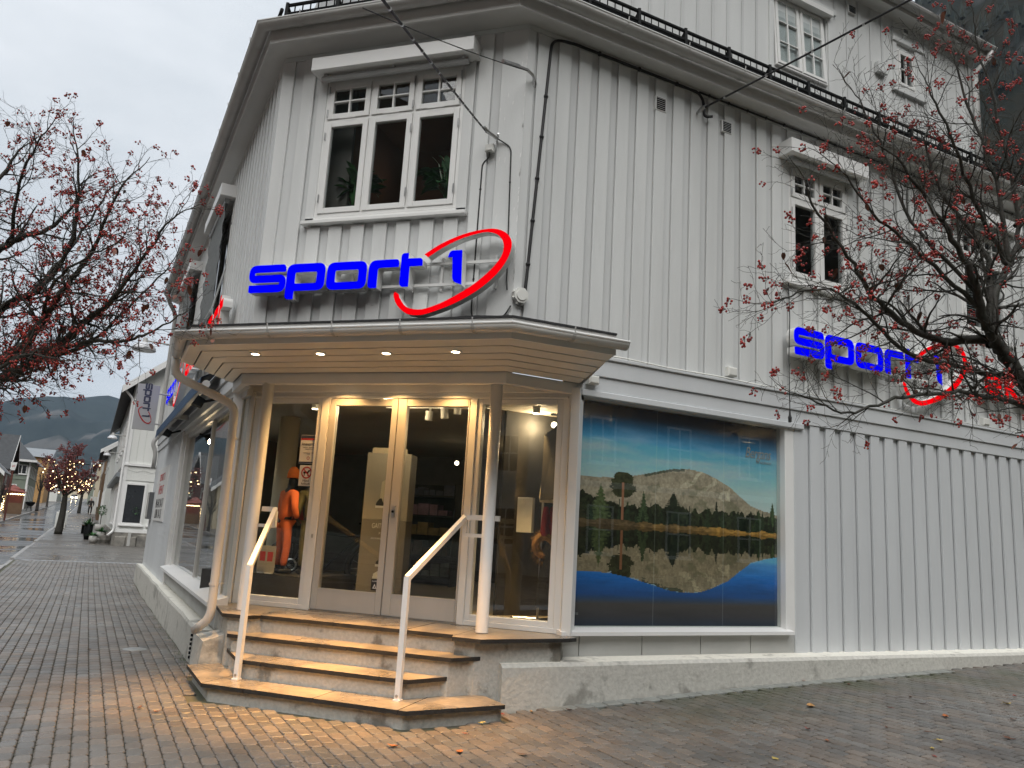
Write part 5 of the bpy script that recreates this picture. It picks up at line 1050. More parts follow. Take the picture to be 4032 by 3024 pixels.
# ================================================================== ground
def strips(name, mat, As, Bs, dz, kind='structure'):
    mb = MB(); n = len(As)
    for b in Bs:
        for a in As: p = P(a, b, G(a, b)+dz); mb.v.append(p[:])
    for j in range(len(Bs)-1):
        for i in range(n-1): mb.f.append((j*n+i, j*n+i+1, (j+1)*n+i+1, (j+1)*n+i)); mb.m.append(0)
    return mb.build(name, mat, None, kind=kind)
BB = [-60, -40, -20, -8, 0, 5, 10, 15, 20, 26, 32, 40, 50, 70, 95, 120, 160, 220, 330]
def paving_mat():      # far paving: brick joints, damp, along the street
    m = bpy.data.materials.new('damp_paving'); nt, b, o = nodes(m); N = nt.nodes; L = nt.links
    geo = N.new('ShaderNodeNewGeometry'); mp = N.new('ShaderNodeMapping'); mp.vector_type = 'POINT'; mp.inputs['Rotation'].default_value = (0, 0, R_(-45)); L.new(geo.outputs['Position'], mp.inputs[0])
    sw = N.new('ShaderNodeSeparateXYZ'); L.new(mp.outputs[0], sw.inputs[0]); cb = N.new('ShaderNodeCombineXYZ'); L.new(sw.outputs['Y'], cb.inputs['X']); L.new(sw.outputs['X'], cb.inputs['Y'])
    br = N.new('ShaderNodeTexBrick'); br.inputs['Scale'].default_value = 1; br.inputs['Brick Width'].default_value = .16; br.inputs['Row Height'].default_value = .104; br.inputs['Mortar Size'].default_value = .006
    br.inputs['Color1'].default_value = (.15, .135, .12, 1); br.inputs['Color2'].default_value = (.11, .104, .098, 1); br.inputs['Mortar'].default_value = (.05, .048, .042, 1); L.new(cb.outputs[0], br.inputs['Vector'])
    nz = N.new('ShaderNodeTexNoise'); nz.inputs['Scale'].default_value = .5; nz.inputs['Detail'].default_value = 6; L.new(geo.outputs['Position'], nz.inputs['Vector'])
    mx = N.new('ShaderNodeMixRGB'); mx.blend_type = 'MULTIPLY'; mx.inputs[0].default_value = .6; L.new(br.outputs['Color'], mx.inputs[1]); L.new(nz.outputs['Fac'], mx.inputs[2]); 
    g2 = N.new('ShaderNodeMixRGB'); g2.blend_type = 'MULTIPLY'; g2.inputs[0].default_value = 1; g2.inputs[2].default_value = (1.5, 1.5, 1.5, 1); L.new(mx.outputs[0], g2.inputs[1]); L.new(g2.outputs[0], b.inputs['Base Color'])
    mr = N.new('ShaderNodeMapRange'); mr.inputs['From Min'].default_value = .4; mr.inputs['From Max'].default_value = .62; mr.inputs['To Min'].default_value = .50; mr.inputs['To Max'].default_value = .20; L.new(nz.outputs['Fac'], mr.inputs['Value']); L.new(mr.outputs[0], b.inputs['Roughness'])
    bu = N.new('ShaderNodeBump'); bu.inputs['Strength'].default_value = .5; bu.inputs['Distance'].default_value = .006; bu.invert = True; L.new(br.outputs['Fac'], bu.inputs['Height']); L.new(bu.outputs[0], b.inputs['Normal']); return m
M['pavefar'] = paving_mat()
M['joint'] = pm('sandy_joint', (.085, .077, .06), .9, .3, 2.0, .4, 60, col2=(.05, .06, .03))
def wet_mat(name, c1, c2, lo, hi, sc):
    m = bpy.data.materials.new(name); nt, b, o = nodes(m); N = nt.nodes; L = nt.links; geo = N.new('ShaderNodeNewGeometry')
    mp = N.new('ShaderNodeMapping'); mp.inputs['Rotation'].default_value = (0, 0, R_(-45)); mp.inputs['Scale'].default_value = (1, .28, 1); L.new(geo.outputs['Position'], mp.inputs[0])
    nz = N.new('ShaderNodeTexNoise'); nz.inputs['Scale'].default_value = sc; nz.inputs['Detail'].default_value = 6; L.new(mp.outputs[0], nz.inputs['Vector'])
    r = N.new('ShaderNodeValToRGB'); r.color_ramp.elements[0].position = .42; r.color_ramp.elements[1].position = .58; r.color_ramp.elements[0].color = (*c1, 1); r.color_ramp.elements[1].color = (*c2, 1); L.new(nz.outputs['Fac'], r.inputs[0]); L.new(r.outputs[0], b.inputs['Base Color'])
    mr = N.new('ShaderNodeMapRange'); mr.inputs['From Min'].default_value = .42; mr.inputs['From Max'].default_value = .56; mr.inputs['To Min'].default_value = hi; mr.inputs['To Max'].default_value = lo; L.new(nz.outputs['Fac'], mr.inputs['Value']); L.new(mr.outputs[0], b.inputs['Roughness'])
    n2 = N.new('ShaderNodeTexNoise'); n2.inputs['Scale'].default_value = 45; L.new(geo.outputs['Position'], n2.inputs['Vector']); bu = N.new('ShaderNodeBump'); bu.inputs['Distance'].default_value = .006; L.new(mr.outputs[0], bu.inputs['Strength']); L.new(n2.outputs['Fac'], bu.inputs['Height']); L.new(bu.outputs[0], b.inputs['Normal']); return m
M['road'] = wet_mat('wet_asphalt', (.07, .068, .066), (.045, .045, .047), .10, .42, .8)
KA = -4.55
pav = strips('pavement', M['joint'], [KA, -4, -3, -2.0, -1.2, 0, .7, 2, 3.6, 6, 9, 14], [-14, -8, -4, 0, 4, 8, 10, 15, 19.4], -.020)
strips('far_pavement', M['pavefar'], [KA, -3.6, -1.5, .7, 3.6, 12], [19.4]+[b for b in BB if b > 19.4], -.004)
strips('street_pavement', M['pavefar'], [KA, 0, .7, 3.6, 14, 40], [-60, -40, -26, -14], -.004); strips('street_pavement', M['pavefar'], [14, 40, 70], [-14, -8, 0, 10, 20], -.004)
strips('road', M['road'], [-7.9, KA-.14], BB, -.085)
strips('left_pavement', M['pavefar'], [-40, -20, -11, -8.04], BB, -.004)
strips('land', pm('valley_ground', (.10, .11, .09), .9, .3, .1), [-500, -300, -90, -40], [-60, 0, 10, 50, 160, 330], -.2); strips('land', pm('valley_ground_far', (.09, .10, .08), .9, .3, .1), [40, 70, 200, 500], [-60, 0, 10, 50, 160, 330], -.2)
M['granite'] = pm('granite_kerb', (.30, .29, .28), .45, .18, 7, .2, 60, rvar=.12)
for nm, a0, lab in (('kerb', KA, None), ('kerb', -7.9, None)):
    k = link(nm, None, None, kind='structure'); k.location = P(a0, 10, 0)
    b = 9.0
    while b < 130:
        L = 1.0 if b < 70 else 4.0
        gap = (a0 == KA and 26.8 < b < 31.0) or (a0 == KA and 16.8 < b < 19.5)
        h = .0 if not gap else -.06; z = G(a0, b+L/2)
        f = FAB; mb = MB(f); sl = G(a0, b+L)-G(a0, b); z0, z1 = G(a0, b)+h, G(a0, b+L)+h
        mb.add([(a0-.14, b, z0-.25), (a0, b, z0-.25), (a0, b, z0+.004), (a0-.12, b, z0+.004), (a0-.14, b, z0-.02), (a0-.14, b+L-.012, z1-.25), (a0, b+L-.012, z1-.25), (a0, b+L-.012, z1+.004), (a0-.12, b+L-.012, z1+.004), (a0-.14, b+L-.012, z1-.02)], [(0, 4, 3, 2, 1), (5, 6, 7, 8, 9), (2, 3, 8, 7), (3, 4, 9, 8), (0, 5, 9, 4), (1, 2, 7, 6)])
        mb.build('kerb_stone', M['granite'], k); b += L
# ---------- pavers
M['paver'] = pm('damp_concrete_paver', (.150, .136, .122), .40, .22, .9, .35, 110, attr='tint', rvar=.14, fine=.22)
def moss(m):   # green growth in the strip along the right wall and the left wall foot
    nt = m.node_tree; N = nt.nodes; L = nt.links; b = next(n for n in N if n.type == 'BSDF_PRINCIPLED'); src = b.inputs['Base Color'].links[0].from_socket
    geo = N.new('ShaderNodeNewGeometry'); dt = N.new('ShaderNodeVectorMath'); dt.operation = 'DOT_PRODUCT'; dt.inputs[1].default_value = (S2, -S2, 0); L.new(geo.outputs['Position'], dt.inputs[0])
    nz = N.new('ShaderNodeTexNoise'); nz.inputs['Scale'].default_value = .9; nz.inputs['Detail'].default_value = 5; L.new(geo.outputs['Position'], nz.inputs['Vector'])
    mr = N.new('ShaderNodeMapRange'); mr.inputs['From Min'].default_value = 1.72; mr.inputs['From Max'].default_value = 3.1; mr.inputs['To Min'].default_value = 1.0; mr.inputs['To Max'].default_value = 0.0; L.new(dt.outputs['Value'], mr.inputs['Value'])
    g = N.new('ShaderNodeMath'); g.operation = 'GREATER_THAN'; g.inputs[1].default_value = 1.74; L.new(dt.outputs['Value'], g.inputs[0])
    mu = N.new('ShaderNodeMath'); mu.operation = 'MULTIPLY'; L.new(mr.outputs[0], mu.inputs[0]); L.new(g.outputs[0], mu.inputs[1]); m3 = N.new('ShaderNodeMath'); m3.operation = 'MULTIPLY'; m3.use_clamp = True
    n4 = N.new('ShaderNodeMapRange'); n4.inputs['From Min'].default_value = .36; n4.inputs['From Max'].default_value = .56; L.new(nz.outputs['Fac'], n4.inputs['Value']); L.new(mu.outputs[0], m3.inputs[0]); L.new(n4.outputs[0], m3.inputs[1])
    d2 = N.new('ShaderNodeVectorMath'); d2.operation = 'DOT_PRODUCT'; d2.inputs[1].default_value = (S2, S2, 0); L.new(geo.outputs['Position'], d2.inputs[0]); s2_ = N.new('ShaderNodeMapRange'); s2_.inputs['From Min'].default_value = 1.2; s2_.inputs['From Max'].default_value = 2.4; L.new(d2.outputs['Value'], s2_.inputs['Value'])
    m4 = N.new('ShaderNodeMath'); m4.operation = 'MULTIPLY'; L.new(m3.outputs[0], m4.inputs[0]); L.new(s2_.outputs[0], m4.inputs[1])
    mx = N.new('ShaderNodeMixRGB'); mx.inputs[2].default_value = (.055, .062, .032, 1); L.new(m4.outputs[0], mx.inputs[0]); L.new(src, mx.inputs[1]); L.new(mx.outputs[0], b.inputs['Base Color'])
moss(M['paver'])
T4o = [(-1.49, -1.04), (-.81, -1.72), (1.12, -1.75), (1.73, -1.04)]
def blocked(a, b):
    x, y = (a-b)*S2, (a+b)*S2
    if a > -1.655 and b > -1.625 and b < 13.2 and y > -.98: return True
    if 1.0 < a < 6.6 and -1.765 < b <= -1.54: return True
    if y > -1.76 and y < -.9:
        t = (y+1.74)/.70; xl = -.81-.68*max(0, min(1, t)); xr = 1.12+.61*max(0, min(1, t))
        if xl-.02 < x < xr+.02: return True
    return False
def paver_geo(w, l, c=.015, bev=.007, dome=.0016):
    o = [(-w/2+c, -l/2), (w/2-c, -l/2), (w/2, -l/2+c), (w/2, l/2-c), (w/2-c, l/2), (-w/2+c, l/2), (-w/2, l/2-c), (-w/2, -l/2+c)]
    k = 1-2*bev/w; k2 = 1-2*bev/l; vs = [(x, y, -.03) for x, y in o]+[(x, y, -bev*.8) for x, y in o]+[(x*k, y*k2, 0) for x, y in o]+[(0, 0, dome)]
    fs = [(i, (i+1) % 8, 8+(i+1) % 8, 8+i) for i in range(8)]+[(8+i, 8+(i+1) % 8, 16+(i+1) % 8, 16+i) for i in range(8)]+[(16+i, 16+(i+1) % 8, 24) for i in range(8)]
    return vs, fs
PW, PL = .104, .160; pvs, pfs = paver_geo(PW-.005, PL-.006); rng = random.Random(11); cand = []
i0 = int(math.floor(KA/PW)); 
for i in range(i0, int(13/PW)):
    a = (i+.55)*PW
    if a-PW/2 < KA+.01: continue
    off = (PL/2 if i % 2 else 0)
    for j in range(int(-9/PL), int(19.4/PL)):
        b = j*PL+off+.25*PL*math.sin(i*12.9898)*.15
        if b > 19.25 or blocked(a, b): continue
        q = proj(P(a, b, G(a, b)))
        if q is None or not (-.08 < q[0] < 1.08 and .2 < q[1] < 1.12): continue
        cand.append((q[2] if (0 <= q[0] <= 1 and q[1] <= 1.0) else 99, a, b))
cand.sort()
near, rest = cand[:300], cand[300:]
def tintv(): 
    g = rng.uniform(.78, 1.2); w = rng.uniform(-.07, .09); return (g*(1+w), g, g*(1-w*.8), 1)
fv = np.array(pvs)
def paver_mesh(items, name):
    n = len(items); V = np.empty((n, len(pvs), 3)); T = np.empty((n, 4))
    for k, (a, b, tz, rx, ry, rz) in enumerate(items):
        q = fv.copy(); q[:, 2] += q[:, 0]*rx+q[:, 1]*ry; c, s = math.cos(rz), math.sin(rz); x = q[:, 0]*c-q[:, 1]*s+a; y = q[:, 0]*s+q[:, 1]*c+b
        gx = (G(a+.05, b)-G(a-.05, b))*10; gy = (G(a, b+.05)-G(a, b-.05))*10
        V[k, :, 0] = (x-y)*S2; V[k, :, 1] = (x+y)*S2; V[k, :, 2] = q[:, 2]+G(a, b)+(x-a)*gx+(y-b)*gy+tz; T[k] = tintv()
    me = bpy.data.meshes.new(name); nv = len(pvs); F = [tuple(i+k*nv for i in f) for k in range(n) for f in pfs]
    me.from_pydata(V.reshape(-1, 3).tolist(), [], F); ca = me.color_attributes.new('tint', 'FLOAT_COLOR', 'POINT'); ca.data.foreach_set('color', np.repeat(T, nv, 0).astype(np.float32).ravel()); me.materials.append(M['paver']); me.update(); return me
jit = lambda: (rng.uniform(-.0025, .0015), rng.uniform(-.016, .016), rng.uniform(-.012, .012), rng.uniform(-.03, .03))
link('paver_field', paver_mesh([(a, b, *jit()) for _, a, b in rest], 'paver_field'), pav, kind='stuff')
var = []
for k in range(14):
    me = bpy.data.meshes.new('paver'); sl = rng.uniform(-.02, .02); me.from_pydata([(x, y, z+x*sl) for x, y, z in pvs], [], pfs); t = tintv(); ca = me.color_attributes.new('tint', 'FLOAT_COLOR', 'POINT'); ca.data.foreach_set('color', np.tile(np.array(t, np.float32), len(pvs))); me.materials.append(M['paver']); var.append(me)
for _, a, b in near:
    o = link('paver', rng.choice(var), pav); o.location = P(a, b, G(a, b)+rng.uniform(-.003, .002)); gx = (G(a+.05, b)-G(a-.05, b))*10; o.rotation_euler = (0, -gx, R_(45)+rng.uniform(-.03, .03))
print('pavers', len(cand))
# ---------- things lying on the paving
cv = thing('access_cover', 'small round metal cover set in the paving beside the left wall', 'cover', P(-2.128, 2.30, -.02)); MB().lathe([(.0, .0), (.125, .0), (.13, -.008), (.115, .004), (.0, .006)], P(-2.128, 2.30, G(-2.1, 2.3)+.004), 24).build('lid', pm('worn_cover', (.30, .31, .31), .5, .1, 12), cv, True)
def leaf_mesh(L, w, curl, seed, mat):
    r = random.Random(seed); mb = MB(); n = 6; prof = [.1, .65, 1, .95, .7, .35, .02]
    for i in range(n+1):
        t = i/n; lob = 1+.22*math.sin(i*2.4+seed); y = (t-.5)*L; z = curl*(4*(t-.5)**2)*L*.5
        mb.v += [(-w/2*prof[i]*lob, y, z+abs(curl)*w*.5*prof[i]+r.uniform(0, .004)), (0, y, z), (w/2*prof[i]*lob, y, z+abs(curl)*w*.42*prof[i]+r.uniform(0, .004))]
    for i in range(n):
        for j in (0, 1): mb.f.append((i*3+j, i*3+j+1, i*3+j+4, i*3+j+3)); mb.m.append(0)
    mb.tube([(0, -L/2, .0), (.004, -L/2-.018, .004)], .0016, 4); return mb.mesh('fallen_leaf', mat, fix=False)
LM = {'tan': pm('tan_leaf', (.50, .27, .10), .55, .3, 14), 'orange': pm('orange_leaf', (.42, .13, .035), .5, .3, 14), 'yellow': pm('yellow_leaf', (.55, .42, .12), .5, .25, 14), 'brown': pm('brown_leaf', (.12, .05, .025), .55, .35, 14), 'red': pm('red_leaf', (.28, .06, .04), .5, .3, 14)}
M['bstone'] = pm('pale_border_stone', (.24, .25, .235), .45, .2, 6, .3, 60, rvar=.1)
a = 1.0
while a < 6.55:
    L = rng.uniform(.13, .17); v_, f_ = paver_geo(L-.008, .135); o = link('border_stone', MB().add(v_, f_).mesh('border_stone', M['bstone']), pav); o.location = P(a+L/2, -1.695+rng.uniform(-.006, .006), G(a+L/2, -1.69)+rng.uniform(-.001, .004)); o.rotation_euler = (rng.uniform(-.02, .02), -.04, R_(45)+rng.uniform(-.05, .05)); a += L
LV = [(3.31, -2.56, 'tan', .12), (4.15, -3.31, 'orange', .12), (5.29, -3.17, 'yellow', .10), (3.93, -4.0, 'brown', .11), (1.76, -3.63, 'yellow', .09), (3.34, -3.81, 'yellow', .05), (3.06, -3.94, 'yellow', .055), (2.89, -4.08, 'red', .06), (2.63, -3.14, 'red', .08), (2.50, -3.45, 'orange', .07), (3.48, -3.61, 'brown', .07), (4.64, -2.61, 'brown', .06), (5.79, -2.95, 'red', .07), (4.45, -2.87, 'brown', .07), (3.98, -2.88, 'red', .05), (4.59, -1.92, 'brown', .06), (4.25, -1.62, 'orange', .05), (4.67, -3.60, 'brown', .06), (3.29, -3.37, 'brown', .05), (.22, -1.99, 'yellow', .075), (-.70, -2.47, 'orange', .085), (-.05, -2.26, 'red', .05), (.11, -2.89, 'brown', .09), (.83, -1.73, 'tan', .05), (1.17, -1.80, 'brown', .07), (-2.13, -1.07, 'orange', .05), (-2.59, 2.30, 'brown', .06), (-2.24, -.90, 'brown', .07), (.55, -1.72, 'red', .06), (-.30, -2.72, 'orange', .09)]
cnt = {}; tot = {}
def lkey(a, b, c, L): return (c, 'near the bottom step' if (abs(a) < 1.3 and b > -2.3) else ('along the right wall' if b > -2.0 and a > 1.3 else ('on the left paving' if a < -1.5 else ('on the right paving' if a > 1.3 else 'on the paving before the steps'))), 0 if L < .065 else (1 if L < .095 else 2))
for q in sorted(LV, key=lambda q: q[0]+q[1]): tot.setdefault(lkey(*q), []).append(q)
for k, (a, b, c, L) in enumerate(LV):
    grp_ = tot[lkey(a, b, c, L)]; suf = '' if len(grp_) == 1 else (', '+(['nearer the photo centre', 'farther right'] if len(grp_) == 2 else ['leftmost of three', 'middle of three', 'rightmost of three', 'outermost of four'])[grp_.index((a, b, c, L))])
    near_ = 'near the bottom step' if (abs(a) < 1.3 and b > -2.3) else ('along the right wall' if b > -2.0 and a > 1.3 else ('on the left paving' if a < -1.5 else ('on the right paving' if a > 1.3 else 'on the paving before the steps')))
    r = random.Random(k); t = link('fallen_leaf', leaf_mesh(L, L*r.uniform(.4, .62), r.uniform(.05, .32), k, LM[c]), None, '%s fallen leaf %s, %s long%s' % ({'tan': 'curled tan', 'orange': 'orange', 'yellow': 'yellow', 'brown': 'dark brown', 'red': 'reddish'}[c], near_, {0: 'five centimetres', 1: 'eight centimetres', 2: 'twelve centimetres'}[0 if L < .065 else (1 if L < .095 else 2)], suf), 'leaf', 'fallen leaves on the paving')
    t.location = P(a, b, G(a, b)+.006); t.rotation_euler = (r.uniform(-.1, .1), r.uniform(-.1, .1), r.uniform(0, 6.28))
wd = thing('weed', 'small green weed growing at the foot of the right plinth', 'plant', (4.10, 2.235, .13)); wl_ = MB()
for k in range(8): a = k*.8; leaf_blade(wl_, (4.10, 2.235, .15), (math.cos(a), math.sin(a)*.6-.2, .9), random.uniform(.08, .16), .032, .8)
wl_.build('leaves', M['foliage'], wd, fix=False)
gr = MB(); rg = random.Random(5)
for k in range(420):
    if k < 240: b = rg.uniform(-.6, 6) if k < 200 else rg.uniform(0, 2); a = -1.665-abs(rg.gauss(0, .05))
    elif k < 330: a = rg.uniform(1.1, 9); b = -1.56-abs(rg.gauss(0, .02))
    else: a, b = -1.6+rg.gauss(0, .18), .15+rg.gauss(0, .12)
    if blocked(a, b): continue
    p = P(a, b, G(a, b)-.006); d = Vector((rg.uniform(-1, 1), rg.uniform(-1, 1), 1.6)).normalized(); s = d.orthogonal().normalized()*.0025; h = rg.uniform(.012, .04); gr.add([p-s, p+s, p+d*h], [(0, 1, 2)])
gr.build('grass', pm('joint_grass', (.06, .10, .03), .7, .3, 20), None, kind='stuff', fix=False)
# ================================================================== trees
ICO = None
def ico():
    global ICO
    if ICO is None:
        bm = bmesh.new(); bmesh.ops.create_icosphere(bm, subdivisions=1, radius=1); ICO = ([v.co[:] for v in bm.verts], [tuple(v.index for v in f.verts) for f in bm.faces]); bm.free()
    return ICO
def spline(pts, k=6):
    pts = [Vector(p) for p in pts]; out = []
    for i in range(len(pts)-1):
        a, b, c, d = pts[max(i-1, 0)], pts[i], pts[i+1], pts[min(i+2, len(pts)-1)]
        for j in range(k):
            t = j/k; out.append(.5*((2*b)+(c-a)*t+(2*a-5*b+4*c-d)*t*t+(3*b-a-3*c+d)*t**3))
    return out+[pts[-1]]
def rvec(r): 
    while True:
        v = Vector((r.uniform(-1, 1), r.uniform(-1, 1), r.uniform(-1, 1)))
        if .05 < v.length < 1: return v.normalized()
def grow(limbs, seed, l1=1.0, d1=.13, d2=.075, d3=.05, keep=None, up=.25, scale=1.0, sides=(8, 5, 4, 3), wig=.2, inview=True):
    r = random.Random(seed); wood = MB(); tips = []; nodes_ = []
    def ok(p):
        if not inview: return True
        q = proj(p); return q is not None and -.12 < q[0] < 1.12 and -.14 < q[1] < .8
    def shoot(p, d, L, r0, lev, start=.1):
        n = max(3, int(L/(.055*scale))) if lev < 3 else 4; pts = [Vector(p)]; dirs = []; step = L/n
        for i in range(n):
            d = (d+rvec(r)*wig*(1.0 if lev < 3 else 1.6)+Vector((0, 0, up*.10))).normalized(); pts.append(pts[-1]+d*step); dirs.append(d)
        if not ok(pts[-1]) and not ok(pts[0]): return
        rs = [max(.0011*scale, r0*(1-.72*i/n)) for i in range(n+1)]
        wood.tube(pts, rs, sides[min(lev, 3)], cap=False)
        if lev == 3 or (lev == 2 and L < .2*scale): tips.append((pts[-1], d)); 
        if lev >= 3: return
        sp = (d1, d2, d3)[lev]*scale; q = start*L
        while q < L:
            f = q/L; i = min(n-1, int(f*n)); base = pts[i].lerp(pts[i+1], f*n-i)
            ax = rvec(r).cross(dirs[i])
            if ax.length > .1:
                nd = (Matrix.Rotation(R_(r.uniform(28, 62)), 3, ax.normalized()) @ dirs[i]); ll = {0: l1, 1: .42, 2: .15}[lev]*scale*r.uniform(.45, 1.15)*(1-.5*f if lev else 1)
                shoot(base, nd, ll, max(.0014*scale, rs[i]*r.uniform(.38, .6)), lev+1, .15)
            q += sp*r.uniform(.5, 1.5)
        tips.append((pts[-1], d))
    for pts, r0, r1 in limbs:
        c = spline(pts); n = len(c)-1; k0 = keep or 0
        rr = [(r0+(r1-r0)*(i/n)**.8) for i in range(n+1)]; c = [p+rvec(r)*.012*scale for p in c]; wood.tube(c, rr, sides[0], cap=False)
        acc = 0; nxt = d1*scale
        for i in range(n):
            seg = c[i+1]-c[i]; acc += seg.length
            while acc > nxt:
                dirn = seg.normalized(); ax = rvec(r).cross(dirn)
                if ax.length > .1 and i > 1: shoot(c[i].lerp(c[i+1], r.random()), Matrix.Rotation(R_(r.uniform(25, 65)), 3, ax.normalized()) @ dirn, l1*scale*r.uniform(.35, 1.1)*(1-.35*i/n), min(rr[i]*.5, .014*scale), 1)
                nxt += d1*scale*r.uniform(.6, 1.4)
        shoot(c[-1], (c[-1]-c[-2]).normalized(), .5*scale*l1, r1, 1); tips.append((c[-1], c[-1]-c[-2]))
    return wood, tips
def berries(tips, seed, prob, rad, per, spread, droop=.5, inview=True):
    r = random.Random(seed); iv, if_ = ico(); V = []; F = []; st = MB(); nv = len(iv)
    for p, d in tips:
        if r.random() > prob: continue
        q = proj(p)
        if inview and (q is None or not (-.05 < q[0] < 1.05 and -.06 < q[1] < .75)): continue
        dn = (d.normalized()*.6+Vector((0, 0, -droop))+rvec(r)*.4).normalized(); hub = p+d.normalized()*.012
        for i in range(r.randint(*per)):
            c = hub+(dn*r.uniform(.5, 1.3)+rvec(r)*.62)*spread; k = len(V); s = rad*r.uniform(.75, 1.15); st.tube([hub, c], rad*.13, 3, cap=False)
            V += [(c.x+x*s, c.y+y*s, c.z+z*s*1.08) for x, y, z in iv]; F += [tuple(j+k for j in f) for f in if_]
    return V, F, st
def leaves(tips, seed, prob, L):
    r = random.Random(seed); mb = MB()
    for p, d in tips:
        if r.random() > prob: continue
        dn = (Vector((0, 0, -1))+rvec(r)*.7).normalized(); leaf_blade(mb, p, dn, L*r.uniform(.6, 1.2), L*r.uniform(.35, .6), r.uniform(-.6, .6), 0, 4)
    return mb
def tree_thing(name, label, base, wood, tips, bp, brad, per, spread, lp, ll, seed, group=None, trunk=None, cat='tree', inview=True, bark='bark', berry='berry'):
    t = thing(name, label, cat, base, group)
    if trunk: trunk.build('trunk', M[bark], t, True, fix=False)
    wood.build('crown', M[bark], t, True, fix=False)
    if bp:
        V, F, st = berries(tips, seed, bp, brad, per, spread, inview=inview); me = bpy.data.meshes.new('berries'); me.from_pydata(V, [], F); me.materials.append(M[berry]); me.polygons.foreach_set('use_smooth', [True]*len(me.polygons)); link('berries', me, t, kind='stuff'); st.build('berry_stalks', M[bark], t, False, kind='stuff', fix=False)
    if lp: leaves(tips, seed+1, lp, ll).build('leaves', M['leafdry'], t, False, kind='stuff', fix=False)
    return t
gR = G(*( (6.35-.75)*S2, (-6.35-.75)*S2)) if False else .12
TR = MB().tube(spline([(6.34, -.92, .0), (6.30, -.88, .9), (6.20, -.95, 1.6), (5.86, -1.18, 2.28)]), [.13, .13, .115, .115, .115, .11, .11, .105, .10, .10, .10, .095, .09, .09, .088, .085, .085, .082, .08], 12, cap=True)
LR = [([(5.86, -1.18, 2.28), (5.40, -1.45, 2.90), (5.26, -1.63, 3.03), (5.14, -1.81, 3.21), (5.06, -1.99, 3.40), (4.85, -2.22, 3.69), (4.58, -2.47, 4.00)], .060, .009),
      ([(5.29, -1.52, 3.06), (4.92, -1.74, 3.00), (4.71, -1.92, 3.04), (4.42, -2.25, 3.18), (4.25, -2.56, 3.35), (4.00, -2.80, 3.66)], .036, .006),
      ([(5.25, -1.56, 3.00), (5.30, -1.58, 3.36), (5.45, -1.37, 3.64), (5.57, -1.20, 4.02), (5.45, -1.33, 4.84), (5.30, -1.42, 5.5)], .038, .006),
      ([(5.45, -1.37, 3.64), (5.38, -1.45, 4.3), (5.2, -1.5, 4.9), (5.1, -1.55, 5.4)], .022, .005), ([(5.57, -1.20, 4.02), (5.75, -1.1, 4.5), (5.75, -1.15, 5.2)], .02, .005), ([(5.1, -1.9, 3.3), (4.7, -2.1, 3.75), (4.5, -2.2, 4.3), (4.35, -2.3, 4.6)], .016, .004),
      ([(5.90, -1.15, 2.24), (5.64, -1.33, 2.56), (5.18, -1.59, 2.64), (4.92, -1.98, 2.60), (4.53, -2.29, 2.49), (4.24, -2.47, 2.37), (3.98, -2.66, 2.44)], .026, .0045),
      ([(5.40, -1.40, 2.80), (5.21, -1.50, 2.83), (4.65, -2.01, 2.86), (4.32, -2.47, 3.03), (4.09, -2.87, 3.05), (3.80, -3.12, 2.90)], .024, .004),
      ([(5.22, -1.60, 3.10), (5.25, -1.64, 3.60), (4.92, -1.76, 4.18), (4.84, -1.85, 4.50)], .03, .006),
      ([(5.45, -1.37, 3.64), (5.2, -1.7, 3.95), (4.95, -2.1, 4.35), (4.8, -2.2, 4.7)], .02, .005),
      ([(5.14, -1.81, 3.21), (4.75, -2.2, 3.45), (4.45, -2.5, 3.6), (4.2, -2.75, 3.85)], .018, .005)]
w, tp = grow(LR, 21, .58, .105, .075, .055, wig=.27)
tree_thing('berry_tree', 'bare rowan type tree with red berries reaching in over the right wall', (6.34, -.92, 0), w, tp, .10, .0078, (5, 11), .032, .008, .07, 31, 'red berry street trees', TR)
print('tree R tips', len(tp), len(w.f))
TLt = MB().tube(spline([(-4.0, -2.75, -.05), (-3.95, -2.72, 1.0), (-3.61, -2.69, 2.06)]), [.14, .135, .13, .125, .12, .115, .11, .105, .105, .10, .10, .10, .10], 12)
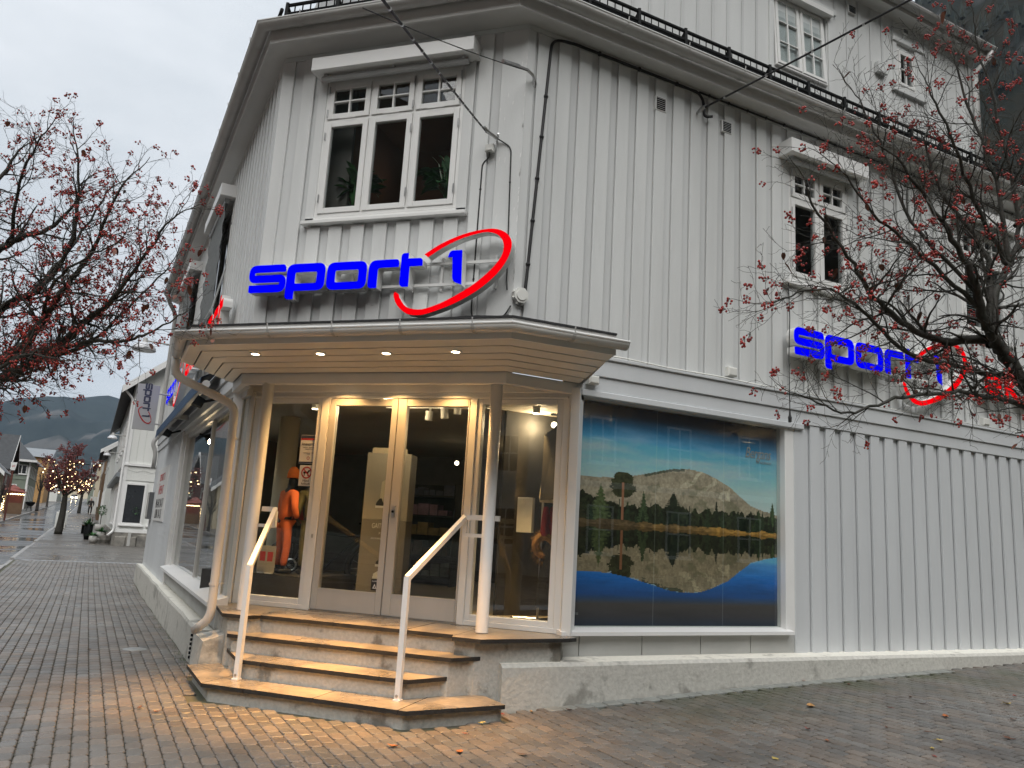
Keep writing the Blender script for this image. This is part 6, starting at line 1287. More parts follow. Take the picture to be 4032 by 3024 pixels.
LLm = [([(-3.61, -2.69, 2.06), (-2.49, -2.58, 2.80), (-2.15, -2.64, 3.08), (-1.91, -2.71, 3.29), (-1.58, -2.78, 3.65), (-1.27, -2.89, 4.15)], .055, .008),
       ([(-3.61, -2.69, 2.06), (-2.22, -2.50, 2.81), (-1.82, -2.53, 3.07), (-1.44, -2.65, 3.21), (-1.17, -2.72, 3.47), (-.82, -2.79, 3.85)], .05, .007),
       ([(-3.61, -2.69, 2.06), (-2.98, -2.67, 3.51), (-2.76, -2.56, 3.86), (-2.44, -2.49, 3.99), (-2.19, -2.46, 4.25)], .055, .009),
       ([(-3.61, -2.69, 2.06), (-2.73, -2.62, 3.15), (-2.29, -2.63, 3.35), (-1.90, -2.70, 3.79), (-1.77, -2.90, 4.46)], .045, .008),
       ([(-3.3, -2.66, 2.25), (-2.29, -2.51, 2.74), (-1.72, -2.57, 2.89), (-1.27, -2.63, 2.88), (-.90, -2.72, 2.94), (-.62, -2.74, 3.06)], .03, .0045),
       ([(-3.61, -2.69, 2.06), (-3.40, -2.70, 3.52), (-3.16, -2.57, 4.33), (-2.97, -2.50, 4.79)], .055, .009),
       ([(-2.49, -2.58, 2.80), (-2.1, -2.3, 2.9), (-1.7, -2.2, 3.3), (-1.4, -2.1, 3.7)], .024, .006),
       ([(-3.2, -2.68, 2.4), (-2.75, -2.8, 2.62), (-2.2, -2.9, 2.62), (-1.8, -3.0, 2.70), (-1.45, -3.0, 2.62)], .028, .005),
       ([(-2.15, -2.64, 3.08), (-1.8, -2.9, 3.3), (-1.35, -3.1, 3.4), (-1.0, -3.1, 3.55)], .02, .005),
       ([(-2.76, -2.56, 3.86), (-2.5, -2.8, 4.3), (-2.2, -2.9, 4.7)], .02, .006), ([(-2.3, -2.63, 3.35), (-2.2, -2.4, 3.9), (-2.0, -2.3, 4.45)], .02, .006)]
w, tp = grow(LLm, 43, .62, .10, .072, .053, wig=.26)
tree_thing('berry_tree', 'bare rowan type tree dense with red berries over the left street', (-4.0, -2.75, 0), w, tp, .22, .0078, (4, 10), .032, .012, .07, 33, 'red berry street trees', TLt)
print('tree L tips', len(tp), len(w.f))
def small_tree(name, label, a, b, H, crown, seed, rad=.12, fork=.4, bp=.0, brad=.02, lev=1.0, group=None, bark='bark', dens=1.0, lp=0, ll=.1, berry='berry'):
    r = random.Random(seed); z = G(a, b)-.02; base = P(a, b, z); F_ = base+Vector((r.uniform(-.08, .08), r.uniform(-.08, .08), H*fork))
    tr_ = MB().tube(spline([base, base.lerp(F_, .5)+Vector((r.uniform(-.04, .04), r.uniform(-.04, .04), 0)), F_], 4), [rad*(1.25-.5*i/8) for i in range(9)], 9)
    lim = []; n = 9
    for i in range(n):
        an = 2*math.pi*(i+r.uniform(-.3, .3))/n; el = r.uniform(.45, 1.35) if i % 3 else 1.35; ch = H*(1-fork); ex = Vector((math.cos(an)*crown*math.cos(el)*.9, math.sin(an)*crown*math.cos(el)*.9, ch*(.25+.55*math.sin(el)))); lim.append(([F_-Vector((0, 0, .1)), F_+ex*.4+Vector((0, 0, -.04*H*math.cos(el))), F_+ex*.75, F_+ex], rad*.5, rad*.10))
    w, tp = grow(lim, seed, .60, .20/dens, .15/dens, .12/dens, scale=H/4.2*lev, inview=False, sides=(5, 3, 3, 3)); 
    return tree_thing(name, label, base, w, tp, bp, brad, (3, 6), brad*3.2, lp, ll, seed, group, tr_, inview=False, bark=bark, berry=berry), tp
M['bark2'] = pm('grey_bark', (.055, .048, .042), .8, .4, 6)
M['berry2'] = pm('dark_red_berries', (.16, .035, .035), .5, .4, 4)
M['fairy'] = emis('lit_fairy_bulb', (1, .74, .38), 3.2)
FT, tipA = small_tree('berry_tree', 'reddish street tree wound with fairy lights on the left pavement', -4.07, 39.57, 4.9, 1.6, 5, .16, .42, .5, .030, 1.0, 'red berry street trees', dens=1.25, berry='berry2')
FT2, tipB = small_tree('berry_tree', 'second reddish street tree with fairy lights farther along the street', -3.80, 92, 4.9, 1.5, 6, .16, .42, .55, .040, 1.0, 'red berry street trees', dens=1.0, berry='berry2')
def fairy(tips, n, seed, rad, label, zmax):
    r = random.Random(seed); c = r.sample([p for p, d in tips if p.z < zmax], n); t = thing('fairy_lights', label, 'string lights', c[0], 'warm fairy lights in the street trees'); mb = MB()
    for p in c: mb.ball(p, rad*r.uniform(.6, 1.2), 6, 4)
    mb.build('bulbs', M['fairy'], t, kind='stuff'); w_ = MB(); c.sort(key=lambda p: p.z); w_.tube(c, .006, 3, cap=False); w_.build('cable', M['blackrub'], t)
fairy(tipA, 75, 3, .032, 'warm fairy lights strung through the nearer reddish street tree', 4.0); fairy(tipB, 60, 4, .06, 'warm fairy lights strung through the farther reddish street tree', 4.9)
small_tree('street_tree', 'thin bare street tree beside the bench across the street', -7.75, 91, 4.6, 1.1, 8, .14, .45, 0, group='bare street trees across the road', bark='bark2')
small_tree('street_tree', 'thin bare street tree farther along by the orange house', -8.0, 118, 4.2, 1.0, 9, .12, .5, .5, .05, group='bare street trees across the road', bark='bark2', berry='berry2')
small_tree('street_tree', 'low bare street tree before the cream house at far left', -8.35, 58, 3.0, .75, 10, .09, .42, 0, group='bare street trees across the road', bark='bark2', dens=1.2)
# ================================================================== buildings along the left street
M['wb'] = pm('white_timber_house', (.72, .73, .70), .55, .04, 1.5, .1, 60, stretch=(1, 1, .2)); M['stone'] = pm('rough_foundation_stone', (.24, .225, .20), .9, .3, 3, .8, 9, col2=(.13, .125, .115))
M['greenhouse'] = pm('grey_green_timber', (.20, .235, .19), .7, .08, 1.5); M['cream'] = pm('cream_render', (.52, .46, .34), .8, .08, 1.2); M['redbrown'] = pm('red_brown_timber', (.14, .04, .03), .8, .2, 1.5); M['orangeh'] = pm('ochre_render', (.46, .27, .11), .8, .1, 1.2)
M['roofgrey'] = pm('pale_metal_roof', (.22, .24, .26), .5, .1, 1); M['tileblack'] = pm('dark_roof_tile', (.035, .037, .04), .5, .3, 3); M['tilered'] = pm('red_roof_tile', (.20, .05, .035), .6, .3, 3); M['brownh'] = pm('brown_timber', (.16, .10, .06), .8, .15, 2)
M['darkglass'] = pm('dark_window_glass', (.02, .022, .025), .08, .3, 1.0, spec=.9)
def win(F, u0, u1, z0, z1, par, nx=1, nz=1, fr='white', fw=.07, name='window', sill=True):
    w = MB(F); w.bbox(u0, u0+fw, -.05, .02, z0, z1).bbox(u1-fw, u1, -.05, .02, z0, z1).bbox(u0+fw, u1-fw, -.051, .02, z1-fw, z1).bbox(u0+fw, u1-fw, -.051, .02, z0, z0+fw)
    for i in range(1, nx): c = u0+(u1-u0)*i/nx; w.bbox(c-fw*.4, c+fw*.4, -.049, .02, z0+fw, z1-fw)
    for i in range(1, nz): c = z0+(z1-z0)*i/nz; w.bbox(u0+fw, u1-fw, -.048, .02, c-fw*.4, c+fw*.4)
    if sill: w.bbox(u0-.06, u1+.06, -.10, .02, z0-.06, z0)
    o = w.build(name, M[fr], par); MB(F).box(u0+fw, u1-fw, -.012, -.004, z0+fw, z1-fw).build('pane', M['darkglass'], o); return o
def FA(a, b): return frame(tuple(P(a, b, 0)), (S2, S2), (-S2, S2))          # wall facing down the street (towards -b), u along +a
def FBm(a, b): return frame(tuple(P(a, b, 0)), (S2, -S2), (S2, S2))         # wall facing the street from its right side (towards -a), u along -b
def FBp(a, b): return frame(tuple(P(a, b, 0)), (-S2, S2), (-S2, -S2))       # wall facing the street from its left side (towards +a), u along +b
def FAp(a, b): return frame(tuple(P(a, b, 0)), (-S2, -S2), (S2, -S2))       # wall facing +b, u along -a
def gable(par, a0, a1, b0, b1, ze, zr, zb, wall, roof, ridge='b', over=.45, verge='white', th=.14):
    m = MB(FAB); am, bm2 = (a0+a1)/2, (b0+b1)/2
    m.box(a0, a1, b0, b1, zb, ze)
    if ridge == 'b': m.add([(a0, b0, ze), (a1, b0, ze), (am, b0, zr), (a0, b1, ze), (a1, b1, ze), (am, b1, zr)], [(0, 1, 2), (3, 5, 4), (0, 2, 5, 3), (1, 4, 5, 2)])
    else: m.add([(a0, b0, ze), (a0, b1, ze), (a0, bm2, zr), (a1, b0, ze), (a1, b1, ze), (a1, bm2, zr)], [(0, 2, 1), (3, 4, 5), (0, 3, 5, 2), (1, 2, 5, 4)])
    m.build('wall', M[wall], par)
    half = (a1-a0)/2 if ridge == 'b' else (b1-b0)/2; sl = (zr-ze)/half; zo = ze-sl*over
    for s in (-1, 1):
        r = MB(FAB); k = []
        for (h, z) in ((half+over, zo), (0, zr)):
            for e in (-1, 1):
                if ridge == 'b': k.append((am+s*h, (b0-over*.8) if e < 0 else (b1+over*.8), z))
                else: k.append(((a0-over*.8) if e < 0 else (a1+over*.8), bm2+s*h, z))
        r.add([(x, y, z+.02) for x, y, z in k]+[(x, y, z+th) for x, y, z in k], [(0, 1, 3, 2), (4, 6, 7, 5), (0, 4, 5, 1), (1, 5, 7, 3), (3, 7, 6, 2), (2, 6, 4, 0)]); r.build('roof', M[roof], par)
        for e in (-1, 1):
            v = MB(FAB)
            p0, p1 = k[0 if e < 0 else 1], k[2 if e < 0 else 3]; o = .03*e
            q = lambda p, dz: (p[0], p[1]+o, p[2]+dz) if ridge == 'b' else (p[0]+o, p[1], p[2]+dz)
            v.add([q(p0, -.16), q(p1, -.16), q(p1, th+.01), q(p0, th+.01), p0[:2]+(p0[2]-.16,), p1[:2]+(p1[2]-.16,), p1[:2]+(p1[2]+th,), p0[:2]+(p0[2]+th,)], [(0, 1, 2, 3), (4, 7, 6, 5), (0, 4, 5, 1), (3, 2, 6, 7)])
            v.build('verge_board', M[verge], par)
# --- white house beyond the alley
z0 = G(-1.7, 30.5)
WH = thing('white_house', 'white timber shop house with gable beyond the corner shop', 'building', P(-1.7, 30.5, z0))
gable(WH, -1.72, 4.6, 29.9, 52, 7.2, 9.9, .70, 'wb', 'tileblack', 'b', .55)
MB(FAB).box(-1.80, 4.7, 29.82, 52, -.3, .70).build('foundation', M['stone'], WH)
f = FA(-1.72, 29.9); fs_ = MB(f)
rs = random.Random(4); u = 0
while u < 2.6:
    ww = rs.uniform(.35, .8); MB(f).bbox(u, u+ww-.03, -.16-rs.uniform(0, .05), -.05, z0-.05, z0+rs.uniform(.3, .52), .03).build('stone', M['stone'], WH); u += ww
MB(f).bbox(.5, .62, -.18, -.08, z0, .72).build('drain_plate', M['gutter'], WH)
win(f, .12, .98, 1.03, 2.80, WH, fw=.085); win(f, 1.2, 2.1, 1.03, 2.80, WH, fw=.085)
MB(f).bbox(-.02, 6, -.06, .0, .70, .84).build('base_board', M['white'], WH); MB(f).bbox(-.05, 6, -.10, 0, 3.52, 3.62).build('ledge', M['white'], WH); MB(f).bbox(0, 6, -.03, 0, 2.9, 3.5).build('frieze', M['wb'], WH); MB(f).bbox(-.02, .12, -.05, 0, .84, 7.1).build('corner_board', M['white'], WH)
for i in range(16): MB(f).bbox(.13+i*.28, .39+i*.28, -.018, .0, 3.63, 7.15+i*.2, .003).build('board', M['wb'], WH)
il = thing('icicle_lights', 'unlit icicle light string hanging on the white house frieze', 'string lights', P(-1.5, 29.8, 3.3)); im = MB(f); im.tube([(0.1+i*.2, -.05, 3.36-.04*(i % 3)) for i in range(12)], .006, 3)
for i in range(22): im.tube([(.15+i*.1, -.05, 3.33), (.15+i*.1, -.05, 3.2-.16*((i*7) % 3)/2)], .004, 3)
im.build('string', M['trim'], il)
g = FBm(-1.72, 29.9)
for i in range(6): win(g, -1.6-i*1.5, -.4-i*1.5, 1.0, 2.75, WH, nx=1, fw=.1)
for i in range(5): win(g, -2.4-i*3.2, -1.4-i*3.2, 4.5, 5.9, WH, nx=2, nz=2)
MB(g).bbox(-20, .02, -.28, 0, 3.02, 3.20).build('shop_awning_box', M['roofgrey'], WH); MB(g).bbox(-20, .0, -.10, 0, 3.52, 3.62).build('ledge', M['white'], WH)
d_ = thing('downpipe', 'white downpipe down the corner of the white house', 'drainpipe', P(-1.8, 29.8, .5)); MB().tube(bez([P(-2.15, 29.7, 6.75), P(-1.80, 29.85, 6.4), P(-1.80, 29.80, .75), P(-2.0, 29.70, .55)]), .05, 8).build('pipe', M['white'], d_, True)
stp = thing('stone_steps', 'small stone steps at the foot of the white house', 'steps', P(-2.1, 31.5, z0))
for i in range(3): MB(FAB).bbox(-2.45+i*.22, -1.82, 31.2, 32.6, z0-.1, z0+.17*(i+1)).build('step', M['stone'], stp)
# --- further row on the right side of the left street
for a0, a1, b0, b1, ze, zr, wl, rf, lb, nw in ((-2.0, 5, 54, 68, 6.0, 8.6, 'wb', 'tileblack', 'white house second along the left street', 4), (-2.2, 5, 70, 88, 7.0, 9.5, 'brownh', 'tileblack', 'brown timber house third along the left street', 5), (-2.6, 6, 100, 124, 7.4, 10.4, 'cream', 'tilered', 'pale house far along the left street behind the tree', 5)):
    h = thing('street_house', lb, 'building', P(a0, b0, G(a0, b0))); gable(h, a0, a1, b0, b1, ze, zr, -.2, wl, rf, 'b'); q = FBm(a0, b0); e = FA(a0, b0)
    for i in range(nw):
        for zz in (1.2, 4.2): win(q, -2.2-i*3.2, -1.0-i*3.2, zz+G(a0, b0), zz+1.4+G(a0, b0), h, nx=2)
    for zz in (1.2, 4.2): win(e, .8, 1.9, zz+G(a0, b0), zz+1.35+G(a0, b0), h, nx=2)
wf = thing('white_fence', 'white panel fence by the dark street opening far along', 'fence', P(-2.6, 92, 1.2))
for i in range(6): MB(FA(-2.9, 92)).bbox(i*.32, .30+i*.32, -.02, .02, 1.15, 3.1).build('panel', M['wb'], wf)
# --- houses on the left side of the street
gh = thing('green_house', 'grey green two storey timber house with dark hip roof across the street', 'building', P(-9.4, 98, 1.3)); zg = 1.2
MB(FAB).box(-20, -9.4, 97.5, 112, zg, 6.75).build('wall', M['greenhouse'], gh); MB(FAB).box(-20, -9.36, 97.46, 112, zg-.3, zg+.75).build('foundation', M['stone'], gh)
hr = MB(FAB); hr.add([(-20.6, 96.9, 6.72), (-8.85, 96.9, 6.72), (-8.85, 112.6, 6.72), (-20.6, 112.6, 6.72), (-17, 104.6, 10.0), (-12, 104.6, 10.0)], [(0, 1, 5, 4), (1, 2, 5), (2, 3, 4, 5), (3, 0, 4), (0, 3, 2, 1)]); hr.build('roof', M['tileblack'], gh)
MB(FAB).box(-20.6, -8.8, 96.84, 96.92, 6.56, 6.80).box(-8.88, -8.80, 96.9, 112.6, 6.56, 6.8).build('fascia', M['white'], gh)
q = FA(-20, 97.5); win(q, 9.3, 10.35, 5.15, 6.25, gh, nx=2, fr='white', fw=.1); win(q, 7.3, 8.4, 5.15, 6.25, gh, nx=2, fw=.1); win(q, 7.6, 9.6, 2.6, 4.0, gh, nx=3, fw=.1)
MB(q).bbox(10.42, 10.62, -.06, .02, zg, 6.6).build('corner_board', M['white'], gh); MB(q).bbox(0, 10.5, -.05, 0, 4.55, 4.68).build('band', M['greenhouse'], gh)
q = FBp(-9.4, 97.5)
for i in range(5): win(q, .7+i*2.7, 1.5+i*2.7, 2.2, 4.0, gh, fw=.12); win(q, .7+i*2.7, 1.5+i*2.7, 4.95, 6.2, gh, fw=.12)
ch = thing('cream_house', 'cream gabled house with white verge at the far left edge', 'building', P(-9, 63.5, .7)); gable(ch, -16.5, -9.35, 63.5, 69, 4.35, 7.6, .2, 'cream', 'tileblack', 'b', .5); q = FA(-16.5, 63.5)
win(q, 5.9, 6.9, 1.6, 3.2, ch, fw=.1); 
rh = thing('red_house', 'red brown house with dark roof behind the cream house', 'building', P(-9.6, 83, 1)); gable(rh, -18, -10.5, 83, 92, 5.3, 8.6, .5, 'redbrown', 'tileblack', 'a', .5); win(FBp(-10.5, 83), 1, 2.2, 3.6, 4.7, rh, nx=2)
oh = thing('ochre_house', 'ochre block with pale metal roof far down the street', 'building', P(-12, 150, 2)); MB(FAB).box(-26, -10.2, 152, 170, 1.5, 10.2).build('wall', M['orangeh'], oh); MB(FAB).add([(-26.5, 151.5, 10.2), (-9.7, 151.5, 10.2), (-9.7, 170.5, 10.2), (-26.5, 170.5, 10.2), (-26.5, 161, 12.2), (-9.7, 161, 12.2)], [(0, 1, 5, 4), (2, 3, 4, 5), (0, 4, 3), (1, 2, 5), (0, 3, 2, 1)]).build('roof', M['roofgrey'], oh)
for i in range(5): win(FA(-26, 152), 2+i*2.8, 3.2+i*2.8, 7.2, 8.8, oh, nx=2)
for a0, a1, b0, b1, ze, zr, wl, lb in ((-24, -9.2, 185, 215, 9.5, 13, 'wb', 'white building on the left far down the street'), (-3.5, 12, 180, 230, 9, 13, 'greenhouse', 'grey building on the right far down the street'), (-30, 20, 345, 360, 11, 15, 'cream', 'pale building closing the far end of the street')):
    h = thing('street_house', lb, 'building', P(a0, b0, 3)); gable(h, a0, a1, b0, b1, ze, zr, 0, wl, 'tileblack', 'a'); q = FA(a0, b0)
    for i in range(4): win(q, 1.5+i*3, 2.9+i*3, 5.5, 7, h, nx=2)
ks = thing('kiosk', 'small red roofed kiosk with warm lamps before the green house', 'kiosk', P(-8.6, 75, .8)); kz = G(-8.6, 75)
MB(FAB).box(-9.3, -8.15, 74.6, 76.2, kz+.9, kz+2.2).build('wall', M['redbrown'], ks); MB(FAB).add([(-9.6, 74.2, 2.95), (-7.9, 74.2, 2.75), (-7.9, 76.6, 2.75), (-9.6, 76.6, 2.95), (-9.0, 75.4, 3.45)], [(0, 1, 4), (1, 2, 4), (2, 3, 4), (3, 0, 4), (0, 3, 2, 1)]).build('roof', M['tilered'], ks)
for a in (-9.4, -8.1): MB().tube([P(a, 74.4, kz), P(a, 74.4, 2.8)], .05, 6).build('post', M['brownh'], ks)
MB(FAB).box(-9.35, -8.1, 74.5, 75.4, kz, kz+.95).build('counter', M['brownh'], ks)
kl = thing('fairy_lights', 'warm lights hanging under the kiosk roof', 'string lights', P(-8.6, 74.3, 2.5), 'warm fairy lights in the street trees'); mb = MB()
for i in range(26): mb.ball(P(-9.3+i*.05, 74.25, 2.56+.08*((i*5) % 4)/4), .035, 6, 4)
for i in range(40): mb.ball(P(-9.55+random.uniform(-.12, .12), 74.3, kz+.2+random.uniform(0, 1.3)), .03, 5, 4)
mb.build('bulbs', M['fairy'], kl, kind='stuff')
ss = thing('pole_sign', 'white and red sign box on a pole before the green house', 'sign', P(-7.9, 57, .7)); MB(FA(-8.06, 56.9)).add([(0, 0, 4.53), (.38, 0, 4.53), (.30, 0, 3.98), (.06, 0, 3.98), (0, .25, 4.53), (.38, .25, 4.53), (.30, .25, 3.98), (.06, .25, 3.98)], [(0, 3, 2, 1), (4, 5, 6, 7), (0, 1, 5, 4), (1, 2, 6, 5), (2, 3, 7, 6), (3, 0, 4, 7)]).build('sign_box', M['white'], ss)
text('lettering', '20', .20, FA(-8.06, 56.9), .19, 4.20, -.004, M['redprint'], ss, align='CENTER'); MB().tube([P(-7.87, 57, G(-7.87, 57)), P(-7.87, 57, 3.98)], .06, 6).build('pole', M['redbrown'], ss)
# --- street furniture
def wall_lamp(b, a_w, z, reach, label, rr, ae=None):
    t = thing('wall_lamp', label, 'street lamp', P(a_w, b, z), 'half dome street lamps on brackets'); c = P(a_w-reach, b, z); MB().tube([P(a_w, b, z-.02), c], .022, 6).build('arm', M['gutter'], t)
    n = 12; pr = [(rr*math.sin(math.pi/2*i/n), -rr*.72*(1-math.cos(math.pi/2*i/n))) for i in range(n+1)]
    MB().lathe([(.0, .0)]+pr[1:]+[(rr*.98, -rr*.78), (rr*.94, -rr*.74)], c-Vector((0, 0, .04)), 20).build('shade', M['domew'], t, True); MB().lathe([(.0, -rr*.80), (rr*.9, -rr*.80), (rr*.9, -rr*.76), (0, -rr*.76)], c-Vector((0, 0, .04)), 16).build('lens', M['domeg'], t)
    MB().lathe([(.0, .12), (.05, .12), (.07, 0), (0, 0)], c-Vector((0, 0, .05)), 10).build('cap', M['gutter'], t)
M['domew'] = pm('lamp_dome_white', (.66, .67, .70), .3, .04); M['domeg'] = pm('lamp_lens', (.45, .46, .47), .2, .1)
wall_lamp(13.3, -1.50, 5.80-.05, .66, 'half dome lamp on the corner shop next to the canopy', .28); wall_lamp(30.6, -1.73, 4.85, .62, 'half dome lamp on the corner of the white house', .20); wall_lamp(38, -1.73, 4.55, .66, 'half dome lamp farther along the white house', .18)
M['potw'] = pm('pale_concrete_pot', (.45, .44, .42), .6, .08, 4)
def pot(a, b, z, r, h, label, plant, mat='potw', seed=0):
    t = thing('plant_pot', label, 'plant pot', P(a, b, z), 'plant pots beside the white house'); MB().lathe([(.0, 0), (r*.7, 0), (r*.98, h*.4), (r, h), (r*.9, h), (r*.86, h*.85), (0, h*.85)], P(a, b, z), 14).build('pot', M[mat], t, True); rg = random.Random(seed); mb = MB()
    top = P(a, b, z+h*.85)
    if plant == 'topiary':
        mb2 = MB().tube([top, top+Vector((0, 0, .55))], .02, 5); mb2.build('stem', M['bark2'], t); c = top+Vector((0, 0, .68))
        for i in range(240): d = rvec(rg); leaf_blade(mb, c+d*rg.uniform(.12, .24), d+rvec(rg)*.8, .07, .04, .3, 0, 2)
    else:
        for i in range(90): d = rvec(rg); d.z = abs(d.z); leaf_blade(mb, top+Vector((d.x, d.y, 0))*r*.5, d+Vector((0, 0, .5)), rg.uniform(.10, .30)*(1.6 if plant == 'tall' else 1), .05, .9, 0, 3)
    mb.build('leaves', M['foliage'], t, fix=False)
zz = G(-2.4, 32)
pot(-2.50, 31.2, zz, .17, .30, 'low pale round pot nearest the street beside stone steps', 'low', seed=1); pot(-2.18, 31.9, zz+.2, .20, .28, 'wider pale round pot on the stone step', 'low', seed=2); pot(-2.28, 33.6, zz+.45, .21, .32, 'tall pale pot with a clipped ball tree', 'topiary', seed=3); pot(-2.72, 34.6, zz, .19, .75, 'tall black pot with spiky plant beside bench', 'tall', 'black', 4)
pb = thing('window_planter', 'pale square planter with a small bush inside the white house window', 'plant pot', P(-1.0, 30.1, 1.1)); MB(FA(-1.72, 29.9)).box(.50, .86, -.002, .0, 1.1, 1.5).build('box', M['potw'], pb)
mb = MB(); rg = random.Random(2)
for i in range(90): d = rvec(rg); leaf_blade(mb, P(-1.72+.68, 29.86, 1.62)+Vector((d.x*.12, d.y*.12, d.z*.12)), d, .05, .03, .3, 0, 2)
mb.build('leaves', M['foliage'], pb, fix=False)
for a, b, l in ((-4.55+.3, 47.5, 'nearer white utility cabinet at the kerb'), (-4.55+.25, 53, 'farther white utility cabinet at the kerb')):
    t = thing('utility_cabinet', l, 'cabinet', P(a, b, G(a, b)), 'white utility cabinets at the kerb'); MB(FAB).bbox(a-.28, a+.28, b, b+.5, G(a, b)+.06, G(a, b)+1.0, .02).build('housing', M['wb'], t); MB(FAB).box(a-.24, a+.24, b+.02, b+.48, G(a, b)-.02, G(a, b)+.06).build('plinth', M['stone'], t)
bn = thing('bench', 'wooden slatted bench by the white house wall', 'bench', P(-2.85, 42, G(-2.85, 42))); bz = G(-2.85, 42)
for i in range(4): MB(FAB).box(-3.05+i*.11, -2.96+i*.11, 41.6, 43.2, bz+.43, bz+.47).build('slat', M['brownh'], bn)
for i in range(3): MB(FAB).box(-2.60, -2.56, 41.6, 43.2, bz+.55+i*.13, bz+.65+i*.13).build('slat', M['brownh'], bn)
for b in (41.8, 43.0): MB(FAB).box(-3.05, -2.58, b, b+.06, bz, bz+.43).build('leg', M['black'], bn)
b2 = thing('grill_kiosk', 'dark green round bin on legs beside the bare tree', 'bin', P(-8.2, 88, 1.0)); c = P(-8.25, 88, G(-8.2, 88)); MB().lathe([(.0, .5), (.25, .55), (.42, .8), (.42, .95), (0, 1.0)], c, 12).build('bowl', M['black'], b2)
for k in range(3): MB().tube([c+Vector((.3*math.cos(k*2.1), .3*math.sin(k*2.1), 0)), c+Vector((.15*math.cos(k*2.1), .15*math.sin(k*2.1), .6))], .03, 5).build('leg', M['black'], b2)
# --- car coming with headlights on
M['carw'] = pm('white_car_paint', (.6, .6, .6), .3, .03); M['headlamp'] = emis('lit_headlamp', (1, .8, .5), 30)
cz = G(-7.2, 255)
car = thing('car', 'white car approaching far down the street with headlights on', 'car', P(-7.2, 255, cz)); ca0 = -8.05
MB(FAB).add([(ca0, 255, cz+.3), (ca0+1.75, 255, cz+.3), (ca0+1.75, 255, cz+.85), (ca0, 255, cz+.85), (ca0, 259, cz+.3), (ca0+1.75, 259, cz+.3), (ca0+1.75, 259, cz+1.0), (ca0, 259, cz+1.0), (ca0+.2, 256.4, cz+1.5), (ca0+1.55, 256.4, cz+1.5), (ca0+1.55, 258.2, cz+1.5), (ca0+.2, 258.2, cz+1.5), (ca0+.02, 255.8, cz+.95), (ca0+1.73, 255.8, cz+.95)], [(0, 1, 2, 3), (4, 7, 6, 5), (0, 4, 5, 1), (8, 9, 10, 11), (3, 2, 13, 12), (9, 13, 6, 10), (12, 8, 11, 7), (11, 10, 6, 7), (1, 5, 6, 13, 2), (0, 3, 12, 7, 4)]).build('body', M['carw'], car)
MB(FAB).poly([(ca0+.06, 255.78, cz+.97), (ca0+1.69, 255.78, cz+.97), (ca0+1.53, 256.36, cz+1.49), (ca0+.22, 256.36, cz+1.49)]).build('windscreen', M['darkglass'], car)
for s in (.2, 1.35): MB().ball(P(ca0+s+.1, 254.95, cz+.66), .13, 8, 5).build('headlight', M['headlamp'], car)
for a in (ca0+.05, ca0+1.55):
    for b in (255.8, 258.2): MB().tube([P(a, b, cz+.3), P(a+.18, b, cz+.3)], .31, 12).build('wheel', M['blackrub'], car)
figure(*P(-2.75, 88, G(-2.75, 88)), 1.75, R_(40), M['intdark'], M['intdark'], M['intdark'], 'person in dark clothes standing far down the right pavement', 'person', 'person', hat=False, skinm=pm('skin', (.45, .28, .2), .6, .1), step=.08)
# ================================================================== houses across the streets (seen in the shop windows)
def opp(name, label, loc, w, d, rot, ze, zr, wl, rf, cols, rows):
    t = thing(name, label, 'building', (loc[0], loc[1], 0)); F0 = Matrix.Translation((loc[0], loc[1], 0)) @ Matrix.Rotation(R_(rot), 4, 'Z')
    m = MB(F0); m.box(-w/2, w/2, 0, d, -1, ze); m.add([(-w/2, 0, ze), (-w/2, d, ze), (-w/2, d/2, zr), (w/2, 0, ze), (w/2, d, ze), (w/2, d/2, zr)], [(0, 2, 1), (3, 4, 5)]); m.build('wall', M[wl], t)
    r = MB(F0)
    for y0, y1 in ((-.5, d/2), (d+.5, d/2)): r.add([(-w/2-.4, y0, ze-.25), (w/2+.4, y0, ze-.25), (w/2+.4, y1, zr+.15), (-w/2-.4, y1, zr+.15), (-w/2-.4, y0, ze-.1), (w/2+.4, y0, ze-.1), (w/2+.4, y1, zr+.3), (-w/2-.4, y1, zr+.3)], [(0, 1, 2, 3), (4, 7, 6, 5), (0, 4, 5, 1), (3, 2, 6, 7), (0, 3, 7, 4), (1, 5, 6, 2)])
    r.build('roof', M[rf], t)
    for i in range(cols):
        for j in range(rows): u = -w/2+(i+.5)*w/cols; win(F0, u-.55, u+.55, 1.1+j*3.0, 2.7+j*3.0, t, nx=2, nz=2)
    MB(F0).bbox(-w/2, w/2, -.08, 0, 3.3, 3.5).build('band', M['trim'], t)
opp('cream_house', 'cream house with red roof across the left street, mirrored in the shop window', tuple(P(-15.5, 5, 0))[:2], 13, 9, 135, 6.4, 9.5, 'cream', 'tilered', 5, 2)
for a0, a1, b0, b1, ze, zr, wl, rf, lb, nw in ((-20, -10.4, 20, 36, 6.2, 9.4, 'cream', 'tilered', 'cream house across the left street opposite the shop windows', 5), (-20, -10.2, 39, 57, 5.8, 9.0, 'wb', 'tileblack', 'white house across the left street before the cream house', 5)):
    h = thing('street_house', lb, 'building', P(a1, b0, 0)); gable(h, a0, a1, b0, b1, ze, zr, -.4, wl, rf, 'b'); q = FBp(a1, b0)
    for i in range(nw):
        for zz in (1.2, 4.0): win(q, .9+i*3.1, 2.0+i*3.1, zz, zz+1.5, h, nx=2, nz=2)
    for zz in (1.2, 4.0):
        for i in range(2): win(FA(a0, b0), 3.5+i*3, 4.7+i*3, zz, zz+1.5, h, nx=2, nz=2)
opp('brown_house', 'brown timber building across the right street behind the viewer', tuple(P(14, -17, 0))[:2], 40, 10, 225, 8.2, 11.5, 'brownh', 'tileblack', 12, 3)
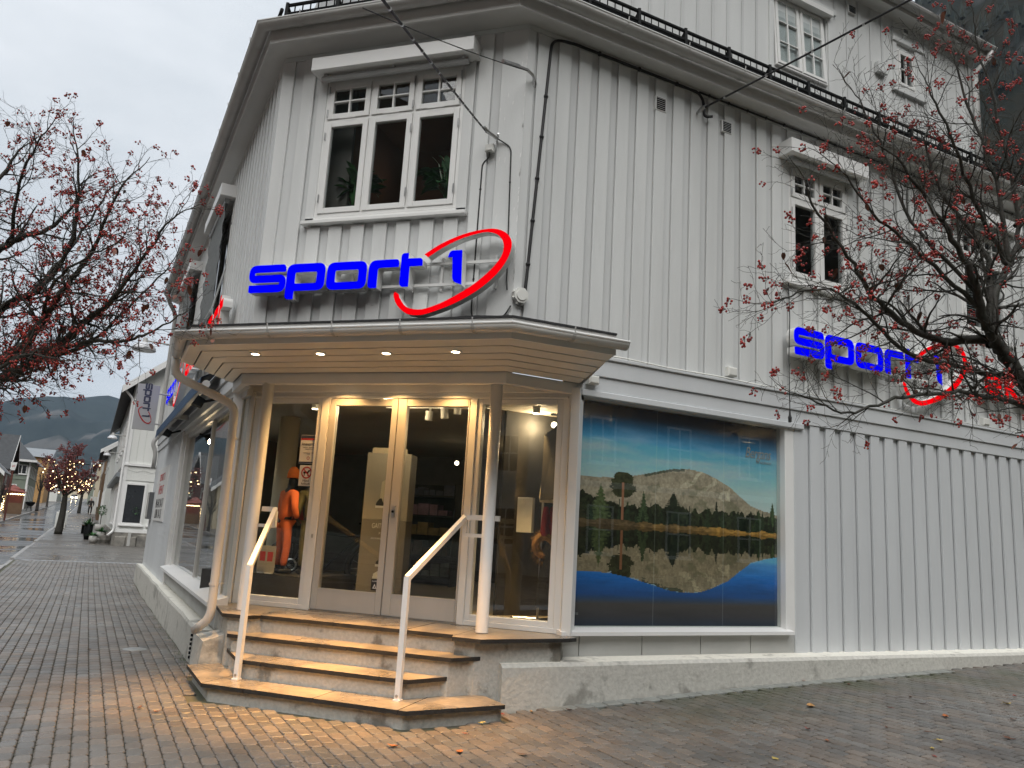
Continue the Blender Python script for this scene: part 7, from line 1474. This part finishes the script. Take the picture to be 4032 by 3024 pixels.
opp('grey_house', 'white building across the left street behind the viewer', tuple(P(-17, -17, 0))[:2], 16, 10, 180, 8.0, 11.5, 'wb', 'tilered', 5, 2)
# ================================================================== mountains and air
def hill_mat(name, c1, c2, rock, rthr, sc):
    m = bpy.data.materials.new(name); nt, b, o = nodes(m); N = nt.nodes; L = nt.links; geo = N.new('ShaderNodeNewGeometry')
    nz = N.new('ShaderNodeTexNoise'); nz.inputs['Scale'].default_value = sc; nz.inputs['Detail'].default_value = 8; nz.inputs['Roughness'].default_value = .65; L.new(geo.outputs['Position'], nz.inputs['Vector'])
    r = N.new('ShaderNodeValToRGB'); r.color_ramp.elements[0].position = .35; r.color_ramp.elements[1].position = .65; r.color_ramp.elements[0].color = (*c1, 1); r.color_ramp.elements[1].color = (*c2, 1); L.new(nz.outputs['Fac'], r.inputs[0])
    mp = N.new('ShaderNodeMapping'); mp.inputs['Scale'].default_value = (1, 1, .45); L.new(geo.outputs['Position'], mp.inputs[0]); n2 = N.new('ShaderNodeTexNoise'); n2.inputs['Scale'].default_value = sc*.55; n2.inputs['Detail'].default_value = 6; L.new(mp.outputs[0], n2.inputs['Vector'])
    mr = N.new('ShaderNodeMapRange'); mr.inputs['From Min'].default_value = rthr; mr.inputs['From Max'].default_value = rthr+.08; L.new(n2.outputs['Fac'], mr.inputs['Value'])
    mx = N.new('ShaderNodeMixRGB'); mx.inputs[2].default_value = (*rock, 1); L.new(mr.outputs[0], mx.inputs[0]); L.new(r.outputs[0], mx.inputs[1]); L.new(mx.outputs[0], b.inputs['Base Color']); b.inputs['Roughness'].default_value = .95; b.inputs['Specular IOR Level'].default_value = .1
    return m
from mathutils import noise as mnoise
def ridge(name, mat, az, dist, prof, seed, depth=1.0, nr=26, nd=90, foot=.35, rough=60.0, cone=None):
    # az range in degrees from +Y towards +X, seen from the corner; prof(t) gives the height of the crest
    vs = []; fs = []
    for i in range(nd+1):
        t = i/nd; a = R_(az[0]+(az[1]-az[0])*t); H = prof(t)
        for j in range(nr+1):
            s = j/nr; d = dist*(foot+(1-foot)*s) if s <= 1 else dist
            e = mnoise.fractal(Vector((math.sin(a)*d*.004+seed, math.cos(a)*d*.004, s*3)), 1.0, 2.0, 6)
            z = H*(s**1.35)+e*rough*(s*(1.05-s)*3.2+.12*s)
            vs.append((math.sin(a)*d, math.cos(a)*d, z-8*(1-s)))
    for i in range(nd):
        for j in range(nr): k = i*(nr+1)+j; fs.append((k, k+1, k+nr+2, k+nr+1))
    me = bpy.data.meshes.new(name); me.from_pydata(vs, [], fs); me.materials.append(mat); me.polygons.foreach_set('use_smooth', [True]*len(fs)); o = link(name, me, kind='structure')
    return o, vs, nr, nd
def pw(t, ks):
    for (a, x), (b, y) in zip(ks, ks[1:]):
        if t <= b: return x+(y-x)*max(0, (t-a)/(b-a))
    return ks[-1][1]
M['hillL'] = hill_mat('forested_mountain', (.008, .013, .015), (.017, .024, .024), (.07, .068, .066), .60, .012)
M['hillR'] = hill_mat('forest_and_cliff', (.008, .012, .009), (.026, .022, .015), (.055, .054, .054), .52, .05)
M['hillB'] = hill_mat('forest_slope', (.015, .022, .016), (.035, .04, .028), (.12, .115, .11), .64, .03)
# left valley end: crest falls to the left, rises to the right
ridge('mountain', M['hillL'], (-66, -22), 2900, lambda t: pw(t, [(0, 250), (.30, 285), (.345, 309), (.365, 331), (.40, 351), (.46, 364), (.52, 374), (.62, 400), (.8, 430), (1, 420)])+8*mnoise.noise(Vector((t*26, 3, 0))), 2.0, rough=75)
o, vs, nr, nd = ridge('mountain', M['hillR'], (2, 92), 640, lambda t: pw(t, [(0, 380), (.07, 405), (.105, 440), (.14, 490), (.2, 560), (.3, 620), (1, 640)])+10*mnoise.noise(Vector((t*30, 9, 0))), 5.0, rough=45, foot=.30, nd=110)
fo = MB(); rg = random.Random(8)
for i in range(nd+1):
    for j in range(5, nr+1):
        for k in range(6 if j > nr-3 else 7):
            p = Vector(vs[i*(nr+1)+j])+Vector((rg.uniform(-9, 9), rg.uniform(-9, 9), 0)); q = proj(p)
            if q is None or not (.84 < q[0] < 1.05 and -.06 < q[1] < .34): continue
            if j < nr-2 and mnoise.noise(p*.012) < -.02: continue
            h = rg.uniform(7, 15); r = h*.15; fo.add([p+Vector((r*math.cos(a), r*math.sin(a), h*.08-2)) for a in (0, 1.26, 2.5, 3.77, 5.03)]+[p+Vector((0, 0, h))], [(0, 1, 5), (1, 2, 5), (2, 3, 5), (3, 4, 5), (4, 0, 5)])
fo.build('forest', pm('conifer_forest', (.010, .016, .011), .9, .4, .05), None, kind='stuff', fix=False)
ridge('mountain', M['hillB'], (100, 285), 800, lambda t: 500+40*math.sin(t*9)+25*mnoise.noise(Vector((t*40, 1, 0))), 9.0, rough=50, nd=60, nr=14)
# pale autumn trees on the slope behind the green house
M['birch'] = pm('bare_birch_haze', (.16, .10, .075), .9, .3, .4)
for k, (a, b, z, s) in enumerate(((-19.5, 165, 8.5, 1), (-14.5, 168, 7.4, .85), (-12.5, 175, 7.6, .8))):
    t = thing('bare_tree', ('tall bare tree rising behind the green house roof', 'round bare brown tree behind the ochre house roof', 'small bare brown tree right of the ochre roof')[k], 'tree', P(a, b, 2), 'bare trees behind the far houses'); r = random.Random(k)
    MB().tube([P(a, b, 1.5), P(a, b, z)], .18, 6).build('trunk', M['bark2'], t); mb = MB()
    for i in range(700):
        d = rvec(r); q = P(a, b, z+1.6*s)+Vector((d.x*2.4*s, d.y*2.4*s, d.z*3.2*s))*r.random()**.4; e = q+(d+Vector((0, 0, .6))).normalized()*r.uniform(.4, .9); n = d.orthogonal().normalized()*.035; mb.add([q-n, q+n, e], [(0, 1, 2)])
    mb.build('crown', M['birch'], t, fix=False)

HZ = link('haze', MB().box(-3300, 2200, -1600, 3300, -90, 760).mesh('haze', []), None, kind='stuff')
hm = bpy.data.materials.new('valley_haze'); hm.use_nodes = True; nt = hm.node_tree; nt.nodes.clear(); o = nt.nodes.new('ShaderNodeOutputMaterial'); pv = nt.nodes.new('ShaderNodeVolumePrincipled')
pv.inputs['Color'].default_value = (.62, .80, 1.0, 1); pv.inputs['Density'].default_value = .00006; pv.inputs['Anisotropy'].default_value = .1; nt.links.new(pv.outputs[0], o.inputs['Volume']); HZ.data.materials.append(hm)
